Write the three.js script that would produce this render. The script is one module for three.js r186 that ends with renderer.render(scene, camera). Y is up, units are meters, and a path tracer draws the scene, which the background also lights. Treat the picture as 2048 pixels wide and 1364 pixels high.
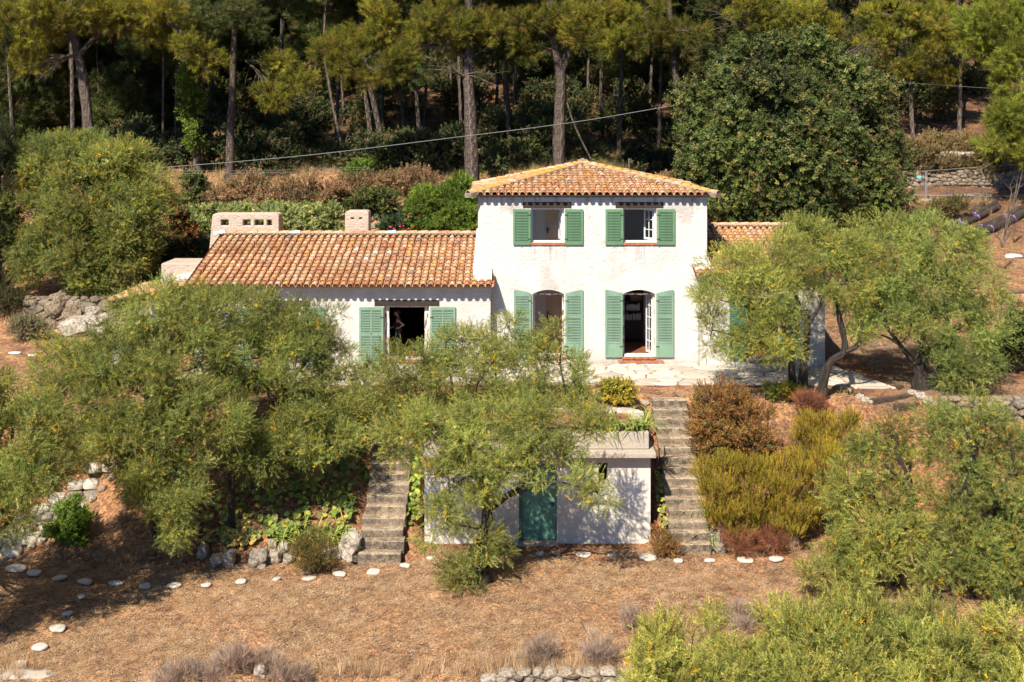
import * as THREE from 'three';
import { mergeGeometries } from 'three/addons/utils/BufferGeometryUtils.js';
import { RoundedBoxGeometry } from 'three/addons/geometries/RoundedBoxGeometry.js';
import { MarchingCubes } from 'three/addons/objects/MarchingCubes.js';
import { Sky } from 'three/addons/objects/Sky.js';

// ------------------------------------------------------------------ camera, sky, sun, exposure
const scene = new THREE.Scene();
const F = 2400, H = 11.75, YH = 250, CZ = 43;                      // focal length and horizon row of the photograph (2048 px wide), height of the drone
const camera = new THREE.PerspectiveCamera(2 * Math.atan(682 / F) * 180 / Math.PI, 1024 / 682, 0.5, 400);
camera.position.set(0, H, CZ);
camera.lookAt(0, H, 0);
camera.setViewOffset(1024, 682, 0, (682 - YH) / 2, 1024, 682);   // a shifted lens: verticals stay upright
const SUN = new THREE.Vector3(-0.46, 1.2, 1.0).normalize();
const sky = new Sky();
sky.name = 'sky'; sky.userData.kind = 'structure';
sky.scale.setScalar(1000);
sky.material.uniforms.sunPosition.value.copy(SUN);
sky.material.uniforms.turbidity.value = 9;
sky.material.uniforms.rayleigh.value = 0.42;
sky.material.uniforms.mieCoefficient.value = 0.004;
scene.add(sky);
scene.environmentIntensity = 0.115;
const sun = new THREE.DirectionalLight(new THREE.Color(1.0, 0.9, 0.74), 5);
sun.name = 'sun';
sun.position.copy(SUN).multiplyScalar(80); sun.target.position.set(0, 3, 0);
sun.castShadow = true; sun.shadow.mapSize.set(4096, 4096);
Object.assign(sun.shadow.camera, { left: -45, right: 45, top: 45, bottom: -45, near: 1, far: 220 });
scene.add(sun, sun.target);
const renderer = new THREE.WebGLRenderer({ antialias: true });
renderer.setSize(1024, 682);
renderer.toneMapping = THREE.LinearToneMapping;
renderer.toneMappingExposure = 2.0;
renderer.shadowMap.enabled = true;

// ------------------------------------------------------------------ small helpers
let seed = 7;
const rnd = () => { seed = (seed + 0x6d2b79f5) | 0; let t = Math.imul(seed ^ (seed >>> 15), 1 | seed); t = (t + Math.imul(t ^ (t >>> 7), 61 | t)) ^ t; return ((t ^ (t >>> 14)) >>> 0) / 4294967296; };
const R = (a, b) => a + (b - a) * rnd();
const pick = (a) => a[Math.floor(rnd() * a.length)];
const V = (x, y, z) => new THREE.Vector3(x, y, z);
const lerp = (a, b, t) => a + (b - a) * t, clamp = (x, a, b) => Math.min(b, Math.max(a, x)), sst = (a, b, x) => { const t = clamp((x - a) / (b - a), 0, 1); return t * t * (3 - 2 * t); };
const at = (px, py, Z) => V((px - 1024) * Z / F, H - (py - YH) * Z / F, CZ - Z);   // photograph row and column at a distance -> a place
const used = {};
const numbered = (n) => { const k = used[n] = (used[n] ?? -1) + 1; return k ? `${n}_${String(k).padStart(3, '0')}` : n; };
function tag(o, label, category, group, kind) {
  if (label) o.userData.label = label;
  if (category) o.userData.category = category;
  if (group) o.userData.group = group;
  if (kind) o.userData.kind = kind;
  return o;
}
function thing(name, label, category, p, group, kind) {
  const g = new THREE.Group(); g.name = numbered(name); if (p) g.position.copy(p);
  scene.add(g); return tag(g, label, category, group, kind);
}
function mesh(name, geo, mat, parent, label) {
  const m = new THREE.Mesh(geo, mat); m.name = parent ? name : numbered(name); m.castShadow = m.receiveShadow = true;
  (parent ?? scene).add(m); if (label) m.userData.label = label; return m;
}
function clean(g) {
  g = g.index ? g : g.clone();
  for (const k of Object.keys(g.attributes)) if (!['position', 'normal', 'uv'].includes(k)) g.deleteAttribute(k);
  if (!g.index) g.setIndex([...Array(g.attributes.position.count).keys()]);
  if (!g.attributes.uv) g.setAttribute('uv', new THREE.BufferAttribute(new Float32Array(g.attributes.position.count * 2), 2));
  g.morphAttributes = {}; g.clearGroups?.();
  return g;
}
const join = (list) => list.length === 1 ? list[0] : mergeGeometries(list.map(clean), false);
function boxUV(g) {                                    // uv in metres on the dominant plane of each vertex
  const p = g.attributes.position, n = g.attributes.normal, uv = new Float32Array(p.count * 2);
  for (let i = 0; i < p.count; i++) {
    const x = p.getX(i), y = p.getY(i), z = p.getZ(i), a = Math.abs(n.getX(i)), b = Math.abs(n.getY(i)), c = Math.abs(n.getZ(i));
    if (b >= a && b >= c) { uv[2 * i] = x; uv[2 * i + 1] = z; } else if (a >= c) { uv[2 * i] = z; uv[2 * i + 1] = y; } else { uv[2 * i] = x; uv[2 * i + 1] = y; }
  }
  g.setAttribute('uv', new THREE.BufferAttribute(uv, 2)); return g;
}
function bx(x0, x1, y0, y1, z0, z1, r = 0) {
  const w = x1 - x0, h = y1 - y0, d = z1 - z0;
  const g = r ? new RoundedBoxGeometry(w, h, d, 2, Math.min(r, w / 2.1, h / 2.1, d / 2.1)) : new THREE.BoxGeometry(w, h, d);
  g.translate((x0 + x1) / 2, (y0 + y1) / 2, (z0 + z1) / 2);
  return boxUV(clean(g));
}
function tube(pts, r0, r1, sides = 6, segs, wob = 0.08) {   // tapered limb through points
  const curve = new THREE.CatmullRomCurve3(pts), n = segs ?? Math.max(3, pts.length * 3), fr = curve.computeFrenetFrames(n, false);
  const pos = [], nor = [], uv = [], idx = [], len = curve.getLength();
  for (let i = 0; i <= n; i++) {
    const t = i / n, c = curve.getPoint(t), r = lerp(r0, r1, t);
    for (let j = 0; j <= sides; j++) {
      const a = j / sides * Math.PI * 2, w = 1 + wob * Math.sin(a * 2 + i * 1.7) + wob * Math.sin(a * 3 - i * 0.9);
      const d = fr.normals[i].clone().multiplyScalar(Math.cos(a)).addScaledVector(fr.binormals[i], Math.sin(a));
      pos.push(c.x + d.x * r * w, c.y + d.y * r * w, c.z + d.z * r * w); nor.push(d.x, d.y, d.z); uv.push(j / sides * Math.max(0.15, 6.28 * r0), t * len);
    }
  }
  for (let i = 0; i < n; i++) for (let j = 0; j < sides; j++) { const a = i * (sides + 1) + j, b = a + sides + 1; idx.push(a, a + 1, b, b, a + 1, b + 1); }
  const g = new THREE.BufferGeometry();
  g.setAttribute('position', new THREE.Float32BufferAttribute(pos, 3)); g.setAttribute('normal', new THREE.Float32BufferAttribute(nor, 3)); g.setAttribute('uv', new THREE.Float32BufferAttribute(uv, 2)); g.setIndex(idx);
  return g;
}
// noise
const hash = (x, y, s = 0) => { let h = Math.imul(x, 374761393) + Math.imul(y, 668265263) + Math.imul(s, 2246822519); h = Math.imul(h ^ (h >>> 13), 1274126177); return ((h ^ (h >>> 16)) >>> 0) / 4294967296; };
function vn(x, y, s = 0, px = 0, py = px) {
  const ix = Math.floor(x), iy = Math.floor(y), fx = x - ix, fy = y - iy, u = fx * fx * (3 - 2 * fx), v = fy * fy * (3 - 2 * fy);
  const m = (k, p) => p ? ((k % p) + p) % p : k, x0 = m(ix, px), x1 = m(ix + 1, px), y0 = m(iy, py), y1 = m(iy + 1, py);
  return lerp(lerp(hash(x0, y0, s), hash(x1, y0, s), u), lerp(hash(x0, y1, s), hash(x1, y1, s), u), v);
}
function fbm(x, y, s = 0, oct = 4, px = 0, py = px) { let a = 0.5, t = 0, w = 0; for (let i = 0; i < oct; i++) { t += a * vn(x, y, s + i, px, py); w += a; x *= 2; y *= 2; px *= 2; py *= 2; a *= 0.5; } return t / w; }
function tex(n, fn, color = true) {                    // fn(u, v in 0..1) -> [r, g, b] in 0..1 (sRGB for colour maps)
  const d = new Uint8Array(n * n * 4);
  for (let y = 0; y < n; y++) for (let x = 0; x < n; x++) { const c = fn(x / n, y / n), o = (y * n + x) * 4; for (let k = 0; k < 3; k++) d[o + k] = clamp(c[k] ?? c[0], 0, 1) * 255; d[o + 3] = 255; }
  const t = new THREE.DataTexture(d, n, n); t.wrapS = t.wrapT = THREE.RepeatWrapping; t.magFilter = THREE.LinearFilter; t.minFilter = THREE.LinearMipmapLinearFilter; t.generateMipmaps = true;
  if (color) t.colorSpace = THREE.SRGBColorSpace; t.needsUpdate = true; return t;
}
const rep = (t, sx, sy = sx) => { const c = t.clone(); c.repeat.set(sx, sy); c.needsUpdate = true; return c; };
const lin = (r, g, b) => new THREE.Color().setRGB(r, g, b);
const std = (o) => new THREE.MeshStandardMaterial({ roughness: 0.9, ...o });

// ------------------------------------------------------------------ textures and materials
const gray = (f) => (u, v) => { const k = f(u, v); return [k, k, k]; };
const T = {
  plasterC: tex(512, (u, v) => { const a = fbm(u * 6, v * 6, 1, 5, 6, 6), b = fbm(u * 40, v * 40, 5, 2, 40, 40), k = 0.86 + 0.1 * a + 0.04 * b; return [k, k * (0.985 + 0.01 * a), k * (0.955 + 0.03 * a)]; }),
  plasterB: tex(512, gray((u, v) => { const a = fbm(u * 9, v * 14, 2, 4, 9 * 14), r = 1 - Math.abs(2 * a - 1), b = fbm(u * 64, v * 64, 7, 2, 64, 64); return 0.55 * r * r + 0.25 * fbm(u * 5, v * 5, 3, 3, 5, 5) + 0.25 * b; }), false),
  ground: tex(1024, (u, v) => {
    const a = fbm(u * 8, v * 8, 11, 5, 8, 8), f1 = fbm(u * 190, v * 70, 12, 2, 190 * 70), f2 = fbm(u * 80, v * 170, 14, 2, 170 * 80), st = Math.max(f1, f2), d = fbm(u * 60, v * 60, 13, 3, 60, 60);
    let k = 0.50 + 0.5 * (st - 0.55) + 0.35 * (a - 0.5) + 0.4 * (d - 0.5); return [k * 1.12, k * (0.89 + 0.08 * (a - 0.5)), k * 0.68];
  }),
  groundB: tex(512, gray((u, v) => 0.5 * fbm(u * 90, v * 40, 21, 3, 90, 40) + 0.5 * fbm(u * 30, v * 80, 22, 3, 30, 80)), false),
  bark: tex(256, (u, v) => { const a = fbm(u * 10, v * 3, 31, 4, 10, 3), b = fbm(u * 26, v * 7, 33, 3, 26, 7), k = 0.3 + 0.55 * Math.pow(a, 1.3) + 0.3 * (b - 0.5); return [k, k * 0.93, k * 0.86]; }),
  barkB: tex(256, gray((u, v) => { const a = fbm(u * 12, v * 4, 35, 4, 12, 4); return 1 - Math.abs(2 * a - 1) * 1.4; }), false),
  stone: tex(512, (u, v) => { const a = fbm(u * 5, v * 5, 41, 5, 5, 5), b = fbm(u * 30, v * 30, 43, 3, 30, 30), s = sst(0.62, 0.75, fbm(u * 14, v * 14, 44, 3, 14, 14)); let k = 0.62 + 0.35 * (a - 0.3) + 0.3 * (b - 0.5); k *= 1 - 0.35 * s; return [k * 1.02, k * 0.985, k * 0.93]; }),
  stoneB: tex(512, gray((u, v) => 0.6 * fbm(u * 8, v * 8, 45, 5, 8, 8) + 0.4 * fbm(u * 40, v * 40, 46, 3, 40, 40)), false),
  conc: tex(512, (u, v) => { const a = fbm(u * 4, v * 4, 51, 4, 4, 4), b = fbm(u * 50, v * 50, 52, 2, 50, 50), w = sst(0.64, 0.72, fbm(u * 22, v * 22, 54, 3, 22, 22)), d = sst(0.55, 0.75, fbm(u * 10, v * 10, 55, 4, 10, 10)); let k = 0.56 + 0.3 * (a - 0.5) + 0.35 * (b - 0.5); k = lerp(k, 0.8, 0.5 * w) * (1 - 0.22 * d); return [k * 1.03, k * 0.97, k * 0.88]; }),
  clay: tex(256, (u, v) => { const a = fbm(u * 4, v * 4, 61, 4, 4, 4), b = fbm(u * 30, v * 30, 62, 3, 30, 30), d = sst(0.6, 0.75, fbm(u * 9, v * 9, 63, 3, 9, 9)); const k = (0.84 + 0.3 * (a - 0.5) + 0.25 * (b - 0.5)) * (1 - 0.3 * d); return [k, k * (1 - 0.03 * d), k * (0.98 + 0.05 * d)]; }),
  wood: tex(256, (u, v) => { const g = fbm(u * 3, v * 40, 71, 3, 3, 40), c = fbm(u * 8, v * 90, 72, 2, 8, 90), k = 0.55 + 0.5 * (g - 0.5) - 0.35 * sst(0.6, 0.75, c); return [k, k * 0.93, k * 0.85]; }),
  paint: tex(256, gray((u, v) => 0.9 + 0.14 * (fbm(u * 5, v * 5, 81, 4, 5, 5) - 0.5) + 0.05 * (fbm(u * 60, v * 60, 82, 2, 60, 60) - 0.5))),
  peel: tex(256, (u, v) => { const k = sst(0.52, 0.58, fbm(u * 12, v * 4, 91, 4, 12, 4)); return [lerp(0.86, 0.5, k), lerp(0.85, 0.4, k), lerp(0.8, 0.31, k)]; }),
  mott: tex(512, gray((u, v) => 0.75 + 0.5 * (fbm(u * 6, v * 6, 95, 5, 6, 6) - 0.5))),
};
const M = {
  plaster: std({ map: rep(T.plasterC, 0.4), bumpMap: rep(T.plasterB, 0.55), bumpScale: 0.016, color: lin(0.575, 0.548, 0.518) }),
  pinkPlaster: std({ map: rep(T.plasterC, 0.6), bumpMap: rep(T.plasterB, 0.8), bumpScale: 0.03, color: lin(0.5, 0.4, 0.32) }),
  shedPlaster: std({ map: rep(T.plasterC, 0.4), bumpMap: rep(T.plasterB, 0.7), bumpScale: 0.008, color: lin(0.64, 0.6, 0.55) }),
  mortar: std({ map: rep(T.stone, 1.2), color: lin(0.46, 0.4, 0.34) }),
  whiteMortar: std({ map: rep(T.plasterC, 1), bumpMap: rep(T.plasterB, 1.2), bumpScale: 0.03, color: lin(0.82, 0.81, 0.8) }),
  soffit: std({ map: rep(T.plasterC, 1), color: lin(0.5, 0.48, 0.46) }),
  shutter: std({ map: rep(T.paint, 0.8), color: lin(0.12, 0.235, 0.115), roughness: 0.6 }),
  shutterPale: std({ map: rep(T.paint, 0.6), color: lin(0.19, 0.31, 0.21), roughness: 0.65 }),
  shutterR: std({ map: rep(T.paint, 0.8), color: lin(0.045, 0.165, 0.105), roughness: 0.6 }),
  shedDoor: std({ map: rep(T.paint, 0.5), color: lin(0.1, 0.255, 0.2), roughness: 0.55 }),
  darkWood: std({ map: rep(T.wood, 0.6, 2), color: lin(0.12, 0.075, 0.055), roughness: 0.8, bumpMap: rep(T.wood, 0.6, 2), bumpScale: 0.01 }),
  greyWood: std({ map: rep(T.wood, 0.8, 2), color: lin(0.42, 0.36, 0.3) }),
  sleeper: std({ map: rep(T.wood, 0.7, 2), color: lin(0.28, 0.21, 0.16), bumpMap: rep(T.wood, 0.7, 2), bumpScale: 0.02 }),
  peel: std({ map: rep(T.peel, 2, 1), color: lin(0.8, 0.78, 0.76), roughness: 0.75 }),
  white: std({ color: lin(0.78, 0.77, 0.74), map: rep(T.paint, 1), roughness: 0.5 }),
  iron: std({ color: lin(0.03, 0.03, 0.03), roughness: 0.5, metalness: 0.6 }),
  steel: std({ color: lin(0.27, 0.27, 0.265), roughness: 0.6, metalness: 0.3 }),
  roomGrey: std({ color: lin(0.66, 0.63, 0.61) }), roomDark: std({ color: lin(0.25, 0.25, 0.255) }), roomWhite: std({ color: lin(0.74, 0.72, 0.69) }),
  roomBeam: std({ map: rep(T.wood, 1, 2), color: lin(0.1, 0.06, 0.045) }),
  innerDoor: std({ map: rep(T.paint, 0.7), color: lin(0.8, 0.6, 0.42), roughness: 0.6 }),
  brickRed: std({ map: rep(T.clay, 2), color: lin(0.47, 0.17, 0.08) }),
  floorTile: std({ map: rep(T.clay, 1.5), color: lin(0.36, 0.13, 0.055), roughness: 0.45 }),
  shelf: std({ map: rep(T.wood, 1, 3), color: lin(0.22, 0.1, 0.05), roughness: 0.6 }),
  glass: new THREE.MeshPhysicalMaterial({ color: 0xffffff, roughness: 0.03, transmission: 1, thickness: 0, ior: 1.5 }),
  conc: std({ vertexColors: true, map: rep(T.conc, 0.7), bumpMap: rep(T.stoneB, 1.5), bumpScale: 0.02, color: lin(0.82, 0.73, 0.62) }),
  slab: std({ map: rep(T.plasterC, 0.6), bumpMap: rep(T.stoneB, 1.2), bumpScale: 0.02, color: lin(0.42, 0.36, 0.3) }),
  road: std({ map: rep(T.mott, 0.4), color: lin(0.33, 0.32, 0.31) }),
  pipe: std({ map: rep(T.wood, 1, 1), color: lin(0.19, 0.15, 0.13), roughness: 0.6, bumpMap: rep(T.groundB, 3), bumpScale: 0.02 }),
  purple: std({ color: lin(0.3, 0.16, 0.62), roughness: 0.5 }),
  olivebark: std({ map: rep(T.bark, 2, 1), bumpMap: rep(T.barkB, 2, 1), bumpScale: 0.03, color: lin(0.14, 0.115, 0.09) }),
  pinebark: std({ map: rep(T.bark, 1.2, 1.2), bumpMap: rep(T.barkB, 1.2, 1.2), bumpScale: 0.05, color: lin(0.38, 0.32, 0.28) }),
  greybark: std({ map: rep(T.bark, 2, 1), bumpMap: rep(T.barkB, 2, 1), bumpScale: 0.02, color: lin(0.5, 0.44, 0.39) }),
  twig: std({ color: lin(0.33, 0.28, 0.24) }),
};
const STONES = [[0.6, 0.53, 0.44], [0.48, 0.44, 0.38], [0.7, 0.64, 0.56], [0.5, 0.4, 0.3]].map((c) => std({ map: rep(T.stone, 0.9), bumpMap: rep(T.stoneB, 1.6), bumpScale: 0.04, color: lin(...c) }));
const WALLSTONES = [[0.44, 0.35, 0.25], [0.54, 0.43, 0.31], [0.38, 0.32, 0.25], [0.6, 0.5, 0.38]].map((c) => std({ map: rep(T.stone, 1.1), bumpMap: rep(T.stoneB, 1.8), bumpScale: 0.04, color: lin(...c) }));
const FLAGS = [[0.5, 0.44, 0.37], [0.42, 0.36, 0.3], [0.56, 0.5, 0.43]].map((c) => std({ map: rep(T.plasterC, 0.9), bumpMap: rep(T.stoneB, 1), bumpScale: 0.012, color: lin(...c) }));
const CLAY = [[0.639, 0.355, 0.182], [0.61, 0.311, 0.147], [0.697, 0.452, 0.276], [0.484, 0.199, 0.094], [0.697, 0.365, 0.088], [0.561, 0.258, 0.129], [0.329, 0.237, 0.176]];
const CLAYM = CLAY.map((c) => std({ map: rep(T.clay, 2.2), color: lin(...c), roughness: 0.85 }));
const CLAYWHITE = std({ map: rep(T.clay, 2.2), color: lin(0.78, 0.77, 0.76) });
const CLAYI = std({ map: rep(T.clay, 2.2), color: lin(1, 1, 1), roughness: 0.85 });
const clayIndex = () => { const r = rnd(); return r < 0.34 ? 0 : r < 0.56 ? 1 : r < 0.76 ? 2 : r < 0.85 ? 3 : r < 0.91 ? 4 : r < 0.985 ? 5 : 6; };

// ------------------------------------------------------------------ terrain
const BACK = [[-23, 8.1], [-27, 9.2], [-39, 10.6], [-45, 11.6], [-57, 15.2], [-77, 23], [-107, 36], [-170, 62]];
const RIGHT = [[-4, 3.3], [-11, 4.75], [-19, 5.85], [-26, 7.1], [-28, 7.5], [-30.4, 7.55], [-32.4, 7.85], [-32.9, 8.7], [-39, 10], [-45, 11.3], ...BACK.slice(4)];
const FRONT = [[60, -4], [30, -2.2], [17.8, -1.1], [17.25, -0.15], [13, -0.02]];
const MID = [[3.6, 3.15], [-10.8, 3.3], [-11.7, 5.7], [-17, 6.2], [-19, 6.5], [-20.5, 7.4], ...BACK];
const STATIONS = [
  [-26, [...FRONT, [10.8, 0.05], [7.8, 0.95], [3, 2.95], [-6.3, 3.3], [-7.0, 4.5], [-12, 4.85], [-17, 6.2], ...BACK]],
  [-12.6, [...FRONT, [10.8, 0.05], [7.8, 0.95], [3, 2.95], [-6.3, 3.3], [-7.0, 4.5], [-12, 4.85], [-17, 6.2], ...BACK]],
  [-10.6, [...FRONT, [10.9, 0.02], [10.3, 0.4], [5.4, 3.05], ...MID]],
  [-5, [...FRONT, [10.8, 0], [10.2, 0.4], [5.4, 3.08], ...MID]],
  [-4.2, [...FRONT, [10.75, 0], [5.4, 3.05], ...MID]],
  [5.6, [...FRONT, [10.05, 0], [5.0, 3.05], ...MID]],
  [10, [...FRONT, [10, 0.02], [9.4, 0.35], [4.6, 2.95], [3.6, 3.12], [-9, 3.4], [-12, 5.0], [-17, 6.0], ...RIGHT.slice(3)]],
  [12.6, [...FRONT, [10.5, 0.05], [7, 1.6], [4.6, 2.8], [2, 3.1], ...RIGHT]],
  [13.6, [...FRONT, [10.5, 0.05], [7, 1.6], [5.1, 2.5], [4.8, 3.08], [2, 3.15], ...RIGHT]],
  [30, [...FRONT, [10.5, 0.1], [7, 1.6], [5.1, 2.5], [4.8, 3.08], [2, 3.15], ...RIGHT]],
];
function prof(a, z) { if (z >= a[0][0]) return a[0][1]; for (let i = 1; i < a.length; i++) if (z >= a[i][0]) { const t = (z - a[i][0]) / (a[i - 1][0] - a[i][0]); return lerp(a[i][1], a[i - 1][1], t); } return a[a.length - 1][1]; }
function h(x, z) {
  let i = 1; while (i < STATIONS.length - 1 && x > STATIONS[i][0]) i++;
  const a = STATIONS[i - 1], b = STATIONS[i], t = sst(a[0], b[0], x);
  let y = lerp(prof(a[1], z), prof(b[1], z), t);
  const bed = sst(-2.75, -2.45, x) * (1 - sst(3.85, 4.15, x));          // the level ground behind the shed
  if (bed > 0 && z < 12 && z > 4) y = lerp(y, z < 7.2 ? Math.max(y, 3.06) : lerp(3.06, 0, clamp((z - 7.2) / 0.25, 0, 1)), bed);
  const flat = sst(4, 5, z) + (1 - sst(-13, -11, z)) + (1 - sst(-12.5, -11.5, x)) + sst(12, 13.5, x);
  const n = (fbm(x * 0.5, z * 0.5, 101, 3) - 0.5) * 0.22 + (fbm(x * 2.2, z * 2.2, 105, 2) - 0.5) * 0.07;
  y += n * clamp(flat, 0, 1) * (bed > 0 && z > 4 && z < 9.6 ? 0.2 : 1);
  for (const [x0, x1, z0, z1] of [[4.3, 5.6, 4.7, 10.1], [-4.3, -2.85, 5, 10.8]]) if (x > x0 - 0.2 && x < x1 + 0.2 && z > z0 && z < z1) y -= 0.22;
  if (z < -70) y += (fbm(x * 0.05, z * 0.05, 111, 3) - 0.5) * 6;
  return y;
}
const onGround = (x, z, dy = 0) => V(x, h(x, z) + dy, z);
function hit(px, py) {                                   // where the ground is seen at a place of the photograph
  for (let Z = 18; Z < 210; Z += 0.05) { const p = at(px, py, Z); if (p.y <= h(p.x, p.z)) return V(p.x, h(p.x, p.z), p.z); }
  return at(px, py, 120);
}
{
  const xs = [], zs = [];
  for (let x = -120; x < -30; x += 4) xs.push(x); for (let x = -30; x <= 30.01; x += 0.25) xs.push(x); for (let x = 34; x <= 122; x += 4) xs.push(x);
  for (let z = 58; z > 20; z -= 1.5) zs.push(z); for (let z = 20; z > -36; z -= 0.2) zs.push(z); for (let z = -36; z > -84; z -= 0.8) zs.push(z); for (let z = -84; z >= -170; z -= 3) zs.push(z);
  const pos = [], uv = [], col = [], idx = [], nx = xs.length;
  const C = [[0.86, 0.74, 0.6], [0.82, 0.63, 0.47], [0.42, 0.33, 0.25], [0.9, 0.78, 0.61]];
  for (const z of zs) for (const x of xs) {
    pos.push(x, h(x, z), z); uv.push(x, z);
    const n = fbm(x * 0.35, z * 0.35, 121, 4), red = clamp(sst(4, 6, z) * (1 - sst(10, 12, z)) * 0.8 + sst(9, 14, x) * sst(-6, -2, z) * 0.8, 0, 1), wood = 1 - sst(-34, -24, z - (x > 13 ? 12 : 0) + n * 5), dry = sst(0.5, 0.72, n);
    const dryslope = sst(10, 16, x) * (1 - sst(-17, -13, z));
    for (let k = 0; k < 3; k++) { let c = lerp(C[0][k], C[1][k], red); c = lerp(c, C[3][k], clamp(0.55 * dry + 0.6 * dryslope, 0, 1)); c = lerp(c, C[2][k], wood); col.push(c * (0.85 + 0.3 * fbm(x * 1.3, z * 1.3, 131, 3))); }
  }
  for (let j = 0; j < zs.length - 1; j++) for (let i = 0; i < nx - 1; i++) { const a = j * nx + i, b = a + nx; idx.push(a, a + 1, b, b, a + 1, b + 1); }
  const g = new THREE.BufferGeometry();
  g.setAttribute('position', new THREE.Float32BufferAttribute(pos, 3)); g.setAttribute('uv', new THREE.Float32BufferAttribute(uv, 2)); g.setAttribute('color', new THREE.Float32BufferAttribute(col, 3)); g.setIndex(idx); g.computeVertexNormals();
  const m = std({ map: rep(T.ground, 0.22), bumpMap: rep(T.groundB, 0.5), bumpScale: 0.06, vertexColors: true, color: lin(0.89, 0.85, 0.84), roughness: 1 });
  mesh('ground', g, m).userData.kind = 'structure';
}

// ------------------------------------------------------------------ the house
const ZH = 43, WX = (px, Z = ZH) => (px - 1024) * Z / F, WY = (py, Z = ZH) => H - (py - YH) * Z / F;
const FLOOR = 3.45, TERRACE = 3.2;
const house = thing('house', 'white plastered two storey house with terracotta roofs and green shutters', 'house', V(0, 0, 0));
const WZ = 0.5;                                         // the wings stand half a metre forward of the tall middle part

// a wall in the plane z = const seen from the front, with rectangular or arched openings
function wall(x0, x1, y0, y1, z, depth, holes, mat, name = 'wall', topSlope) {
  const s = new THREE.Shape();
  s.moveTo(x0, y0); s.lineTo(x1, y0); s.lineTo(x1, y1); s.lineTo(x0, y1); s.closePath();
  for (const o of holes) {
    const p = new THREE.Path(); p.moveTo(o.x0, o.y0); p.lineTo(o.x0, o.y1); 
    if (o.arch) for (let i = 1; i < 12; i++) { const t = i / 12; p.lineTo(lerp(o.x0, o.x1, t), o.y1 + o.arch * (1 - (2 * t - 1) ** 2)); }
    p.lineTo(o.x1, o.y1); p.lineTo(o.x1, o.y0); p.closePath(); s.holes.push(p);
  }
  const g = new THREE.ExtrudeGeometry(s, { depth, bevelEnabled: false }); g.translate(0, 0, z - depth);
  return mesh(name, boxUV(clean(g)), mat, house);
}
const rect = (a, b, top, bottom, Z = ZH, arch = 0) => ({ x0: WX(a, Z), x1: WX(b, Z), y0: WY(bottom, Z), y1: WY(top, Z), arch });
const winL = rect(1062, 1128, 417, 485), winR = rect(1246, 1313, 417, 485);
const doorL = rect(1065, 1128, 588, 712, ZH, 0.15), doorR = rect(1246, 1310, 588, 713, ZH, 0.15);
const ZW = ZH - WZ;
const wingA = rect(504, 602, 614, 735, ZW), wingB = rect(768, 858, 613, 740, ZW), wingC = rect(1494, 1562, 596, 722, ZW);
for (const o of [doorL, doorR, wingA, wingB, wingC]) o.y0 = FLOOR;
const TX0 = WX(956), TX1 = WX(1414), LX0 = -11.25, LX1 = WX(981, ZW), RX0 = WX(1400, ZW), RX1 = WX(1650, ZW);
const streaks = [[winL.x0, winL.x1, winL.y0 - 0.1, 0.9], [winR.x0, winR.x1, winR.y0 - 0.1, 0.8], [TX0, TX1, 9.16, 0.5]];
const frontMap = tex(1024, (u, v) => {                   // lime render with rain streaks below sills and eaves, cracks and splash dirt along the foot
  const x = TX0 + u * 8.2, y = 2.6 + v * 8.2, a = fbm(u * 20, v * 20, 301, 5), b = fbm(u * 190, v * 190, 305, 2);
  let k = 0.86 + 0.12 * a + 0.04 * b, d = 0;
  for (const [x0, x1, yt, len] of streaks) if (x > x0 - 0.1 && x < x1 + 0.1 && y < yt) d += Math.max(0, 1 - (yt - y) / (len * (0.4 + 1.2 * vn(x * 9, 3, 311)))) * sst(0.45, 0.8, fbm(x * 11, y * 0.5, 312, 3)) * 0.22;
  d += 0.16 * Math.exp(-Math.max(0, y - 3.2) / 0.22) * (0.4 + fbm(x * 3, y * 3, 315, 3));
  d += 0.1 * sst(0.62, 0.8, fbm(x * 0.8, y * 0.8, 317, 4));
  const cr = Math.abs(fbm(x * 0.9 + 7, y * 0.9, 319, 5) - 0.5); d += cr < 0.0025 ? 0.12 : 0;
  return [k * (1 - d * 0.85), k * (1 - d) * 0.99, k * (1 - d * 1.15) * 0.97];
});
frontMap.repeat.set(1 / 8.2, 1 / 8.2); frontMap.offset.set(-TX0 / 8.2, -2.6 / 8.2);
wall(TX0, TX1, 2.6, 9.16, 0, 0.4, [winL, winR, doorL, doorR], std({ map: frontMap, bumpMap: rep(T.plasterB, 0.55), bumpScale: 0.016, color: lin(0.585, 0.56, 0.535) }));
mesh('wall', bx(TX0, TX0 + 0.35, 2.6, 9.16, -6, -0.4), M.plaster, house);
mesh('wall', bx(TX1 - 0.35, TX1, 2.6, 9.16, -6, -0.4), M.plaster, house);
mesh('wall', bx(TX0, TX1, 2.6, 9.16, -6.3, -6), M.plaster, house);
wall(LX0, LX1, 2.6, 6.02, WZ, 0.4, [wingA, wingB], M.plaster);
mesh('wall', bx(LX1 - 0.4, LX1, 2.6, 6.02, 0.002, WZ - 0.4), M.plaster, house);
wall(RX0, RX1, 2.6, 6.42, WZ, 0.4, [wingC], M.plaster);
mesh('wall', bx(RX0, RX0 + 0.3, 2.6, 6.42, 0.002, WZ - 0.4), M.plaster, house);
mesh('wall', bx(LX0, TX0, 2.6, 6.02, -10.1, -9.8), M.plaster, house);
mesh('wall', bx(TX1, RX1, 2.6, 6.42, -10.1, -9.8), M.plaster, house);
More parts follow.
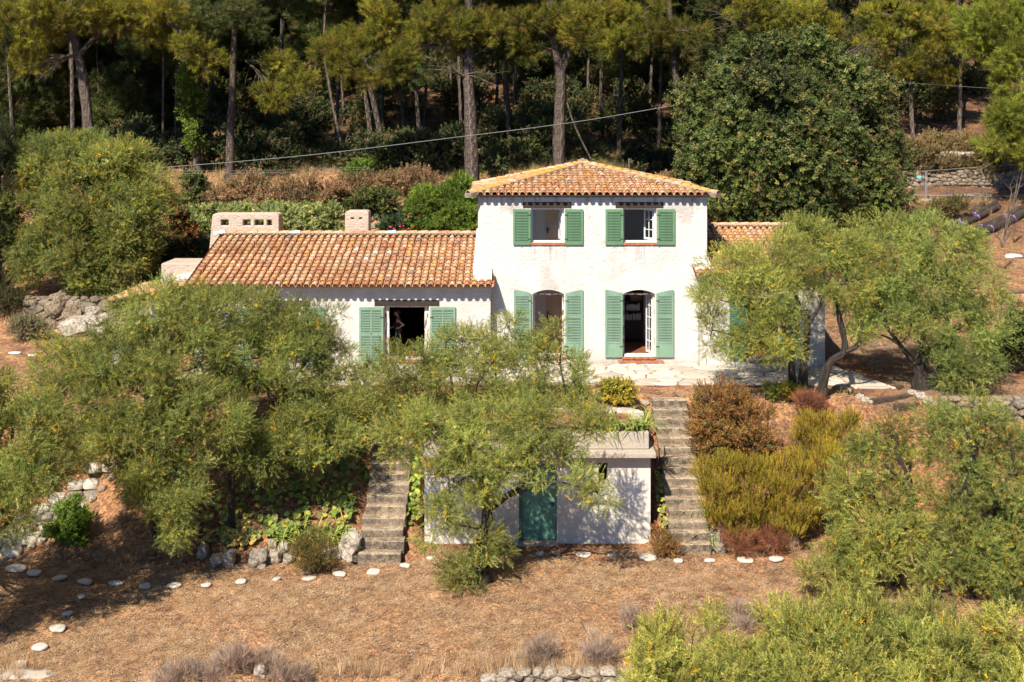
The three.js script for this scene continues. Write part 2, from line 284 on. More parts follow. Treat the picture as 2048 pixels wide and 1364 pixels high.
function gable(x, y0, yE, yR, zF, zR, zB) {              // an end wall whose top follows the roof
  const s = new THREE.Shape(); s.moveTo(-zF, y0); s.lineTo(-zB, y0); s.lineTo(-zB, yE); s.lineTo(-zR, yR); s.lineTo(-zF, yE); s.closePath();
  const g = new THREE.ExtrudeGeometry(s, { depth: 0.35, bevelEnabled: false }); g.rotateY(Math.PI / 2); g.translate(x, 0, 0);
  mesh('wall', boxUV(clean(g)), M.plaster, house);
}
const RIDGEZ = -4.35;
gable(LX0, 2.6, 6.02, 7.2, WZ - 0.402, RIDGEZ, -9.8); gable(RX1 - 0.35, 2.6, 6.42, 7.55, WZ - 0.402, RIDGEZ, -9.8);
// rooms
mesh('floor_slab', bx(LX0 + 0.4, RX1 - 0.4, 3.1, FLOOR, -9.8, -0.42), M.floorTile, house);
mesh('floor_slab', bx(LX0 + 0.4, LX1 - 0.42, 3.1, FLOOR - 0.003, -0.42, WZ - 0.402), M.floorTile, house);
mesh('floor_slab', bx(RX0 + 0.32, RX1 - 0.4, 3.1, FLOOR - 0.003, -0.42, WZ - 0.402), M.floorTile, house);
mesh('floor_slab', bx(TX0 + 0.36, TX1 - 0.36, 6.55, 6.85, -5.99, -0.41), M.roomWhite, house);
mesh('ceiling', bx(TX0 + 0.36, TX1 - 0.36, 8.95, 9.1, -5.99, -0.41), M.roomWhite, house);
mesh('ceiling', bx(LX0 + 0.36, TX0 - 0.01, 5.8, 5.95, -9.79, -0.41), M.roomWhite, house);
mesh('ceiling', bx(TX1 + 0.01, RX1 - 0.36, 6.2, 6.35, -9.79, -0.41), M.roomWhite, house);
mesh('interior_wall', bx(2.75, 2.9, FLOOR + 0.003, 6.54, -5.99, -0.42), M.roomWhite, house);
mesh('interior_wall', bx(2.75, 2.9, 6.86, 8.94, -5.99, -0.42), M.roomGrey, house);
mesh('interior_wall', bx(TX0 + 0.37, 2.74, FLOOR + 0.003, 6.54, -2.35, -2.2), M.roomGrey, house);
mesh('interior_wall', bx(TX0 + 0.37, 2.74, 6.86, 8.94, -2.35, -2.2), M.roomGrey, house);
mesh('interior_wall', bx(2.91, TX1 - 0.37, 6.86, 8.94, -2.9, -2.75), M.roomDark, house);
mesh('interior_wall', bx(2.91, TX1 - 0.37, FLOOR + 0.003, 6.54, -3.6, -3.45), M.roomGrey, house);
mesh('interior_wall', bx(LX0 + 0.37, TX0 - 0.02, FLOOR + 0.003, 5.79, -5.2, -5.0), M.roomWhite, house);
mesh('interior_wall', bx(-6.3, -6.15, FLOOR + 0.003, 5.79, -4.99, -0.42), M.roomWhite, house);
mesh('interior_wall', bx(-2.2, -2.05, FLOOR + 0.003, 5.79, -4.99, -0.42), M.roomBeam, house);
mesh('interior_wall', bx(TX1 + 0.02, RX1 - 0.37, FLOOR + 0.003, 6.19, -4.1, -3.9), M.roomGrey, house);
mesh('ceiling_beam', bx(-6.1, -2.25, 5.45, 5.72, -1.5, -1.25), M.roomBeam, house);
mesh('wall_panel', bx(-6.1, -2.25, FLOOR + 0.01, 5.4, -4.98, -4.93), M.roomBeam, house);
function innerDoor(x0, x1, y0, y1, z) {
  const d = mesh('inner_door', bx(x0, x1, y0, y1, z, z + 0.05), M.innerDoor, house);
  const w = x1 - x0, t = [];
  for (const [a, b] of [[0.08, 0.3], [0.36, 0.62], [0.68, 0.94]]) { const ya = lerp(y0, y1, a), yb = lerp(y0, y1, b); t.push(bx(x0 + 0.14 * w, x1 - 0.14 * w, ya, ya + 0.03, z + 0.05, z + 0.07), bx(x0 + 0.14 * w, x1 - 0.14 * w, yb, yb + 0.03, z + 0.05, z + 0.07), bx(x0 + 0.14 * w - 0.03, x0 + 0.14 * w, ya, yb + 0.03, z + 0.05, z + 0.07), bx(x1 - 0.14 * w, x1 - 0.14 * w + 0.03, ya, yb + 0.03, z + 0.05, z + 0.07)); }
  mesh('moulding', join(t), M.innerDoor, d);
  mesh('handle', join([bx(x0 + 0.04, x0 + 0.09, lerp(y0, y1, 0.44), lerp(y0, y1, 0.56), z + 0.051, z + 0.07), bx(x0 + 0.05, x0 + 0.17, lerp(y0, y1, 0.5), lerp(y0, y1, 0.515), z + 0.1, z + 0.12), bx(x0 + 0.05, x0 + 0.07, lerp(y0, y1, 0.5), lerp(y0, y1, 0.515), z + 0.07, z + 0.1)]), M.iron, d);
}
innerDoor(1.28, 2.2, 6.87, 8.72, -2.198); innerDoor(1.28, 2.2, FLOOR + 0.01, 5.75, -2.198);
{ // bookcase, seen through the right-hand ground floor door
  const b = thing('bookcase', 'dark wooden bookcase seen through the right ground floor doorway', 'bookcase', V(4.0, FLOOR + 0.004, -3.43));
  mesh('side_panel', bx(0, 0.04, 0, 2.2, 0, 0.36), M.shelf, b); mesh('side_panel', bx(1.0, 1.04, 0, 2.2, 0, 0.36), M.shelf, b); mesh('back_panel', bx(0.04, 1.0, 0, 2.2, 0, 0.02), M.shelf, b);
  for (const y of [0.05, 0.75, 1.12, 1.5, 1.85, 2.16]) mesh('shelf', bx(0.041, 0.999, y, y + 0.035, 0.021, 0.35), M.shelf, b);
  mesh('cupboard_door', bx(0.045, 0.515, 0.09, 0.745, 0.33, 0.355), M.shelf, b); mesh('cupboard_door', bx(0.525, 0.995, 0.09, 0.745, 0.33, 0.355), M.shelf, b);
  const bookM = [[0.7, 0.68, 0.62], [0.5, 0.55, 0.58], [0.62, 0.6, 0.5], [0.3, 0.4, 0.42], [0.45, 0.2, 0.12], [0.72, 0.71, 0.69]].map((c) => std({ color: lin(...c) }));
  for (const [y, x0, x1, col, lab] of [[0.785, 0.1, 0.95, null, 'pale book among those standing on the lower bookcase shelf'], [1.155, 0.4, 0.9, 5, 'white bound papers among those on the second bookcase shelf'], [1.535, 0.55, 0.95, 4, 'reddish book among those on the upper bookcase shelf']]) {
    for (let x = x0; x < x1;) { const w = R(0.03, 0.07), hh = R(0.2, 0.29); const k = tag(mesh('book', bx(0, w - 0.004, 0, hh, 0, 0.2), col === null ? pick(bookM) : bookM[col]), lab, 'book', { 0.785: 'pale books on the lower bookcase shelf', 1.155: 'white papers on the second bookcase shelf', 1.535: 'reddish books on the upper bookcase shelf' }[y]); k.position.set(4.0 + x, FLOOR + 0.004 + y, -3.38); x += w; }
  }
  const p = tag(mesh('white_board', new RoundedBoxGeometry(0.75, 1.75, 0.05, 2, 0.015), M.white), 'plain white panel leaning beside the bookcase in the doorway', 'panel'); p.position.set(5.45, FLOOR + 0.875 + 0.45, -3.42);
}
// lintels and sills
const lintel = (a, b, t, bt, Z, z) => mesh('lintel', bx(WX(a, Z), WX(b, Z), WY(bt, Z), WY(t, Z), z - 0.3, z + 0.012, 0.012), M.darkWood, house);
lintel(1046, 1143, 404, 416.6, ZH, 0); lintel(1231, 1327, 404, 416.6, ZH, 0); lintel(488, 620, 601, 613.6, ZW, WZ); lintel(749, 879, 600, 612.6, ZW, WZ);
const sill = (o, z, y = o.y0) => mesh('window_sill', bx(o.x0 - 0.04, o.x1 + 0.04, y - 0.1, y - 0.003, z - 0.39, z + 0.05, 0.015), M.brickRed, house);
sill(winL, 0); sill(winR, 0); sill(doorL, 0); sill(doorR, 0); sill(wingA, WZ); sill(wingB, WZ); sill(wingC, WZ);
{ // brick step in front of the right door
  const st = mesh('door_step', bx(WX(1236), WX(1325), 3.08, 3.28, 0.003, 0.36), M.whiteMortar, house);
  const x0 = WX(1235), n = 8, w = (WX(1326) - x0) / n;
  for (let i = 0; i < n; i++) mesh('brick', bx(x0 + i * w + 0.006, x0 + (i + 1) * w - 0.006, 3.281, 3.325 + R(-0.004, 0.004), 0.004, 0.385 + R(-0.01, 0.01), 0.008), i % 3 ? CLAYM[3] : M.brickRed, st);
}
// shutters: frame with arched top if asked, and single louvre slats
function shutter(o, z, mat, opt = {}) {                  // o: x0 x1 y0 y1; opt.arch: drop of the top at the side towards the opening
  const { x0, x1, y0, y1 } = o, sd = 0.07, th = 0.038, geo = [];
  const topAt = (x) => y1 - (opt.drop ? opt.drop * Math.pow((opt.side > 0 ? x - x0 : x1 - x) / (x1 - x0), 1.6) : 0);
  const strip = (xa, xb, ya, yb) => { const s = new THREE.Shape(); s.moveTo(xa, ya(xa)); s.lineTo(xb, ya(xb)); for (let i = 0; i <= 6; i++) { const x = lerp(xb, xa, i / 6); s.lineTo(x, yb(x)); } s.closePath(); const g = new THREE.ExtrudeGeometry(s, { depth: th, bevelEnabled: true, bevelThickness: 0.003, bevelSize: 0.003, bevelSegments: 1 }); g.translate(0, 0, z); return boxUV(clean(g)); };
  const K = (v) => () => v;
  geo.push(strip(x0, x0 + sd, K(y0), topAt), strip(x1 - sd, x1, K(y0), topAt));
  const inner = [[x0 + sd + 0.0035, x1 - sd - 0.0035]];
  geo.push(strip(...inner[0], K(y1 - (opt.drop ?? 0) - 0.1), topAt));
  const bays = []; let low = y0 + 0.09;
  geo.push(strip(...inner[0], K(y0), K(y0 + 0.09)));
  if (opt.panel) { geo.push(strip(...inner[0], K(y0 + opt.panel), K(y0 + opt.panel + 0.06))); const pg = strip(inner[0][0], inner[0][1], K(y0 + 0.093), K(y0 + opt.panel - 0.003)); pg.scale(1, 1, 0.6); pg.translate(0, 0, z * 0.4 + 0.006); geo.push(pg); low = y0 + opt.panel + 0.06; }
  const hi = y1 - (opt.drop ?? 0) - 0.1;
  const cut = opt.mid ? [[low, lerp(y0, y1, opt.mid) - 0.05], [lerp(y0, y1, opt.mid) + 0.05, hi]] : [[low, hi]];
  if (opt.mid) geo.push(strip(...inner[0], K(lerp(y0, y1, opt.mid) - 0.047), K(lerp(y0, y1, opt.mid) + 0.047)));
  const xm = (x0 + x1) / 2, cols = opt.double ? [[x0 + sd, xm - 0.025], [xm + 0.025, x1 - sd]] : [[x0 + sd, x1 - sd]];
  if (opt.double) geo.push(strip(xm - 0.022, xm + 0.022, K(low + 0.003), K(hi - 0.003)));
  geo.push(bx(x0 + (opt.side > 0 ? 0.45 : 0.1) * (x1 - x0), x0 + (opt.side > 0 ? 0.45 : 0.1) * (x1 - x0) + 0.02, y0 - 0.06, y0 - 0.005, z + 0.01, z + 0.03));
  const p = mesh('shutter', join(geo), mat, house, opt.label);
  const hx = opt.side > 0 ? x1 - 0.1 : x0 - 0.02; for (const t of [0.16, 0.84]) mesh('hinge', bx(hx, hx + 0.12, lerp(y0, y1, t) - 0.015, lerp(y0, y1, t) + 0.015, z + 0.042, z + 0.05), M.iron, p);
  const rest = [];
  for (const [ca, cb] of cols) for (const [a, b] of cut) {
    const n = Math.round((b - a) / 0.058);
    for (let i = 0; i < n; i++) {
      const g = new THREE.BoxGeometry(cb - ca + 0.01, 0.008, 0.046); g.rotateX(0.6); 
      const y = lerp(a, b, (i + 0.5) / n);
      if (opt.merge) { g.translate((ca + cb) / 2, y, z + 0.018); rest.push(boxUV(clean(g))); } else { const s = mesh('slat', boxUV(clean(g)), mat, p); s.position.set((ca + cb) / 2, y, z + 0.018); }
    }
  }
  if (rest.length) mesh('slat', join(rest), mat, p).userData.kind = 'stuff';
  return p;
}
const SH = (a, b, t, bt, Z = ZH) => ({ x0: WX(a, Z), x1: WX(b, Z), y0: WY(bt, Z), y1: WY(t, Z) });
const zs = 0.035;
shutter(SH(1026.5, 1061, 418.5, 489), zs, M.shutter, { side: 1 }); shutter(SH(1130, 1166, 418.5, 489), zs, M.shutter, { side: -1 });
shutter(SH(1211, 1246, 418.5, 489), zs, M.shutter, { side: 1 }); shutter(SH(1314, 1349.5, 418.5, 489), zs, M.shutter, { side: -1 });
for (const [a, b, s] of [[1028, 1062, 1], [1131, 1165.5, -1], [1210.5, 1245, 1], [1312.5, 1347, -1]]) shutter(SH(a, b, 579.5, 714), zs, M.shutterPale, { side: s, drop: 0.13, mid: 0.605, panel: 0.5 });
shutter(SH(719, 767, 614, 741, ZW), WZ + zs, M.shutterPale, { side: 1, mid: 0.57, double: true, panel: 0.25 });
shutter(SH(861, 911, 614, 741, ZW), WZ + zs, M.shutterPale, { side: -1, mid: 0.57, double: true, panel: 0.25, merge: true });
shutter(SH(602, 649, 615, 741, ZW), WZ + zs, M.shutterPale, { side: -1, mid: 0.57, double: true, panel: 0.25, merge: true });
shutter(SH(457, 503, 615, 741, ZW), WZ + zs, M.shutterPale, { side: 1, mid: 0.57, double: true, panel: 0.25, merge: true });
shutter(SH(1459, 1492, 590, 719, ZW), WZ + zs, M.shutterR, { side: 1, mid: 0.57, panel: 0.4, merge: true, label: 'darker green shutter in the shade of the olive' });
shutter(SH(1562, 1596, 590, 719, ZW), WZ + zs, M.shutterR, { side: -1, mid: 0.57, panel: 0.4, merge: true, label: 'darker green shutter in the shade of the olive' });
// frames, casements and panes
function frame(o, z, mat, w = 0.06) {
  return mesh('window_frame', join([bx(o.x0 + 0.002, o.x0 + w, o.y0 + 0.002, o.y1, z - 0.24, z - 0.17), bx(o.x1 - w, o.x1 - 0.002, o.y0 + 0.002, o.y1, z - 0.24, z - 0.17), bx(o.x0 + w, o.x1 - w, o.y1 - 0.05, o.y1 - 0.001, z - 0.24, z - 0.17), bx(o.x0 + w, o.x1 - w, o.y0 + 0.002, o.y0 + 0.06, z - 0.24, z - 0.17)]), mat, house);
}
function casement(x, y0, y1, z, w, ang, rows, mat) {     // an opened leaf hinged at x
  const g = [], cols = 2, t = 0.05;
  g.push(bx(0, t, 0, y1 - y0, -0.02, 0.02), bx(w - t, w, 0, y1 - y0, -0.02, 0.02), bx(t, w - t, 0, 0.08, -0.02, 0.02), bx(t, w - t, y1 - y0 - t, y1 - y0, -0.02, 0.02));
  for (let i = 1; i < rows; i++) g.push(bx(t, w - t, (y1 - y0) * i / rows - 0.013, (y1 - y0) * i / rows + 0.013, -0.015, 0.015));
  g.push(bx(w / 2 - 0.012, w / 2 + 0.012, 0.08, y1 - y0 - t, -0.014, 0.014));
  const c = mesh('casement', join(g), mat, house); c.position.set(x, y0, z); c.rotation.y = ang;
  for (let i = 0; i < rows; i++) for (let k = 0; k < cols; k++) { const ya = Math.max(0.08, (y1 - y0) * i / rows + 0.013), yb = Math.min(y1 - y0 - t, (y1 - y0) * (i + 1) / rows - 0.013), xa = k ? w / 2 + 0.012 : t, xb = k ? w - t : w / 2 - 0.012; mesh('pane', bx(xa, xb, ya, yb, -0.002, 0.002), M.glass, c); }
  return c;
}
frame(winL, 0, M.white); frame(winR, 0, M.white); frame(doorL, 0, M.peel); frame(doorR, 0, M.peel); frame(wingC, WZ, M.peel); frame(wingA, WZ, M.peel, 0.14); frame(wingB, WZ, M.peel, 0.17);
casement(winR.x1 - 0.07, winR.y0 + 0.06, winR.y1 - 0.06, -0.26, 0.5, 2.2, 3, M.white);
casement(winL.x1 - 0.07, winL.y0 + 0.06, winL.y1 - 0.06, -0.26, 0.5, 1.75, 3, M.white);
casement(doorR.x1 - 0.07, doorR.y0 + 0.06, doorR.y1 - 0.04, -0.26, 0.46, 1.95, 5, M.white);
casement(doorL.x0 + 0.07, doorL.y0 + 0.06, doorL.y1 - 0.04, -0.26, 0.46, 1.62, 5, M.white);
for (const o of [doorL, doorR]) mesh('threshold', bx(o.x0 + 0.06, o.x1 - 0.06, o.y0 + 0.002, o.y0 + 0.07, -0.3, -0.1), M.white, house);

// ------------------------------------------------------------------ clay tiles
function barrel(r0, r1, len, up = 1, seg = 6, th = 0.02) {   // half-round tile: lower end (y = 0) radius r0, upper end r1
  const pos = [], nor = [], uv = [], idx = [];
  const ring = (y, r, s) => { const b = pos.length / 3; for (let i = 0; i <= seg; i++) { const a = Math.PI * i / seg, c = -Math.cos(a), q = Math.sin(a) * up; pos.push(c * r, y, q * r * 0.92); nor.push(c * s, 0, q * s); uv.push(a * 0.1, y); } return b; };
  const quad = (a, b, flip) => { for (let i = 0; i < seg; i++) { const p = a + i, q = b + i; flip ? idx.push(p, q, p + 1, p + 1, q, q + 1) : idx.push(p, p + 1, q, q, p + 1, q + 1); } };
  quad(ring(0, r0, 1), ring(len, r1, 1), up < 0); quad(ring(0, r0 - th, -1), ring(len, r1 - th, -1), up > 0);
  const e = pos.length / 3; for (let i = 0; i <= seg; i++) { const a = Math.PI * i / seg, c = -Math.cos(a), q = Math.sin(a) * up; for (const r of [r0, r0 - th]) { pos.push(c * r, 0, q * r * 0.92); nor.push(0, -1, 0); uv.push(a * 0.1, r); } }
  for (let i = 0; i < seg; i++) idx.push(e + 2 * i, e + 2 * i + 1, e + 2 * i + 2, e + 2 * i + 2, e + 2 * i + 1, e + 2 * i + 3);
  const g = new THREE.BufferGeometry();
  g.setAttribute('position', new THREE.Float32BufferAttribute(pos, 3)); g.setAttribute('normal', new THREE.Float32BufferAttribute(nor, 3)); g.setAttribute('uv', new THREE.Float32BufferAttribute(uv, 2)); g.setIndex(idx);
  return g;
}
const coverG = [0, 1, 2].map((k) => barrel(0.104 + 0.004 * k, 0.08, 0.44)), panG = barrel(0.085, 0.1, 0.44, -1, 5), hipG = barrel(0.135, 0.115, 0.46);
const basis = (u, v, n, p) => new THREE.Matrix4().makeBasis(u, v, n).setPosition(p);
function instanced(name, geo, mat, parent, mats, cols) {
  const m = new THREE.InstancedMesh(geo, mat, mats.length); m.name = name; m.castShadow = m.receiveShadow = true;
  mats.forEach((x, i) => m.setMatrixAt(i, x)); if (cols) cols.forEach((c, i) => m.setColorAt(i, c));
  m.userData.kind = 'stuff'; parent.add(m); return m;
}
const TILEW = 0.2525;
// a slope of tiles: O eave corner, u along the eave, v up the slope; keep(s, t) tells where the slope is, single(s, r) which covers are meshes of their own
function tileSlope(roof, O, u, v, W, L, expo, keep, single, white = []) {
  const n = u.clone().cross(v).normalize(), cols = Math.round(W / TILEW), w = W / cols, rows = Math.ceil(L / expo), cm = [[], [], []], cc = [[], [], []], pm = [], pc = [];
  const put = (s, t, lift, spin, tip) => {
    const q = new THREE.Quaternion().setFromAxisAngle(n, spin), vv = v.clone().applyQuaternion(q).addScaledVector(n, -tip).normalize(), uu = vv.clone().cross(n).normalize(), nn = uu.clone().cross(vv).normalize();
    return basis(uu, vv, nn, O.clone().addScaledVector(u, s).addScaledVector(v, t).addScaledVector(n, lift));
  };
  for (let c = 0; c <= cols; c++) for (let r = 0; r < rows; r++) {
    const t = r * expo - 0.02 + R(-0.012, 0.012), s = (c + 0.5) * w;
    if (c <= cols && keep(c * w, t + 0.15)) { pm.push(put(c * w + R(-0.006, 0.006), t + 0.01 - (r ? 0 : 0.015), 0.115, R(-0.015, 0.015), 0.02)); pc.push(lin(...pick([CLAY[1], CLAY[3], CLAY[5], CLAY[0]])).multiplyScalar(R(0.75, 1))); }
    if (c < cols && keep(s, t + 0.2)) {
      const m = put(s + R(-0.008, 0.008), t, 0.09 + R(-0.005, 0.01), R(-0.045, 0.045), 0.055), isW = white.some(([a, b]) => a === c && b === r), k = r === 0 && rnd() < 0.3 ? 3 : clayIndex(), gi = Math.floor(rnd() * 3);
      if (isW || single(s, r)) { const o = mesh('roof_tile', coverG[gi], isW ? CLAYWHITE : CLAYM[k], roof); o.applyMatrix4(m); if (isW) o.userData.label = 'whitened roof tile'; }
      else { cm[gi].push(m); cc[gi].push(lin(...CLAY[k]).multiplyScalar(R(0.86, 1.12) * (0.72 + 0.56 * fbm(s * 0.55 + O.x, t * 0.8, 171, 3)))); }
    }
  }
  if (pm.length) instanced('channel_tile', panG, CLAYI, roof, pm, pc);
  cm.forEach((m, i) => m.length && instanced('roof_tile', coverG[i], CLAYI, roof, m, cc[i]));
  return n;
}
function prism(pts, th) {                                // a slab over a polygon (points in order, upper face), thickness downwards
  const n = pts.length, pos = [], idx = [];
  for (const p of pts) pos.push(p.x, p.y, p.z); for (const p of pts) pos.push(p.x, p.y - th, p.z);
  for (let i = 1; i < n - 1; i++) { idx.push(0, i, i + 1); idx.push(n, n + i + 1, n + i); }
  for (let i = 0; i < n; i++) { const j = (i + 1) % n; idx.push(i, n + i, j, j, n + i, n + j); }
  const g = new THREE.BufferGeometry(); g.setAttribute('position', new THREE.Float32BufferAttribute(pos, 3)); g.setIndex(idx); const f = g.toNonIndexed(); f.computeVertexNormals(); return boxUV(clean(f));
}
const ridgeRun = (roof, a, b, geo, expo, mats) => {      // ridge or hip tiles from a (low) to b (high)
  const v = b.clone().sub(a), L = v.length(); v.normalize(); const u = v.clone().cross(V(0, 1, 0)).normalize(), n = u.clone().cross(v).normalize();
  for (let t = 0, i = 0; t < L - 0.12; t += expo, i++) { const vv = v.clone().addScaledVector(n, -0.03).addScaledVector(u, R(-0.015, 0.015)).normalize(), uu = vv.clone().cross(n).normalize(), nn = uu.clone().cross(vv).normalize(); const o = mesh('ridge_tile', geo, mats(i), roof); o.applyMatrix4(basis(uu, vv, nn, a.clone().addScaledVector(v, t).addScaledVector(n, 0.015 + R(-0.006, 0.006)))); }
};
function mortarRun(roof, a, b, w, hgt) { const v = b.clone().sub(a).normalize(), u = v.clone().cross(V(0, 1, 0)).normalize(); const g = prism([a.clone().addScaledVector(u, -w), a.clone().addScaledVector(u, w), b.clone().addScaledVector(u, w), b.clone().addScaledVector(u, -w)].map((p) => p.add(V(0, hgt, 0))), 0.16); mesh('mortar_bed', g, M.mortar, roof); }
function wingRoof(x0, x1, yE, yR, zE, single, white, cutX, cutSide) {
  const roof = new THREE.Group(); roof.name = 'wing_roof'; house.add(roof);
  const zB = 2 * RIDGEZ - zE, slope = V(0, yR - yE, RIDGEZ - zE), L = slope.length(), v = slope.clone().normalize();
  const yq = yE + 0.3 / (zE - RIDGEZ) * (yR - yE), g1 = prism([V(x0, yq, zE - 0.3), V(x1, yq, zE - 0.3), V(x1, yE + (0.06 - zE) / (RIDGEZ - zE) * (yR - yE), 0.06), V(x0, yE + (0.06 - zE) / (RIDGEZ - zE) * (yR - yE), 0.06)], 0.1);
  const a = cutSide < 0 ? x0 : cutX, b = cutSide < 0 ? cutX : x1, yz = yE + (0.06 - zE) / (RIDGEZ - zE) * (yR - yE);
  mesh('roof_slab', join([g1, prism([V(a, yz - 0.001, 0.058), V(b, yz - 0.001, 0.058), V(b, yR, RIDGEZ), V(a, yR, RIDGEZ)], 0.1), prism([V(a, yR - 0.001, RIDGEZ - 0.002), V(b, yR - 0.001, RIDGEZ - 0.002), V(b, yE, zB), V(a, yE, zB)], 0.1)]), M.soffit, roof);
  const inX = (x, z) => z > 0.1 ? true : cutSide < 0 ? x < cutX - 0.08 : x > cutX + 0.1;
  tileSlope(roof, V(x0, yE, zE), V(1, 0, 0), v, x1 - x0, L - 0.1, 0.352, (s, t) => t < L - 0.02 && inX(x0 + s, zE - t * -v.z), single, white);
  const vb = V(0, v.y, -v.z);
  tileSlope(roof, V(b, yE, zB), V(-1, 0, 0), vb, b - a, L - 0.1, 0.352, (s, t) => t < L - 0.02, () => false);
  mortarRun(roof, V(a, yR, RIDGEZ), V(b, yR, RIDGEZ), 0.14, 0.17);
  ridgeRun(roof, V(b, yR + 0.13, RIDGEZ), V(a, yR + 0.13, RIDGEZ), hipG, 0.42, (i) => cutSide < 0 && [8, 17, 24].includes(i) ? CLAYWHITE : pick([CLAYM[0], CLAYM[2], CLAYM[0], CLAYM[2], CLAYM[5]]));
  return roof;
}
wingRoof(-11.42, LX1 + 0.07, 6.02, 7.33, 0.95, (s, r) => r < 3, [[24, 9], [26, 9], [23, 7], [21, 10]], TX0, -1);
wingRoof(WX(1396, 42.05), 11.0, 6.42, 7.66, 0.95, (s, r) => r < 2 && s < 2.5, [[4, 14], [12, 7]], TX1, 1);
{
  const roof = new THREE.Group(); roof.name = 'tower_roof'; house.add(roof);
  const x0 = WX(940, 42.7), x1 = WX(1432, 42.7), yE = 9.2, yA = 10.14, zF = 0.3, zB = -6.6, A = V((x0 + x1) / 2 - 0.12, yA, zF - 4.3);
  const C = [V(x0, yE, zF), V(x1, yE, zF), V(x1, yE, zB), V(x0, yE, zB)];
  const cone = [0, 1, 2, 3].map((i) => prism([C[i].clone().lerp(A, 0.05), C[(i + 1) % 4].clone().lerp(A, 0.05), A], 0.05));
  mesh('roof_slab', join(cone), M.soffit, roof);
  for (let i = 0; i < 4; i++) {
    const a = C[i], b = C[(i + 1) % 4], u = b.clone().sub(a), W = u.length(); u.normalize();
    const m = A.clone().sub(a), sA = m.dot(u), v = m.clone().addScaledVector(u, -sA), L = v.length(); v.normalize();
    tileSlope(roof, a, u, v, W, L, 0.345, (s, t) => t < L - 0.1 && s > sA * t / L - 0.02 && s < W - (W - sA) * t / L + 0.02, (s, r) => i === 0 && r < 5);
  }
  for (const c of C) {
    const d = c.clone().sub(A).setY(0).normalize(), lo = c.clone().addScaledVector(d, 0.1).add(V(0, 0.09, 0)), hi = A.clone().add(V(0, 0.1, 0)); mortarRun(roof, lo.clone().add(V(0, -0.02, 0)), hi, 0.17, 0.06); ridgeRun(roof, lo, hi.clone().add(V(0, 0.02, 0)), hipG, 0.4, () => pick([CLAYM[4], CLAYM[4], CLAYM[0], CLAYM[2]])); }
  mesh('mortar_cap', new THREE.SphereGeometry(0.16, 8, 5).translate(A.x, A.y + 0.16, A.z), M.mortar, roof);
}
// mortar flashings where the wing roofs meet the tall walls, and the small ledges below them
{
  const sl = (yR, yE, z) => yE + (0.95 - z) / (0.95 - RIDGEZ) * (yR - yE);
  for (const [xa, xb, yR, yE] of [[TX0 - 0.17, TX0 - 0.002, 7.33, 6.02], [TX1 + 0.002, TX1 + 0.05, 7.66, 6.42]]) { const p = (z, x) => V(x, sl(yR, yE, z) + 0.34, z); mesh('flashing', prism([p(0.05, xa), p(0.05, xb), p(RIDGEZ, xb), p(RIDGEZ, xa)], 0.32), M.whiteMortar, house); }
  for (const [a, b, yE, yR] of [[TX0 - 0.1, WX(984), 6.02, 7.33], [WX(1387), TX1 + 0.05, 6.42, 7.66]]) {
    const y = sl(yR, yE, 0.2);
    mesh('flashing', prism([V(a, y + 0.22, 0.45), V(b, y + 0.22, 0.45), V(b, y + 0.38, 0.004), V(a, y + 0.38, 0.004)], 0.2), M.whiteMortar, house);
    mesh('ledge', bx(a, b, y + 0.38, y + 0.42, 0.003, 0.07), M.plaster, house);
  }
}
// chimneys
function slotted(x0, x1, y0, y1, z0, z1, holes, round, taper, label) {
  const s = new THREE.Shape(), r = 0.1; s.moveTo(x0 - taper, y0); s.lineTo(x1, y0); s.lineTo(x1, y1 - r); s.quadraticCurveTo(x1, y1, x1 - r, y1); s.lineTo(x0 + r, y1); s.quadraticCurveTo(x0, y1, x0 - 0.02, y1 - r); s.closePath();
  for (const [a, b, c, d] of holes) { const p = new THREE.Path(), q = round ? (d - c) / 2.05 : 0.05; p.moveTo(a + q, c); p.lineTo(b - q, c); p.quadraticCurveTo(b, c, b, c + q); p.lineTo(b, d - q); p.quadraticCurveTo(b, d, b - q, d); p.lineTo(a + q, d); p.quadraticCurveTo(a, d, a, d - q); p.lineTo(a, c + q); p.quadraticCurveTo(a, c, a + q, c); s.holes.push(p); }
  const g = new THREE.ExtrudeGeometry(s, { depth: z1 - z0, bevelEnabled: true, bevelThickness: 0.05, bevelSize: 0.04, bevelSegments: 2, curveSegments: 4 }); g.translate(0, 0, z0);
  const m = mesh('chimney', boxUV(clean(g)), M.pinkPlaster, house, label); return m;
}
{
  const Z = 48.2, hy = [WY(453, Z), WY(438, Z)];
  slotted(WX(427, Z), WX(556, Z), 5.2, WY(429, Z), -6.0, -5.25, [[440, 459], [484, 503], [507, 529], [532, 546]].map(([a, b]) => [WX(a, Z), WX(b, Z), ...hy]), false, 0.28, 'broad pinkish chimney with four square openings');
  slotted(WX(692, 47.6), WX(735, 47.6), 6.4, WY(424, 47.6), -5.4, -4.75, [[699, 709.5], [715.5, 725]].map(([a, b]) => [WX(a, 47.6), WX(b, 47.6), WY(441, 47.6), WY(434, 47.6)]), true, 0, 'small pinkish chimney with two oval openings');
}
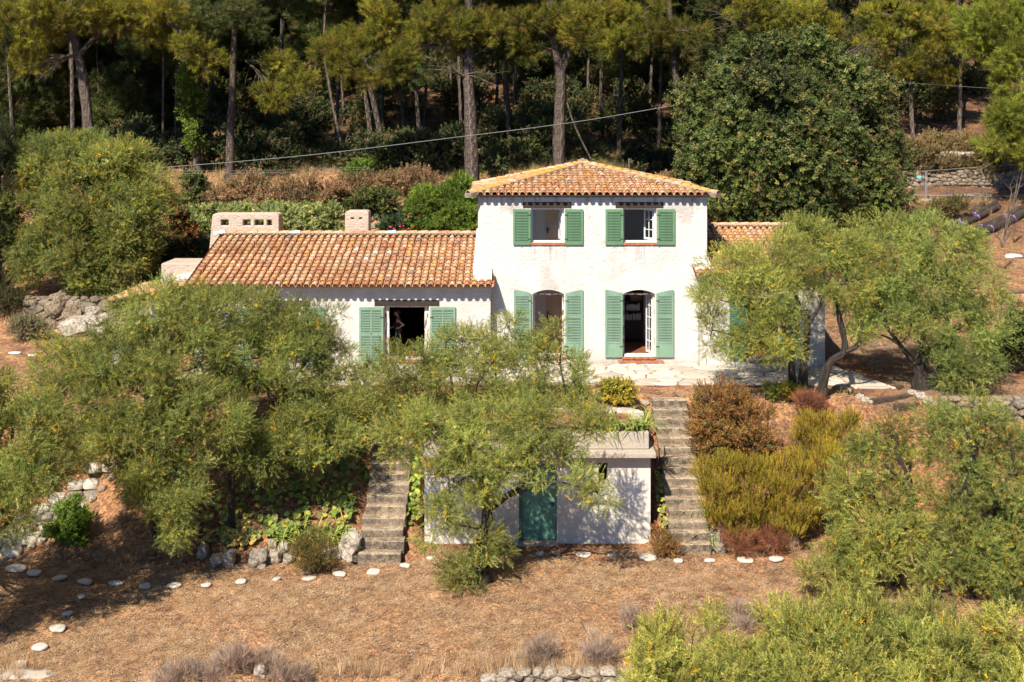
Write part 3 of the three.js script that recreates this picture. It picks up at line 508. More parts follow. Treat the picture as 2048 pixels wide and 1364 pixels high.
// the low roof at the left end, its posts and the plastered parapet above
{
  const roof = new THREE.Group(); roof.name = 'porch_roof'; house.add(roof);
  const hiX = LX0 - 0.05, loX = WX(217, 42.8), yH = 6.0, yL = WY(606, 42.8), z0 = -4.2, z1 = 0.2;
  const v = V(hiX - loX, yH - yL, 0), L = v.length(); v.normalize();
  mesh('roof_slab', prism([V(loX, yL, z1), V(hiX, yH, z1), V(hiX, yH, z0), V(loX, yL, z0)], 0.09), M.darkWood, roof);
  tileSlope(roof, V(loX, yL, z0), V(0, 0, 1), v, z1 - z0, L, 0.352, (s, t) => t < L - 0.1, () => false);
  mesh('rafter', join([0.1, -1.3, -2.7].map((z) => prism([V(loX + 0.1, yL - 0.1, z), V(hiX, yH - 0.1, z), V(hiX, yH - 0.1, z - 0.14), V(loX + 0.1, yL - 0.1, z - 0.14)], 0.16))), M.darkWood, roof);
  mesh('wall_plate', bx(loX + 0.25, loX + 0.45, yL - 0.28, yL - 0.1, z0, z1 - 0.1), M.darkWood, house);
  mesh('pillar', bx(WX(222, 42.8), WX(246, 42.8), 2.8, 3.95, -0.35, 0.12, 0.03), M.whiteMortar, house);
  mesh('pillar', bx(loX + 0.25, loX + 0.55, 3.9, yL - 0.28, -4.1, -3.8), M.whiteMortar, house);
  mesh('wall', bx(loX + 1.6, LX0, 2.8, yH - 0.6, -4.5, -4.25), M.plaster, house);
  mesh('parapet', bx(WX(323, 45.2), LX0, 5.1, WY(526, 45.2), -3.9, -2.1, 0.07), M.pinkPlaster, house, 'low plastered parapet over the porch');
  const q = (x) => yL + (x - loX) / (hiX - loX) * (yH - yL);
  mesh('flashing', prism([V(WX(323, 45), q(WX(323, 45)) + 0.34, -1.95), V(LX0, q(LX0) + 0.34, -1.95), V(LX0, q(LX0) + 0.34, -2.09), V(WX(323, 45), q(WX(323, 45)) + 0.34, -2.09)], 0.3), M.whiteMortar, house);
}

// ------------------------------------------------------------------ stones
const ORD = ['first', 'second', 'third', 'fourth', 'fifth', 'sixth', 'seventh', 'eighth', 'ninth', 'tenth', 'eleventh', 'twelfth', 'thirteenth', 'fourteenth', 'fifteenth', 'sixteenth', 'seventeenth', 'eighteenth', 'nineteenth', 'twentieth'];
function rockGeo(sx, sy, sz, det = 2, rough = 0.3, s = 1) {
  const g0 = new THREE.IcosahedronGeometry(1, det), p = g0.attributes.position, k = R(0, 90);
  for (let i = 0; i < p.count; i++) {
    const x = p.getX(i), y = p.getY(i), z = p.getZ(i);
    let q = 1 + rough * 2 * (fbm(x * 1.6 + k, y * 1.6 + z * 1.3 + k, s, 3) - 0.5) + rough * 0.8 * (fbm(x * 4 + z * 3 + k, y * 4 - k, s + 9, 2) - 0.5);
    const m = Math.max(Math.abs(x), Math.abs(y), Math.abs(z)); q *= lerp(1, 0.82 / m, 0.35);
    p.setXYZ(i, x * q * sx, y * q * sy, z * q * sz);
  }
  g0.computeVertexNormals(); return boxUV(clean(g0));
}
function clip(poly, a, b, c) {                           // keep a*x + b*y <= c
  const out = []; for (let i = 0; i < poly.length; i++) { const p = poly[i], q = poly[(i + 1) % poly.length], dp = a * p[0] + b * p[1] - c, dq = a * q[0] + b * q[1] - c; if (dp <= 0) out.push(p); if (dp * dq < 0) { const t = dp / (dp - dq); out.push([lerp(p[0], q[0], t), lerp(p[1], q[1], t)]); } } return out;
}
function cells(w, hh, sx, sy, jit = 0.42) {              // irregular polygons that fill a w x hh rectangle
  const nx = Math.max(1, Math.round(w / sx)), ny = Math.max(1, Math.round(hh / sy)), P = [];
  for (let j = -1; j <= ny; j++) for (let i = -1; i <= nx; i++) P.push([(i + 0.5 + (j % 2 ? 0.5 : 0) + R(-jit, jit)) * w / nx, (j + 0.5 + R(-jit, jit)) * hh / ny]);
  const out = [], q = sx / sy;
  for (const c of P) {
    let poly = [[0, 0], [w, 0], [w, hh], [0, hh]];
    for (const d of P) if (d !== c && Math.abs(d[0] - c[0]) < 3 * sx && Math.abs(d[1] - c[1]) < 3 * sy) { const a = d[0] - c[0], b = (d[1] - c[1]) * q * q; poly = clip(poly, a, b, a * (c[0] + d[0]) / 2 + b * (c[1] + d[1]) / 2); if (poly.length < 3) break; }
    if (poly.length > 2) out.push(poly);
  }
  return out;
}
function cellStone(poly, gap, thick, place, bulge = 0.5) {   // a stone over a polygon: place(u, v, d) -> Vector3
  let cx = 0, cy = 0; for (const p of poly) { cx += p[0] / poly.length; cy += p[1] / poly.length; }
  const pts = []; for (let i = 0; i < poly.length; i++) { const p = poly[i], q = poly[(i + 1) % poly.length]; pts.push([lerp(p[0], q[0], 0.22), lerp(p[1], q[1], 0.22)], [lerp(p[0], q[0], 0.78), lerp(p[1], q[1], 0.78)]); }
  const size = Math.max(0.03, ...pts.map((p) => Math.hypot(p[0] - cx, p[1] - cy))), n = pts.length, pos = [], idx = [], sh = (k) => Math.max(0.3, 1 - k / size);
  const ring = (k, d, w) => { for (const p of pts) { const v = place(cx + (p[0] - cx) * k, cy + (p[1] - cy) * k, d + R(-w, w)); pos.push(v.x, v.y, v.z); } };
  ring(sh(gap), -0.02, 0); ring(sh(gap), thick * 0.55, 0); ring(sh(gap) * 0.8, thick * (1 - 0.12 * bulge), thick * 0.12 * bulge); const c = place(cx, cy, thick * (1 + 0.15 * bulge)); pos.push(c.x, c.y, c.z);
  for (let r = 0; r < 2; r++) for (let i = 0; i < n; i++) { const a = r * n + i, b = r * n + (i + 1) % n; idx.push(a, b, a + n, a + n, b, b + n); } for (let i = 0; i < n; i++) idx.push(2 * n + i, 2 * n + (i + 1) % n, 3 * n);
  const g = new THREE.BufferGeometry(); g.setAttribute('position', new THREE.Float32BufferAttribute(pos, 3)); g.setIndex(idx); g.computeVertexNormals();
  const e = place(cx, cy, 1).sub(place(cx, cy, 0)).normalize(); const nn = V(g.attributes.normal.getX(3 * n), g.attributes.normal.getY(3 * n), g.attributes.normal.getZ(3 * n));
  if (nn.dot(e) < 0) { g.setIndex(idx.map((v, i) => idx[i - (i % 3) + [0, 2, 1][i % 3]])); g.computeVertexNormals(); }
  return boxUV(clean(g));
}
function stoneWall(label, x0, x1, zf, yb, yt, sx, sy, mats, depth = 0.3, topFn) {
  const t = thing('dry_stone_wall', label, 'stone wall', V(0, 0, 0)), hh = (x) => topFn ? topFn((x - x0) / (x1 - x0)) : 1;
  const core = []; for (let x = x0; x < x1; x += 0.5) { const k = Math.min(hh(x), hh(Math.min(x1, x + 0.5))), xb = Math.min(x1, x + 0.5); if (k > 0.15) core.push(bx(x, xb, yb(x) - 0.3, yb(x) + (yt(x) - yb(x)) * k - 0.06, zf(x) - depth, zf(x) - 0.05)); }
  mesh('core', join(core), M.mortar, t);
  for (const poly of cells(x1 - x0, 1, sx, sy)) {
    let cu = 0, cv = 0; for (const p of poly) { cu += p[0] / poly.length; cv += p[1] / poly.length; }
    if (cv > hh(x0 + cu) - 0.03) continue;
    const th = R(0.07, 0.17);
    mesh('stone', cellStone(poly, 0.012, th, (u, v, d) => V(x0 + u, lerp(yb(x0 + cu), yt(x0 + cu), v * Math.min(1, hh(x0 + cu) / Math.max(cv, 0.01))), zf(x0 + u) - 0.06 + d), 1), pick(mats), t);
  }
  if (topFn !== null) for (let x = x0; x < x1 - 0.1;) { const w = R(0.22, 0.5), k = hh(x + w / 2); if (k > 0.2) { const s = mesh('stone', rockGeo(w * 0.52, R(0.07, 0.12), depth * 0.6, 1, 0.25), pick(mats), t); s.position.set(x + w / 2, yb(x) + (yt(x) - yb(x)) * k + 0.0, zf(x) - depth * 0.42); s.rotation.y = R(-0.3, 0.3); } x += w; }
  return t;
}
// ------------------------------------------------------------------ terrace of irregular flagstones
{
  const t = tag(mesh('terrace', join([bx(-11.2, 11.1, 2.7, TERRACE, 0.51, 3.62), bx(LX1 + 0.01, RX0 - 0.01, 2.7, TERRACE, 0.01, 0.509), prism([V(11.101, TERRACE, 4.1), V(12.5, TERRACE, 4.1), V(11.101, TERRACE, -0.6)], 0.5)]), std({ map: rep(T.ground, 0.6), color: lin(0.62, 0.5, 0.42) })), '', '', '', 'structure');
  const regions = [[[-11.2, 0.515], [11.1, 0.515], [11.1, 3.62], [-11.2, 3.62]], [[LX1 + 0.01, 0.012], [RX0 - 0.01, 0.012], [RX0 - 0.01, 0.512], [LX1 + 0.01, 0.512]], [[11.103, -0.6], [12.5, 4.1], [11.103, 4.1]]];
  for (const poly of cells(24, 5, 0.8, 0.62)) for (const reg of regions) {
    let q = poly.map((p) => [p[0] - 11.3, p[1] - 0.7]);
    for (let i = 0; i < reg.length && q.length; i++) { const a = reg[i], b = reg[(i + 1) % reg.length], nx = b[1] - a[1], ny = -(b[0] - a[0]); q = clip(q, nx, ny, nx * a[0] + ny * a[1]); }
    if (q.length < 3) continue;
    mesh('flagstone', cellStone(q, 0.03, 0.035 + R(0, 0.012), (u, v, d) => V(u, TERRACE + d, v), 0.25), pick(FLAGS), t);
  }
}
// ------------------------------------------------------------------ concrete stairs
function stairs(label, x0, x1, zb, zt, y0, y1, n, side) {
  const t = thing('garden_stairs', label, 'stairs', V(0, 0, 0));
  for (let i = 0; i < n; i++) {
    const za = lerp(zb, zt, i / n), zc = lerp(zb, zt, (i + 1) / n), ya = lerp(y0, y1, (i + 1) / n), g = new RoundedBoxGeometry(x1 - x0 + R(-0.04, 0.05), (y1 - y0) / n + 0.24, za - zc + 0.14, 5, 0.022), p = g.attributes.position;
    for (let k = 0; k < p.count; k++) { const a = fbm(p.getX(k) * 5 + i * 9, p.getZ(k) * 7 + p.getY(k) * 6, 141, 3) - 0.5; p.setXYZ(k, p.getX(k) + a * 0.03, p.getY(k) + a * 0.025, p.getZ(k) + a * 0.035); }
    g.computeVertexNormals(); g.translate((x0 + x1) / 2 + R(-0.02, 0.02), ya - ((y1 - y0) / n + 0.24) / 2 + R(-0.012, 0.012), (za + zc - 0.14) / 2 + R(-0.01, 0.01));
    const cg = boxUV(clean(g)), nn = cg.attributes.normal, pp = cg.attributes.position, cc = new Float32Array(nn.count * 3);   // upward faces paler, all other faces darker and mottled
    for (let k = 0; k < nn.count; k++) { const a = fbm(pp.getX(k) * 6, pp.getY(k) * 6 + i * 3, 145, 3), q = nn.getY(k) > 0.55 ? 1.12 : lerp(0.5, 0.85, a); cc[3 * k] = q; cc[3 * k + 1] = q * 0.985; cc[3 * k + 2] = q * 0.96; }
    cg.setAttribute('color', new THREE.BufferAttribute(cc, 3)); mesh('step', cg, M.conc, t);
  }
  return t;
}
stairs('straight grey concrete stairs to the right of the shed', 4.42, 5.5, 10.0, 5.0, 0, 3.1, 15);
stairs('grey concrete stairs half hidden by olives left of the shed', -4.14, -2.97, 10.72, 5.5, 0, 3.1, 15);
// ------------------------------------------------------------------ the shed under the planter
{
  const zf = 9.3, Z = CZ - zf, x0 = WX(849, Z), x1 = WX(1301, Z), yT = 2.47;
  const shed = thing('garden_shed', 'low white shed with green door built into the bank', 'shed', V(0, 0, 0));
  const d = { x0: WX(1038, Z), x1: WX(1114, Z), y0: 0.04, y1: WY(928, Z) }, w = { x0: WX(1197, Z), x1: WX(1215, Z), y0: WY(966, Z), y1: WY(926, Z) };
  const sh = new THREE.Shape(); sh.moveTo(x0, -0.3); sh.lineTo(d.x0, -0.3); sh.lineTo(d.x0, d.y1); sh.lineTo(d.x1, d.y1); sh.lineTo(d.x1, -0.3); sh.lineTo(x1, -0.3); sh.lineTo(x1, yT); sh.lineTo(x0, yT); sh.closePath();
  const hp = new THREE.Path(); hp.moveTo(w.x0, w.y0); hp.lineTo(w.x0, w.y1); hp.lineTo(w.x1, w.y1); hp.lineTo(w.x1, w.y0); hp.closePath(); sh.holes.push(hp);
  const g = new THREE.ExtrudeGeometry(sh, { depth: 0.26, bevelEnabled: false }); g.translate(0, 0, zf - 0.26);
  mesh('wall', boxUV(clean(g)), M.shedPlaster, shed);
  mesh('wall', bx(x0, x0 + 0.25, -0.3, yT, 6.4, zf - 0.262), M.shedPlaster, shed); mesh('wall', bx(x1 - 0.25, x1, -0.3, yT, 6.4, zf - 0.262), M.shedPlaster, shed);
  mesh('back_wall', bx(x0, x1, -0.3, yT, 7.5, 7.6), M.roomDark, shed);
  const door = mesh('door', bx(d.x0 + 0.085, d.x1 - 0.004, d.y0 + 0.03, d.y1 - 0.01, zf - 0.16, zf - 0.11, 0.006), M.shedDoor, shed);
  mesh('handle', join([bx(d.x1 - 0.12, d.x1 - 0.09, 1.0, 1.14, zf - 0.109, zf - 0.09), bx(d.x1 - 0.2, d.x1 - 0.1, 1.08, 1.1, zf - 0.07, zf - 0.05), bx(d.x1 - 0.11, d.x1 - 0.095, 1.08, 1.1, zf - 0.09, zf - 0.07)]), M.iron, door);
  mesh('door_frame', join([bx(d.x0 + 0.002, d.x0 + 0.08, d.y0, d.y1 - 0.002, zf - 0.2, zf - 0.02), bx(d.x0 + 0.081, d.x1 - 0.002, d.y1 - 0.009, d.y1 - 0.001, zf - 0.2, zf - 0.06)]), M.shutterR, shed);
  mesh('threshold', bx(d.x0 - 0.05, d.x1 + 0.05, -0.1, 0.06, zf - 0.2, zf + 0.16, 0.02), M.slab, shed);
  mesh('window_bar', join([0.35, 0.65].map((t) => new THREE.CylinderGeometry(0.008, 0.008, w.y1 - w.y0, 6).translate(lerp(w.x0, w.x1, t), (w.y0 + w.y1) / 2, zf - 0.12))), M.iron, shed);
  mesh('roof_slab', bx(x0 - 0.1, x1 + 0.13, yT + 0.002, yT + 0.15, 6.4, zf + 0.33, 0.03), M.slab, shed);
  // the raised bed on the roof
  const px1 = 3.86, rim = (a, b, c, e) => bx(a, b, yT + 0.152, 3.1, c, e, 0.03);
  mesh('planter_wall', join([rim(x0 + 0.05, px1, zf - 0.25, zf - 0.07), rim(px1 - 0.18, px1 - 0.002, 7.2, zf - 0.252), rim(x0 + 0.052, x0 + 0.23, 6.9, zf - 0.252)]), M.slab, shed);
  mesh('planter_soil', bx(x0 + 0.232, px1 - 0.182, yT + 0.151, 2.98, 6.5, zf - 0.253), std({ map: rep(T.ground, 0.5), color: lin(0.5, 0.42, 0.38) }), shed);
  // pale curved kerb along the back of the bed
  const kerb = new THREE.Group(); kerb.name = 'kerb'; shed.add(kerb);
  for (let x = x0; x < 3.2; x += 0.55) mesh('kerb_stone', bx(x, Math.min(3.2, x + 0.535), 2.8, 3.13 + R(-0.01, 0.01), 6.35, 6.75, 0.03), pick(FLAGS), kerb);
  for (let i = 0; i < 5; i++) { const s = mesh('kerb_stone', bx(-0.17, 0.17, -0.3, 0, -0.2, 0.2, 0.03), pick(FLAGS), kerb), a = i / 4 * Math.PI / 2; s.position.set(3.25 + 0.5 * Math.sin(a), 3.13 + R(-0.01, 0.01), 7.05 - 0.5 * Math.cos(a)); s.rotation.y = -a; }
}
// ------------------------------------------------------------------ dry stone walls
stoneWall('pale dry stone wall along the bottom edge of the lawn', -1.15, 3.6, (x) => 17.32 - 0.04 * x, () => -1.25, (x) => -0.03, 0.3, 0.24, [STONES[0], STONES[0], STONES[2], WALLSTONES[3], STONES[3]], 0.35, (t) => 0.55 + 0.45 * sst(0, 0.2, t));
stoneWall('rough boulder wall holding the upper terrace on the far left', -20.1, -12.2, () => -6.25, () => 3.2, (x) => 4.62, 0.62, 0.34, [WALLSTONES[0], WALLSTONES[1], WALLSTONES[2], WALLSTONES[3]], 0.5);
stoneWall('tumbledown dry stone wall behind the wire fence by the lane', 24.6, 33.5, () => -32.35, (x) => x < 26.5 ? 7.5 : 7.95, () => 8.85, 0.42, 0.24, [WALLSTONES[3], WALLSTONES[1], STONES[3]], 0.4, (t) => 0.85 + 0.15 * Math.sin(t * 17));
stoneWall('low stone wall edging the path on the right side', 13.5, 18, (x) => 5.25, () => 2.35, () => 3.1, 0.45, 0.4, [WALLSTONES[0], STONES[1], WALLSTONES[1]], 0.35);
stoneWall('dark stone wall between the tower and the big oak', 9.0, 12.6, () => -18.7, () => 6.1, () => 7.5, 0.45, 0.25, [WALLSTONES[2], STONES[1]], 0.4);
// ------------------------------------------------------------------ stepping stones, boulders, kerbs
const slabG = [0, 1, 2, 3, 4, 5, 6, 7].map((k) => { const n = 6, poly = []; for (let i = 0; i < n; i++) { const a = i / n * 6.283 + R(-0.35, 0.35), r = R(0.68, 1.15); poly.push([Math.cos(a) * r, Math.sin(a) * r * 0.72]); } return cellStone(poly, 0.02, 0.05, (u, v, d) => V(u, d, v), 0.3); });
const stoneSpots = [], STEPM = std({ map: rep(T.plasterC, 1.7), bumpMap: rep(T.stoneB, 1.4), bumpScale: 0.02, color: lin(0.64, 0.58, 0.51) });
function flatStone(px, py, wpx, label, group, name = 'stepping_stone') {
  const p = hit(px, py), Z = CZ - p.z, s = wpx * Z / F / 2.0;
  const m = tag(mesh(name, pick(slabG), pick([FLAGS[2], STEPM, STEPM, FLAGS[0]])), label, 'stepping stone', group);
  stoneSpots.push([p.x, p.z, s]); m.position.copy(p).add(V(0, 0.032, 0)); m.scale.set(s, 0.8, s * R(1.05, 1.5)); m.rotation.y = R(-0.35, 0.35); return m;
}
const ROW = [[32, 1140, 50], [68, 1150, 38], [120, 1159, 38], [169, 1167, 40], [232, 1170, 38], [292, 1176, 34], [349, 1175, 34], [413, 1174, 28], [481, 1166, 28], [554, 1161, 24], [619, 1160, 34], [679, 1152, 34], [746, 1146, 36], [810, 1134, 27], [861, 1119, 20], [1080, 1110, 26], [1115, 1111, 16], [1168, 1112, 42], [1224, 1115, 24], [1294, 1116, 42], [1356, 1124, 25], [1420, 1125, 26], [1491, 1123, 40], [1551, 1121, 38]];
ROW.forEach(([x, y, w], i) => flatStone(x, y, w, i < 12 ? `${ORD[i]} flat stepping stone from the left in the row across the lawn` : i < 15 ? `flat pale stepping stone, ${['right of the left stairs foot', 'next right of it, before the central olive', 'half hidden left of the central olive'][i - 12]}` : i < 20 ? `${ORD[i - 15]} flat stepping stone in the shade before the shed` : `${ORD[i - 20]} flat stepping stone right of the shade, below the right stairs`, 'stepping stones in a row across the lawn'));
[[163, 1196, 26], [136, 1231, 26], [115, 1261, 42], [81, 1297, 40], [43, 1331, 36]].forEach(([x, y, w], i) => flatStone(x, y, w, `${ORD[i]} flat stone of the branch row running down the lawn's left`, 'stepping stones of the branch row'));
flatStone(30, 708, 32, 'flat stone lying in tree shade on the upper left yard, left one', 'flat stones on the upper left yard'); flatStone(65, 712, 26, 'flat stone lying in tree shade on the upper left yard, right one', 'flat stones on the upper left yard');
function boulder(px, py, wpx, hpx, label, mat, det = 3, group) {   // px, py: middle of the foot
  const p = hit(px, py), k = (CZ - p.z) / F, sx = wpx * k / 2, sy = hpx * k / 2;
  const m = tag(mesh('boulder', rockGeo(sx, sy, (sx + sy) / 2, det, 0.42), mat), label, 'boulder', group); m.position.copy(p).add(V(0, sy * 0.75, -0.1)); return m;
}
boulder(700, 1122, 46, 66, 'tall pitted white boulder at the foot of the left stairs', STONES[2]);
boulder(1437, 1103, 34, 46, 'grey cracked boulder beside the right stairs foot', STONES[1]); boulder(1440, 1106, 26, 22, 'small grey boulder under the cracked one by the right stairs', STONES[1], 2);
boulder(517, 1135, 40, 40, 'rounded grey boulder in the middle of the left bank foot', STONES[1]);
[[432, 1135, 26, 28], [455, 1133, 30, 34], [548, 1128, 26, 30], [566, 1110, 26, 26], [575, 1130, 22, 20], [588, 1116, 20, 26], [650, 1122, 24, 26], [672, 1118, 24, 22], [404, 1118, 24, 30], [362, 1104, 26, 34], [338, 1088, 24, 30], [545, 1100, 20, 22]].forEach(([a, b, c, d], i) => boulder(a, b, c, d, `small pale rock, ${ORD[i]} of those scattered along the left bank foot`, pick([STONES[0], STONES[2], STONES[1]]), 2, 'rocks along the left bank foot'));
boulder(170, 668, 96, 40, 'long white limestone outcrop on the upper left yard', STONES[2]); boulder(192, 655, 50, 52, 'dark capped white rock standing on the limestone outcrop', STONES[2]);
boulder(1905, 316, 52, 16, 'white rock slab on the dry slope above the lane', STONES[2], 2); boulder(1940, 314, 40, 12, 'smaller white rock beside the slab on the dry slope', STONES[2], 2);
boulder(1400 + 260, 1062, 16, 30, 'upright pale stone under the heather beside the olive', STONES[0], 2); boulder(1505, 1092, 22, 22, 'pale stone half sunk under the dry heather edge', STONES[0], 2); boulder(1590, 1096, 22, 22, 'pale stone at the end of the heather bank', STONES[0], 2);
boulder(1235, 800, 14, 12, 'small white stone by the top of the right stairs', STONES[2], 2); boulder(1290, 812, 20, 12, 'white stone touching the top right stairs edge', STONES[2], 2);
boulder(120, 640, 50, 62, 'large brown boulder leaning on the far left wall', WALLSTONES[0], 3); boulder(70, 640, 46, 50, 'dark boulder in shade at the left end of the wall', WALLSTONES[2], 3); boulder(150, 655, 40, 60, 'tall cracked boulder in front of the far left wall', WALLSTONES[0], 3);
boulder(795, 388, 10, 9, 'lone pale stone on the dry slope behind the house', STONES[0], 2);
[[700, 455], [716, 448], [728, 452], [740, 446], [752, 440], [764, 448], [776, 440], [770, 430], [784, 434], [796, 440], [806, 432], [790, 424], [760, 456], [745, 458], [732, 440], [812, 444], [778, 418]].forEach(([a, b], i) => boulder(a, b, R(12, 20), R(10, 15), `rubble stone, ${ORD[i]} in the heap behind the small chimney`, pick([STONES[1], WALLSTONES[2], STONES[0]]), 1, 'stones of the rubble heap behind the house'));
[[1692, 778, 14], [1703, 786, 12], [1722, 800, 18], [1732, 808, 20], [1745, 812, 14], [1826, 792, 18], [1842, 800, 22], [1858, 810, 24], [1874, 818, 20], [1888, 826, 22]].forEach(([a, b, w], i) => { const m = boulder(a, b, w, w * 0.7, i < 5 ? `${ORD[i]} white kerb stone left of the timber steps` : `${ORD[i - 5]} white kerb stone along the path right of the timber steps`, STONES[2], 2, 'kerb stones by the timber steps'); m.name = numbered('kerb_stone'); });
// timber steps at the right end of the terrace
{
  const t = thing('timber_steps', 'weathered timber steps at the right end of the terrace', 'steps', V(0, 0, 0));
  for (const [a, b, c, d] of [[1715, 781, 1806, 778], [1744, 808, 1814, 794], [1790, 824, 1836, 806]]) { const p = hit(a, b), q = hit(c, d), m = p.clone().lerp(q, 0.5), L = p.distanceTo(q), s = mesh('sleeper', bx(-L / 2, L / 2, -0.1, 0.09, -0.1, 0.1, 0.02), M.sleeper, t); s.position.copy(m); s.position.y += 0.03; s.rotation.y = -Math.atan2(q.z - p.z, q.x - p.x); }
}
{ // rough stone steps, far left
  const t = thing('stone_steps', 'curving flight of rough pale stone steps at the left edge', 'steps', V(0, 0, 0));
  for (let i = 0; i < 8; i++) {
    const k = i / 7, z = lerp(10.6, 7.0, k), x = -13.6 + 1.5 * k - 0.6 * (1 - k), y = h(x, z) + 0.06, w = 0.95 - 0.25 * k;
    for (let j = 0; j < 3; j++) { const a = -w + 2 * w * j / 3 + R(-0.05, 0.05), s = mesh('slab', cellStone([[a, -0.3], [a + 0.66 * w + R(-0.05, 0.03), -0.3 + R(-0.05, 0.05)], [a + 0.66 * w, 0.32 + R(-0.05, 0.05)], [a, 0.3]], 0.015, 0.16, (u, v, d) => V(u, d, v), 0.4), pick([FLAGS[0], STONES[1], FLAGS[1]]), t); s.position.set(x, y - 0.08, z); s.rotation.y = 0.25; }
  }
  for (let i = 0; i < 12; i++) { const k = i / 11, z = lerp(10.3, 6.8, k), x = -13.6 + 1.5 * k - 0.6 * (1 - k) + 1.1 - 0.25 * k, s = mesh('stone', rockGeo(R(0.11, 0.17), R(0.07, 0.12), R(0.11, 0.16), 1, 0.3), pick(STONES), t); s.position.set(x, h(x, z) + 0.06, z); }
}
boulder(520, 1364, 26, 30, 'white squared stone at the bottom edge of the lawn', STONES[2], 2);
{ const m = tag(mesh('stone_slab', rockGeo(1.1, 0.1, 0.26, 2, 0.2), FLAGS[1]), 'long pale slab at the bottom left corner', 'stone slab'); m.position.copy(hit(8, 1352)); }
// ------------------------------------------------------------------ the lane, wire fence, pipes and other things on the right
{
  const pos = [], idx = [], n = 30; for (let i = 0; i <= n; i++) { const x = lerp(24.3, 44, i / n); for (const z of [-27.9, -29, -30.1]) pos.push(x, h(x, z) + 0.03, z + 0.03 * (x - 24)); }
  for (let i = 0; i < n; i++) for (let k = 0; k < 2; k++) { const a = i * 3 + k; idx.push(a, a + 3, a + 1, a + 1, a + 3, a + 4); }
  const g = new THREE.BufferGeometry(); g.setAttribute('position', new THREE.Float32BufferAttribute(pos, 3)); g.setIndex(idx); g.computeVertexNormals();
  if (g.attributes.normal.getY(4) < 0) { g.setIndex(idx.map((v, i) => idx[i - (i % 3) + [0, 2, 1][i % 3]])); g.computeVertexNormals(); }
  mesh('road', boxUV(g), M.road).userData.kind = 'structure';
}
const rod = (a, b, r, sides = 6) => { const g = new THREE.CylinderGeometry(r, r, a.distanceTo(b), sides); g.applyMatrix4(new THREE.Matrix4().compose(a.clone().lerp(b, 0.5), new THREE.Quaternion().setFromUnitVectors(V(0, 1, 0), b.clone().sub(a).normalize()), V(1, 1, 1))); return clean(g); };
function fencePanel(a, b, hgt, label) {
  const t = thing('wire_fence_panel', label, 'fence', V(0, 0, 0)), up = V(0, hgt, 0), A = a.clone().add(up), B = b.clone().add(up);
  mesh('post', rod(a.clone().add(V(0, -0.1, 0)), A, 0.024), M.steel, t); mesh('post', rod(b.clone().add(V(0, -0.1, 0)), B, 0.024), M.steel, t); mesh('rail', rod(A, B, 0.016), M.steel, t);
  const w = []; for (let i = 1; i < 9; i++) { const k = V(0, hgt * i / 9, 0); w.push(rod(a.clone().add(k), b.clone().add(k), 0.004, 3)); } const n = Math.round(a.distanceTo(b) / 0.25); for (let i = 1; i < n; i++) { const p = a.clone().lerp(b, i / n); w.push(rod(p, p.clone().add(up), 0.004, 3)); }
  mesh('wire_mesh', join(w), M.steel, t); mesh('fence_foot', bx(-0.35, 0.35, 0, 0.14, -0.11, 0.11, 0.02).translate(a.x, a.y - 0.02, a.z), M.slab, t); return t;
}
{
  const p0 = hit(1798, 404), p1 = hit(1851, 402), p2 = hit(1962, 393), p3 = hit(1967, 393), p4 = hit(2090, 384);
  fencePanel(p0, p1, 1.75, 'wire mesh fence panel with the small blue sign by the oak'); fencePanel(p1.clone().add(V(0.08, 0, 0)), p2, 1.75, 'middle wire mesh fence panel along the lane'); fencePanel(p3.clone().add(V(0.05, 0, 0.1)), p4, 1.8, 'right hand wire mesh fence panel leaving the picture');
  const s = tag(mesh('sign', new RoundedBoxGeometry(0.26, 0.15, 0.01, 1, 0.004), std({ color: lin(0.12, 0.5, 0.72), roughness: 0.4 })), 'small sky blue plate hanging on the wire fence', 'sign'); s.position.copy(p0).lerp(p1, 0.75).add(V(0, 1.42, 0.04));
}
{
  const pipeM = M.pipe; let i = 0; const L = ['upper dark pipe of the far bundle, nearest the dry grass', 'middle dark pipe of the far bundle', 'lowest dark pipe of the far bundle with a purple tie', 'thinner dark pipe of the near bundle with purple ties', 'thick dark pipe of the near bundle, lowest on the slope', 'short dark pipe end behind the near bundle'];
  for (const [a, b, c, d, r] of [[1900, 452, 1966, 414, 0.14], [1890, 462, 1991, 411, 0.14], [1896, 468, 1996, 419, 0.17], [1918, 477, 2075, 404, 0.15], [1940, 484, 2085, 412, 0.22], [1935, 473, 2078, 402, 0.13]]) {
    const p = hit(a, b), q = hit(c, d), m = p.clone().lerp(q, 0.5); p.y += r; q.y += r; m.y = Math.max(h(m.x, m.z) + r * 0.8, (p.y + q.y) / 2 - 0.12);
    const t = thing('drain_pipe', L[i], 'pipe', V(0, 0, 0), 'dark pipes lying on the slope'); const curve = new THREE.CatmullRomCurve3([p, m, q]);
    mesh('tube', boxUV(clean(new THREE.TubeGeometry(curve, 24, r, 12))), pipeM, t);
    mesh('rim', join([0, 1].map((k) => { const e = curve.getPoint(k), d2 = curve.getTangent(k); const g = new THREE.TorusGeometry(r * 0.94, r * 0.12, 6, 12); g.applyMatrix4(new THREE.Matrix4().compose(e, new THREE.Quaternion().setFromUnitVectors(V(0, 0, 1), d2), V(1, 1, 1))); return clean(g); })), pipeM, t);
    if (i > 0 && i < 5) for (const k of [0.25, 0.55]) { const e = curve.getPoint(k), g = new THREE.TorusGeometry(r * 1.01, 0.014, 6, 14); g.applyMatrix4(new THREE.Matrix4().compose(e, new THREE.Quaternion().setFromUnitVectors(V(0, 0, 1), curve.getTangent(k)), V(1, 1, 1.8))); mesh('tie', clean(g), M.purple, t); mesh('tie_end', rockGeo(0.04, 0.07, 0.03, 1, 0.3), M.purple, t).position.copy(e).add(V(0.04, r * 0.7, r * 0.8)); }
    i++;
  }
}
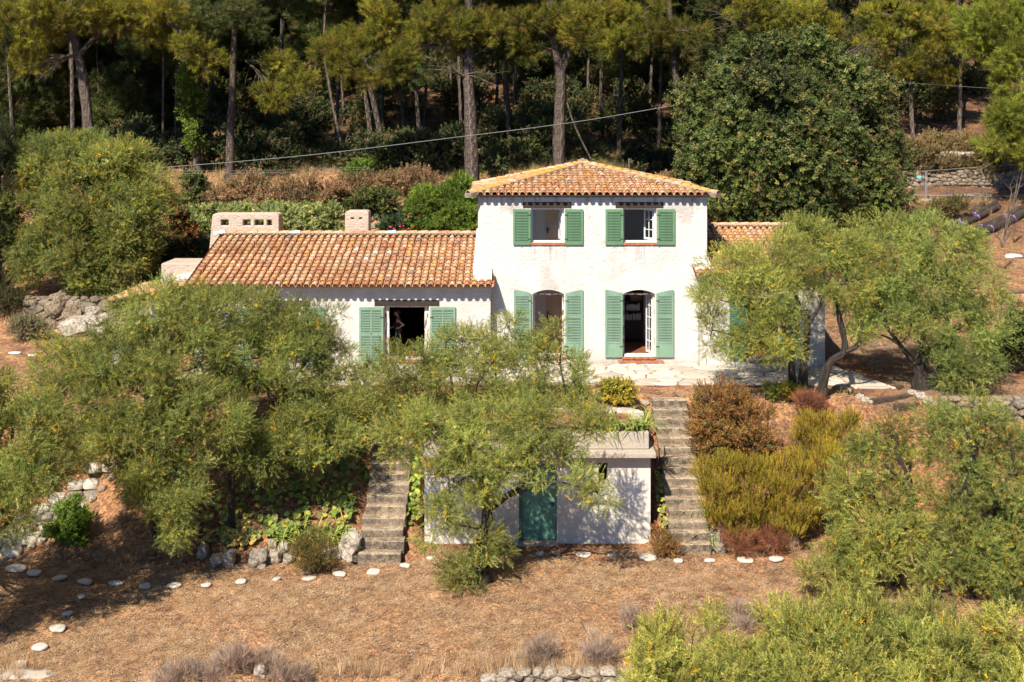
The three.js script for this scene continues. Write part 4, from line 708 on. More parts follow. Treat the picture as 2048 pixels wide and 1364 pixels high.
{ const m = tag(mesh('sack', rockGeo(0.42, 0.13, 0.25, 2, 0.25), std({ color: lin(0.66, 0.72, 0.7), roughness: 0.5 })), 'pale bluish sack lying on the shaded slope at right', 'sack'); m.position.copy(hit(2028, 516)).add(V(0, 0.08, 0)); }
{ const p = hit(1690, 666), t = thing('pole', 'slim pinkish wooden pole standing right of the house', 'pole', p); mesh('shaft', tube([V(0, -0.1, 0), V(0.01, 0.7, 0), V(-0.01, 1.38, 0)], 0.045, 0.036, 7), M.greyWood, t); mesh('cap', new THREE.CylinderGeometry(0.03, 0.04, 0.05, 7).translate(-0.01, 1.39, 0), M.greyWood, t);
  const a = at(1735, 601, 44.2), b = at(1803, 585, 45.5); tag(mesh('cane', rod(a, b, 0.018), M.greyWood), 'thin slanting cane caught in the right olive', 'cane'); }
{ const t = thing('railing', 'low wooden rail at the right edge of the picture', 'railing', V(0, 0, 0)); const a = at(1995, 585, 47), b = at(2070, 583, 47); mesh('rail', rod(a, b, 0.06), M.greyWood, t); for (const k of [0.08, 0.9]) { const p = a.clone().lerp(b, k); mesh('post', rod(p, V(p.x, h(p.x, p.z) - 0.1, p.z), 0.05), M.greyWood, t); } }
// fence posts and wires behind the house
{
  for (const [px, py, top, lab] of [[848, 392, 346, 'pale wooden fence post on the dry slope behind the small chimney'], [1258, 347, 318, 'pale wooden post just behind the tower roof'], [461, 388, 364, 'short grey post among the brown shrubs behind the big chimney']]) {
    const p = px === 848 ? hit(px, py) : px === 461 ? hit(px, py) : at(px, 352, 62), k = (CZ - p.z) / F; if (px === 1258) p.y = h(p.x, p.z);
    const hh = px === 1258 ? H - (top - YH) * k - p.y : (py - top) * k, t = thing('fence_post', lab, 'post', p); mesh('shaft', tube([V(0, -0.2, 0), V(0.02, hh * 0.5, 0), V(0, hh, 0)], 0.065, 0.055, 7), M.greyWood, t); mesh('post_top', new THREE.CylinderGeometry(0.03, 0.055, 0.04, 7).translate(0, hh + 0.015, 0), M.greyWood, t);
    if (px === 1258) { mesh('rail', rod(V(0.05, hh * 0.55, 0), V(1.6, hh * 0.5, -0.3), 0.03), M.greyWood, t); }
  }
  const wire = (pts, r, mat, label) => tag(mesh('cable', tube(pts, r, r, 5, 60, 0), mat), label, 'cable');
  const cableM = std({ color: lin(0.2, 0.2, 0.19), roughness: 0.8 });
  wire([at(240, 341, 58), at(310, 336, 58), at(600, 312, 59), at(900, 276, 60), at(1150, 244, 61), at(1345, 211, 62), at(1480, 186, 62.5)], 0.015, cableM, 'thick pale cable sagging across the dark wood behind the house');
  const dk = std({ color: lin(0.12, 0.12, 0.12), roughness: 0.6 });
  wire([at(250, 347, 59), at(520, 346, 60), at(740, 338, 61)], 0.012, dk, 'thin lower wire beneath the thick cable at left'); wire([at(250, 342, 60), at(520, 341, 61), at(740, 334, 62)], 0.01, dk, 'thin upper wire beneath the thick cable at left');
  wire([at(1134, 205, 68), at(1145, 240, 68), at(1165, 285, 68), at(1182, 318, 68)], 0.06, M.pinebark, 'dark hanging branch leaning beside the forked pine').name = numbered('hanging_branch');
  wire([at(1600, 150, 80), at(1750, 162, 82), at(1850, 168, 84), at(2000, 178, 86)], 0.02, dk, 'dark cable in front of the slim pines at right');
}

// ------------------------------------------------------------------ foliage
const leafMat = (t = 0.35, sp = 0.35, ro = 0.85) => new THREE.MeshPhysicalMaterial({ color: 0xffffff, roughness: ro, transmission: t, thickness: 0, specularIntensity: sp, side: THREE.DoubleSide });
const LEAF = leafMat(0.45, 0.35), NEEDLE = leafMat(0.4, 0.25), DRY = std({ color: lin(1, 1, 1), roughness: 1 });
class LB {                                               // collects leaf-sized faces
  constructor() { this.p = []; this.n = []; this.i = []; }
  leaf(b, d, up, len, wid, bend = 0.15) {                // a bent diamond of two faces
    const s = d.clone().cross(up).normalize(), n = s.clone().cross(d).normalize(), k = this.p.length / 3;
    const m = b.clone().addScaledVector(d, len * 0.45), t = b.clone().addScaledVector(d, len).addScaledVector(n, -len * bend);
    for (const q of [b, m.clone().addScaledVector(s, wid / 2), t, m.clone().addScaledVector(s, -wid / 2)]) { this.p.push(q.x, q.y, q.z); this.n.push(n.x, n.y, n.z); }
    this.i.push(k, k + 1, k + 2, k, k + 2, k + 3);
  }
  needle(b, d, len, wid, up = V(R(-1, 1), R(-1, 1), R(-1, 1))) { const s = d.clone().cross(up).normalize(), n = s.clone().cross(d).normalize(), k = this.p.length / 3, t = b.clone().addScaledVector(d, len); for (const q of [b.clone().addScaledVector(s, wid / 2), b.clone().addScaledVector(s, -wid / 2), t]) { this.p.push(q.x, q.y, q.z); this.n.push(n.x, n.y, n.z); } this.i.push(k, k + 2, k + 1); }
  blade(pts, w0) { const k = this.p.length / 3; pts.forEach((q, j) => { const a = pts[Math.max(0, j - 1)], c = pts[Math.min(pts.length - 1, j + 1)], d = c.clone().sub(a).normalize(), s = V(d.z, 0, -d.x); if (s.length() < 0.1) s.set(1, 0, 0); s.normalize(); const n = s.clone().cross(d).normalize(), w = w0 * (1 - Math.pow(j / (pts.length - 1), 2)) / 2 + 0.0008; for (const e of [1, -1]) { const x = q.clone().addScaledVector(s, e * w); this.p.push(x.x, x.y, x.z); this.n.push(n.x, n.y, n.z); } }); for (let j = 0; j < pts.length - 1; j++) { const a = k + 2 * j; this.i.push(a, a + 2, a + 1, a + 2, a + 3, a + 1); } }
  geo() { const g = new THREE.BufferGeometry(); g.setAttribute('position', new THREE.Float32BufferAttribute(this.p, 3)); g.setAttribute('normal', new THREE.Float32BufferAttribute(this.n, 3)); g.setAttribute('uv', new THREE.Float32BufferAttribute(new Float32Array(this.p.length / 3 * 2), 2)); g.setIndex(this.i); return g; }
}
const rv = () => { for (;;) { const v = V(R(-1, 1), R(-1, 1), R(-1, 1)); const l = v.length(); if (l > 0.05 && l < 1) return v.divideScalar(l); } };
function sprig(len, n, ll, lw, spread, jit = 0.3, stemW = 0.004) {   // a twig along +y with n leaves
  const b = new LB();
  for (let i = 0; i < n; i++) { const t = 0.1 + 0.9 * i / n, a = i * 2.4 + R(-0.4, 0.4), o = V(Math.cos(a), 0, Math.sin(a)), d = o.clone().multiplyScalar(Math.sin(spread) * (1 - 0.5 * t)).add(V(0, Math.cos(spread) + 0.3 * t, 0)).addScaledVector(rv(), jit).normalize(); b.leaf(V(0, t * len, 0).addScaledVector(o, 0.004), d, V(0, 1, 0).addScaledVector(o, -0.3).addScaledVector(rv(), 0.4), ll * R(0.75, 1.2), lw * R(0.8, 1.2)); }
  for (const q of [V(1, 0, 0), V(0, 0, 1)]) { const k = b.p.length / 3; for (const [y, w] of [[0, stemW], [len, stemW * 0.4]]) for (const e of [1, -1]) { b.p.push(q.x * w * e, y, q.z * w * e); b.n.push(q.z, 0, q.x); } b.i.push(k, k + 1, k + 2, k + 2, k + 1, k + 3); }
  return b.geo();
}
function tuft(len, n, nl, nw, cone) { const b = new LB(); for (let i = 0; i < n; i++) { const t = i / n, a = i * 2.4, d = V(Math.cos(a) * cone, R(0.35, 1.1), Math.sin(a) * cone).addScaledVector(rv(), 0.25).normalize(); b.needle(V(0, t * len, 0), d, nl * R(0.8, 1.2), nw); } const k = b.p.length / 3; b.p.push(-0.006, 0, 0, 0.006, 0, 0, 0, len, 0); b.n.push(0, 0, 1, 0, 0, 1, 0, 0, 1); b.i.push(k, k + 1, k + 2); return b.geo(); }
const SPRIG = {
  olive: [0, 1, 2].map(() => sprig(R(0.2, 0.27), 20, 0.055, 0.0125, 0.95, 0.4)),
  oliveNear: [0, 1, 2].map(() => sprig(R(0.22, 0.3), 22, 0.062, 0.0135, 0.9, 0.4)),
  oak: [0, 1, 2].map(() => sprig(0.26, 15, 0.085, 0.05, 1.1, 0.5)),
  broad: [0, 1, 2].map(() => sprig(0.2, 14, 0.075, 0.04, 1.0, 0.5)),
  small: [0, 1, 2].map(() => sprig(0.16, 18, 0.032, 0.018, 1.0, 0.4, 0.003)),
  lance: [0, 1].map(() => sprig(0.3, 22, 0.11, 0.022, 0.8, 0.3)),
  heath: [0, 1, 2].map(() => tuft(0.2, 44, 0.035, 0.008, 0.9)),
  pine: [0, 1, 2].map(() => tuft(0.24, 36, 0.15, 0.013, 0.75)),
  bare: [0, 1, 2].map(() => { const b = new LB(); for (let i = 0; i < 14; i++) { const d = V(R(-0.6, 0.6), 1, R(-0.6, 0.6)).normalize(); b.needle(V(0, R(0, 0.12), 0), d, R(0.15, 0.34), 0.006); } return b.geo(); }),
};
const up0 = V(0, 1, 0);
function place(p, d, s, spin = R(0, 6.28)) { const q = new THREE.Quaternion().setFromUnitVectors(up0, d), r = new THREE.Quaternion().setFromAxisAngle(up0, spin); return new THREE.Matrix4().compose(p, q.multiply(r), V(s, s, s)); }
const PAL = {
  olive: [[0.271, 0.303, 0.058, 5], [0.342, 0.369, 0.085, 4], [0.19, 0.236, 0.046, 4], [0.416, 0.398, 0.063, 2], [0.758, 0.513, 0.034, 0.5], [0.434, 0.455, 0.15, 1.2]],
  oliveWarm: [[0.312, 0.341, 0.067, 5], [0.381, 0.39, 0.081, 4], [0.208, 0.246, 0.045, 3], [0.856, 0.569, 0.045, 0.4], [0.468, 0.475, 0.133, 2]],
  oliveGrey: [[0.295, 0.346, 0.075, 5], [0.391, 0.431, 0.105, 4], [0.196, 0.251, 0.05, 4], [0.491, 0.527, 0.14, 1.5], [0.589, 0.463, 0.039, 0.3]],
  oliveFront: [[0.34, 0.351, 0.063, 5], [0.426, 0.426, 0.089, 4], [0.222, 0.246, 0.048, 3], [0.577, 0.525, 0.126, 2], [0.747, 0.491, 0.042, 0.3]],
  pine: [[0.201, 0.198, 0.018, 5], [0.282, 0.256, 0.023, 4], [0.127, 0.127, 0.018, 4], [0.282, 0.191, 0.051, 1.2]],
  pineDark: [[0.078, 0.103, 0.024, 5], [0.119, 0.14, 0.029, 3], [0.158, 0.129, 0.046, 2]],
  oak: [[0.103, 0.137, 0.025, 5], [0.077, 0.108, 0.02, 5], [0.19, 0.195, 0.044, 3], [0.266, 0.231, 0.064, 1.2]],
  dark: [[0.04, 0.055, 0.018, 5], [0.06, 0.075, 0.022, 4], [0.1, 0.07, 0.03, 1.5]],
  under: [[0.061, 0.089, 0.021, 4], [0.104, 0.127, 0.029, 3], [0.158, 0.127, 0.046, 2.5], [0.242, 0.157, 0.069, 1]],
  green: [[0.172, 0.27, 0.025, 5], [0.24, 0.337, 0.03, 4], [0.12, 0.186, 0.02, 3]],
  hedge: [[0.43, 0.455, 0.168, 5], [0.177, 0.253, 0.037, 4], [0.557, 0.543, 0.263, 2]],
  yellow: [[0.483, 0.38, 0.033, 5], [0.575, 0.483, 0.066, 3], [0.196, 0.23, 0.033, 3]],
  rust: [[0.359, 0.181, 0.048, 5], [0.462, 0.244, 0.054, 4], [0.205, 0.134, 0.048, 3], [0.222, 0.205, 0.054, 2]],
  red: [[0.208, 0.063, 0.028, 5], [0.26, 0.105, 0.042, 4], [0.13, 0.07, 0.042, 2]],
  heath: [[0.397, 0.298, 0.022, 5], [0.479, 0.369, 0.031, 4], [0.248, 0.197, 0.024, 4], [0.165, 0.111, 0.043, 1.5]],
  dryb: [[0.397, 0.254, 0.127, 5], [0.508, 0.337, 0.166, 4], [0.27, 0.172, 0.082, 3], [0.222, 0.209, 0.064, 1.5]],
  grey: [[0.271, 0.195, 0.142, 5], [0.347, 0.252, 0.18, 4], [0.197, 0.133, 0.095, 3]],
  sage: [[0.28, 0.259, 0.126, 5], [0.364, 0.329, 0.182, 4], [0.196, 0.175, 0.084, 3]],
  straw: [[0.431, 0.278, 0.144, 5], [0.512, 0.354, 0.206, 3], [0.286, 0.172, 0.083, 4], [0.205, 0.105, 0.058, 2]],
};
const palPick = (pal) => { let t = 0; for (const c of pal) t += c[3]; let r = rnd() * t; for (const c of pal) { r -= c[3]; if (r <= 0) return c; } return pal[0]; };
// lobes given in photograph places: [px, py, rx px, ry px, Z, depth factor]
const lobe = ([px, py, rx, ry, Z, dz = 1]) => { const k = Z / F; return { c: at(px, py, Z), r: V(rx * k, ry * k, (rx + ry) / 2 * k * dz) }; };
function crown(parent, lobes, kind, pal, o = {}) {       // -> { part, clumps }
  const { per = 55, rc = 0.38, scale = 1, lift = 0.35, shell = 0.5, mat = LEAF, name = 'crown', droop = 0, wild = 0.55 } = o, org = parent.position, geos = [pick(SPRIG[kind])], mats = geos.map(() => []), cols = geos.map(() => []), clumps = [];
  for (const L of lobes) {
    const area = (L.r.x * L.r.y + L.r.y * L.r.z + L.r.x * L.r.z) / 3 * 12.6, nc = Math.max(3, Math.round(area / (rc * rc * 3.4) * (o.dens ?? 1)));
    const lt = R(1 - (o.vary ?? 0.12), 1 + (o.vary ?? 0.12));
    for (let i = 0; i < nc; i++) {
      const d = rv(), c = L.c.clone().add(d.clone().multiply(L.r).multiplyScalar(Math.pow(lerp(shell ** 3, 1.05, rnd()), 1 / 3))), tint = lt * R(0.75, 1.22), warm = R(-0.08, 0.1), q = rc * R(0.6, 1.3);
      clumps.push({ c, L });
      const k = Math.max(3, Math.round(per * (q / rc) ** 2));
      for (let j = 0; j < k; j++) {
        const e = rv().multiplyScalar(Math.cbrt(rnd())), p = c.clone().addScaledVector(e, q); p.y = c.y + (p.y - c.y) * 0.8;
        const dir = p.clone().sub(L.c).divide(L.r).multiplyScalar(0.5).addScaledVector(e, 0.6).addScaledVector(up0, lift - droop).addScaledVector(rv(), wild).normalize();
        const g = Math.floor(rnd() * geos.length), cc = palPick(pal), v = tint * R(0.8, 1.2);
        mats[g].push(place(p.sub(org), dir, scale * R(0.75, 1.25))); cols[g].push(lin(cc[0] * v * (1 + warm), cc[1] * v, cc[2] * v));
      }
    }
  }
  const parts = geos.map((g, i) => { if (!mats[i].length) return; const m = new THREE.InstancedMesh(g, mat, mats[i].length); m.name = name; m.userData.kind = 'stuff'; m.castShadow = m.receiveShadow = true; mats[i].forEach((x, j) => { m.setMatrixAt(j, x); m.setColorAt(j, cols[i][j]); }); parent.add(m); return m; });
  return { clumps };
}
function twigs(parent, from, clumps, mat, r = 0.014, every = 2, name = 'twigs') {
  const g = []; clumps.forEach(({ c }, i) => { if (i % every) return; let best = null, bd = 1e9; for (const f of from) { const d = f.distanceToSquared(c) + (f.y > c.y ? 1 : 0); if (d < bd) { bd = d; best = f; } } if (!best || bd < 0.02) return; const a = best.clone().sub(parent.position), b = c.clone().sub(parent.position), m = a.clone().lerp(b, 0.5).add(V(R(-0.12, 0.12), R(0, 0.15), R(-0.12, 0.12))); g.push(tube([a, m, b], r, r * 0.35, 4, 4)); });
  if (g.length) mesh(name, join(g), mat, parent).userData.kind = 'stuff';
}
// trunks: [{ p: [[px, py, Z] ...], r: [r0, r1] }]; the first point of the first trunk is the foot
function tree(name, label, cat, trunks, lobes, kind, pal, o = {}) {
  const foot = o.foot ?? at(...trunks[0].p[0]); foot.y = h(foot.x, foot.z);
  const t = thing(name, label, cat, foot, o.group), mat = o.bark ?? M.olivebark, nodes = [], LL = (lobes ?? []).map(lobe).concat(o.more ?? []);
  trunks.forEach((s, i) => {
    const pts = s.p.map((q) => q.isVector3 ? q.clone() : at(...q)); if (!s.joint) pts[0].y = h(pts[0].x, pts[0].z) - 0.15;
    for (let j = 1; j < pts.length; j++) { nodes.push(pts[j].clone(), pts[j].clone().lerp(pts[j - 1], 0.35)); }
    const g = [tube(pts.map((p) => p.clone().sub(foot)), s.r[0], s.r[1], o.sides ?? 8, pts.length * 4, 0.09)];
    if (!s.joint && !o.noflare) { const b = pts[0].clone().sub(foot), dn = pts[1].clone().sub(pts[0]).normalize(); g.push(tube([b.clone().addScaledVector(dn, -0.05), b.clone().addScaledVector(dn, 0.25), b.clone().addScaledVector(dn, 0.6)], s.r[0] * 1.45, s.r[0] * 0.95, 8, 4, 0.18)); }
    mesh(s.joint ? 'limb' : 'trunk', join(g), mat, t);
  });
  const trunkNodes = nodes.slice();
  for (const L of LL) {                                  // a limb to every lobe
    let best = trunkNodes[0], bd = 1e9; for (const n of trunkNodes) { const d = n.distanceTo(L.c) + (n.y > L.c.y - 0.1 ? 0.8 : 0); if (d < bd) { bd = d; best = n; } }
    const m = best.clone().lerp(L.c, 0.5).add(V(R(-0.2, 0.2), R(0.0, 0.3), R(-0.2, 0.2))), r = Math.min(o.limb ?? 0.07, trunks[0].r[0] * 0.6) * R(0.8, 1.1);
    mesh('limb', tube([best, m, L.c].map((p) => p.clone().sub(foot)), r, r * 0.4, 6, 8, 0.1), o.limbBark ?? mat, t); nodes.push(L.c.clone(), m);
  }
  if (kind) { const { clumps } = crown(t, LL, kind, pal, o); twigs(t, nodes, clumps, o.twigMat ?? mat, o.twig ?? 0.014, o.twigEvery ?? 2); }
  return t;
}
function shrub(name, label, cat, px, py, lobes, kind, pal, o = {}) {
  const foot = o.foot ?? hit(px, py), Z = CZ - foot.z, t = thing(name, label, cat, foot, o.group);
  const L = lobes.map(([a, b, c, d, dz]) => lobe([a, b, c, d, Z - (o.near ?? 0.3), dz ?? 1]));
  if (o.sit !== false) for (const l of L) { const g = h(l.c.x, l.c.z); if (l.c.y - l.r.y * 0.6 > g + 0.4 && o.sit) l.c.y = g + l.r.y * 0.7; if (l.c.y < g + l.r.y * 0.2) l.c.y = g + l.r.y * 0.35; }
  const { clumps } = crown(t, L, kind, pal, { rc: 0.22, per: 34, lift: 0.6, shell: 0.35, name: 'foliage', ...o });
  const f = foot.clone().add(V(0, -0.05, 0)); const st = []; clumps.forEach(({ c }, i) => { if (i % (o.stemEvery ?? 3)) return; const b = c.clone().sub(foot), a = V(b.x * 0.25, Math.min(0, h(foot.x + b.x * 0.25, foot.z + b.z * 0.25) - foot.y) - 0.05, b.z * 0.25); st.push(tube([a, a.clone().lerp(b, 0.5).add(V(0, 0.08, 0)), b], o.stem ?? 0.012, 0.004, 4, 4)); });
  if (st.length) mesh('stems', join(st), o.stemMat ?? M.twig, t).userData.kind = 'stuff';
  return t;
}
// ------------------------------------------------------------------ olive trees
const oliveO = { per: 60, rc: 0.33, limb: 0.055, twig: 0.012, scale: 1.0, wild: 0.85, lift: 0.25, vary: 0.22 };
tree('olive_tree', 'large olive at left whose low boughs shade the lawn corner', 'olive tree',
  [{ p: [[322, 1050, 32.9], [290, 990, 32], [270, 900, 31.8], [300, 800, 32]], r: [0.17, 0.08] }, { p: [[290, 990, 32], [340, 930, 31.5], [400, 840, 31.6]], r: [0.1, 0.05], joint: 1 }],
  [[150, 715, 70, 55, 33], [230, 700, 90, 70, 32.5], [320, 640, 95, 70, 33], [400, 640, 70, 55, 33], [270, 790, 120, 85, 32], [170, 810, 80, 80, 32], [380, 740, 110, 80, 32], [190, 890, 75, 55, 31.5], [300, 890, 110, 75, 31.3], [405, 835, 80, 62, 31.6], [350, 960, 70, 60, 30.6], [335, 1035, 48, 48, 30.4], [270, 940, 55, 40, 31.6]], 'olive', PAL.olive, { ...oliveO, dens: 0.8 });
tree('olive_tree', 'spreading olive in front of the left wing windows', 'olive tree',
  [{ p: [[565, 860, 35.2], [570, 780, 35], [575, 700, 35]], r: [0.1, 0.05] }, { p: [[462, 940, 33], [465, 870, 33], [470, 800, 33.2]], r: [0.11, 0.06] }, { p: [[570, 780, 35], [600, 740, 35], [640, 690, 35]], r: [0.06, 0.03], joint: 1 }, { p: [[570, 780, 35], [540, 730, 35], [520, 660, 35]], r: [0.06, 0.03], joint: 1 }],
  [[470, 630, 90, 50, 35], [545, 640, 65, 55, 35], [620, 665, 75, 50, 35], [660, 700, 45, 45, 35], [490, 720, 95, 65, 34], [590, 740, 85, 55, 34.5], [540, 820, 100, 65, 33.5], [640, 830, 70, 55, 34], [690, 760, 40, 40, 34.6], [590, 880, 90, 45, 33], [665, 890, 50, 40, 33.2], [510, 905, 75, 45, 32.6], [700, 840, 40, 40, 34.4]], 'olive', PAL.olive, { ...oliveO, dens: 0.8 });
tree('olive_tree', 'olive with dark twisted trunk growing before the green shed door', 'olive tree',
  [{ p: [[968, 1165, 30.8], [962, 1090, 30.8], [975, 1020, 30.9], [960, 950, 31], [930, 890, 31.2]], r: [0.19, 0.07] }, { p: [[975, 1020, 30.9], [1010, 995, 30.8], [1050, 960, 30.8], [1060, 900, 31]], r: [0.1, 0.045], joint: 1 }, { p: [[965, 1060, 30.8], [920, 1050, 30.6], [880, 1045, 30.5]], r: [0.03, 0.014], joint: 1 }],
  [[800, 870, 55, 50, 31.4], [870, 855, 80, 50, 31.4], [950, 850, 90, 55, 31.4], [1040, 850, 90, 55, 31.4], [1125, 850, 75, 46, 31.3], [1190, 862, 34, 32, 31.2], [880, 910, 70, 40, 31], [980, 900, 90, 45, 30.8], [1080, 900, 64, 30, 31], [905, 970, 70, 50, 30.6], [970, 950, 60, 45, 30.6], [885, 1040, 50, 45, 30.4], [1130, 955, 62, 28, 30.4], [1195, 985, 40, 26, 30.4], [945, 1100, 50, 40, 30.5], [935, 1150, 45, 35, 30.3], [990, 1085, 35, 45, 30.6]], 'olive', PAL.oliveWarm, { ...oliveO, dens: 0.72, per: 52 });
const thinO = { ...oliveO, dens: 0.72, per: 44, limb: 0.03, twig: 0.009 };
tree('olive_tree', 'slender olive on the level ground before the left wing end', 'olive tree',
  [{ p: [[905, 822, 36.6], [904, 770, 36.6], [890, 710, 36.8]], r: [0.05, 0.025] }, { p: [[862, 822, 36.4], [850, 770, 36.5]], r: [0.03, 0.02] }, { p: [[940, 822, 36.4], [955, 770, 36.5]], r: [0.03, 0.02] }],
  [[850, 716, 66, 38, 37], [925, 690, 66, 36, 37], [800, 740, 60, 50, 36.6], [880, 750, 80, 50, 36.4], [950, 720, 60, 50, 36.8], [770, 790, 45, 35, 36.2], [850, 800, 70, 30, 36], [745, 755, 35, 35, 36.6]], 'olive', PAL.oliveWarm, thinO);
tree('olive_tree', 'slender olive between the ground floor door and the planter', 'olive tree',
  [{ p: [[993, 826, 36.6], [995, 780, 36.6], [985, 710, 36.8]], r: [0.05, 0.025] }, { p: [[1130, 824, 36.6], [1128, 770, 36.6], [1120, 730, 36.8]], r: [0.04, 0.02] }, { p: [[1060, 824, 36.4], [1050, 770, 36.5]], r: [0.03, 0.02] }],
  [[1010, 680, 65, 48, 37], [1070, 690, 50, 40, 37], [1030, 750, 80, 45, 36.6], [1110, 730, 60, 45, 36.8], [1150, 770, 45, 45, 36.4], [1080, 800, 70, 30, 36.2], [1000, 800, 50, 28, 36], [1175, 800, 30, 30, 36.2], [1110, 670, 14, 18, 37]], 'olive', PAL.oliveWarm, thinO);
tree('olive_tree', 'forked olive before the right wing on the terrace edge', 'olive tree',
  [{ p: [[1590, 782, 38.6], [1583, 740, 38.6], [1580, 700, 38.4], [1565, 640, 38.4]], r: [0.15, 0.07] }, { p: [[1606, 784, 38.5], [1608, 720, 38.5], [1615, 650, 38.5], [1612, 620, 38.5]], r: [0.17, 0.08] }, { p: [[1615, 650, 38.5], [1598, 610, 38.4], [1580, 560, 38.4]], r: [0.08, 0.04], joint: 1 }, { p: [[1615, 650, 38.5], [1640, 612, 38.5], [1655, 560, 38.6]], r: [0.07, 0.04], joint: 1 }, { p: [[1638, 780, 38.4], [1660, 725, 38.4], [1688, 705, 38.4], [1680, 640, 38.5], [1668, 580, 38.6]], r: [0.16, 0.07] }, { p: [[1688, 705, 38.4], [1715, 690, 38.3], [1726, 650, 38.3]], r: [0.09, 0.05], joint: 1 }],
  [[1480, 545, 70, 50, 38.5], [1440, 600, 45, 50, 38.2], [1425, 660, 30, 45, 38], [1540, 520, 75, 50, 39], [1620, 490, 85, 45, 39.5], [1690, 500, 70, 45, 39.5], [1520, 590, 75, 50, 38], [1600, 560, 75, 50, 38.6], [1680, 570, 70, 45, 38.8], [1545, 660, 55, 40, 37.6], [1500, 690, 50, 32, 37.6], [1560, 700, 42, 26, 37.4], [1745, 530, 50, 45, 39.6]], 'olive', PAL.oliveWarm, { ...oliveO, dens: 0.82, per: 50 });
tree('olive_tree', 'olive with short fat trunk on the bare ground at right', 'olive tree',
  [{ p: [[1848, 782, 39.4], [1842, 755, 39.4], [1838, 728, 39.4]], r: [0.28, 0.2] }, { p: [[1838, 735, 39.4], [1800, 690, 39.2], [1770, 648, 39]], r: [0.1, 0.05], joint: 1 }, { p: [[1840, 740, 39.4], [1845, 690, 39.4], [1850, 620, 39.4]], r: [0.12, 0.05], joint: 1 }, { p: [[1848, 770, 39.4], [1880, 735, 39.3], [1895, 680, 39.3], [1890, 600, 39.4]], r: [0.14, 0.06], joint: 1 }],
  [[1770, 480, 70, 45, 40.2], [1840, 470, 75, 45, 40.4], [1900, 510, 70, 55, 40], [1790, 560, 80, 50, 39.6], [1870, 570, 75, 55, 39.6], [1940, 580, 60, 55, 39.6], [1750, 625, 55, 38, 39], [1830, 640, 65, 40, 39], [1920, 660, 75, 50, 39], [1890, 710, 60, 35, 38.6], [1950, 720, 50, 40, 38.6], [1730, 670, 35, 30, 38.8], [1980, 640, 35, 50, 39.2], [1925, 760, 45, 26, 38.4]], 'olive', PAL.oliveGrey, { ...oliveO, dens: 0.8, per: 50 });
const lowO = { ...oliveO, dens: 0.74, per: 50, vary: 0.26, limb: 0.045 };
tree('olive_tree', 'bushy olive below the heather on the right bank', 'olive tree',
  [{ p: [[1790, 1165, 30.6], [1800, 1080, 30.6], [1825, 1000, 30.6], [1815, 950, 30.7], [1790, 900, 30.8]], r: [0.1, 0.05] }, { p: [[1825, 1000, 30.6], [1800, 960, 30.5], [1770, 930, 30.5]], r: [0.06, 0.03], joint: 1 }],
  [[1765, 880, 59, 42, 31.2], [1720, 950, 59, 38, 30.6], [1810, 930, 50, 38, 30.9], [1680, 985, 50, 34, 30.3], [1770, 1010, 59, 42, 30.3], [1740, 1060, 67, 42, 29.8], [1660, 1110, 50, 42, 29.6], [1750, 1120, 59, 38, 29.5], [1690, 1170, 50, 29, 29.2], [1640, 1150, 34, 34, 29.5], [1820, 1070, 34, 42, 30]], 'oliveNear', PAL.oliveFront, lowO);
tree('olive_tree', 'tall leafy olive running out of the right edge', 'olive tree',
  [{ p: [[1940, 1195, 29.8], [1935, 1090, 29.8], [1930, 990, 29.9], [1950, 900, 30]], r: [0.14, 0.07] }, { p: [[1935, 1090, 29.8], [1990, 1010, 29.8], [2030, 930, 30]], r: [0.09, 0.04], joint: 1 }],
  [[1880, 850, 59, 34, 30.8], [1950, 855, 55, 42, 30.8], [2010, 880, 50, 46, 30.6], [1920, 910, 67, 46, 30.4], [1995, 950, 59, 50, 30.2], [1900, 990, 63, 46, 30], [1980, 1030, 67, 50, 29.8], [1900, 1070, 63, 42, 29.6], [2040, 1000, 50, 67, 29.8], [1960, 1110, 76, 42, 29.4], [2030, 1110, 50, 50, 29.3], [1880, 1130, 50, 34, 29.3], [2000, 1180, 59, 34, 29], [2080, 930, 50, 59, 30], [2070, 1060, 50, 59, 29.5], [1960, 800, 21, 21, 31]], 'oliveNear', PAL.olive, lowO);
const frontO = { ...oliveO, dens: 0.85, per: 54, limb: 0.05, scale: 1.1, lift: 0.6 };
tree('olive_tree', 'yellowish olive at the bottom edge right of the lawn', 'olive tree',
  [{ p: [[1420, 1560, 24], [1415, 1450, 24], [1410, 1380, 24]], r: [0.12, 0.06] }, { p: [[1415, 1450, 24], [1500, 1380, 23.8]], r: [0.07, 0.04], joint: 1 }],
  [[1324, 1308, 50, 50, 24.2], [1384, 1293, 70, 55, 24.4], [1324, 1378, 70, 60, 23.6], [1424, 1368, 90, 65, 23.6], [1504, 1348, 80, 55, 23.8], [1414, 1458, 120, 70, 23], [1554, 1328, 60, 45, 24], [1574, 1388, 80, 70, 23.2], [1534, 1468, 110, 60, 22.8]], 'oliveNear', PAL.oliveFront, frontO);
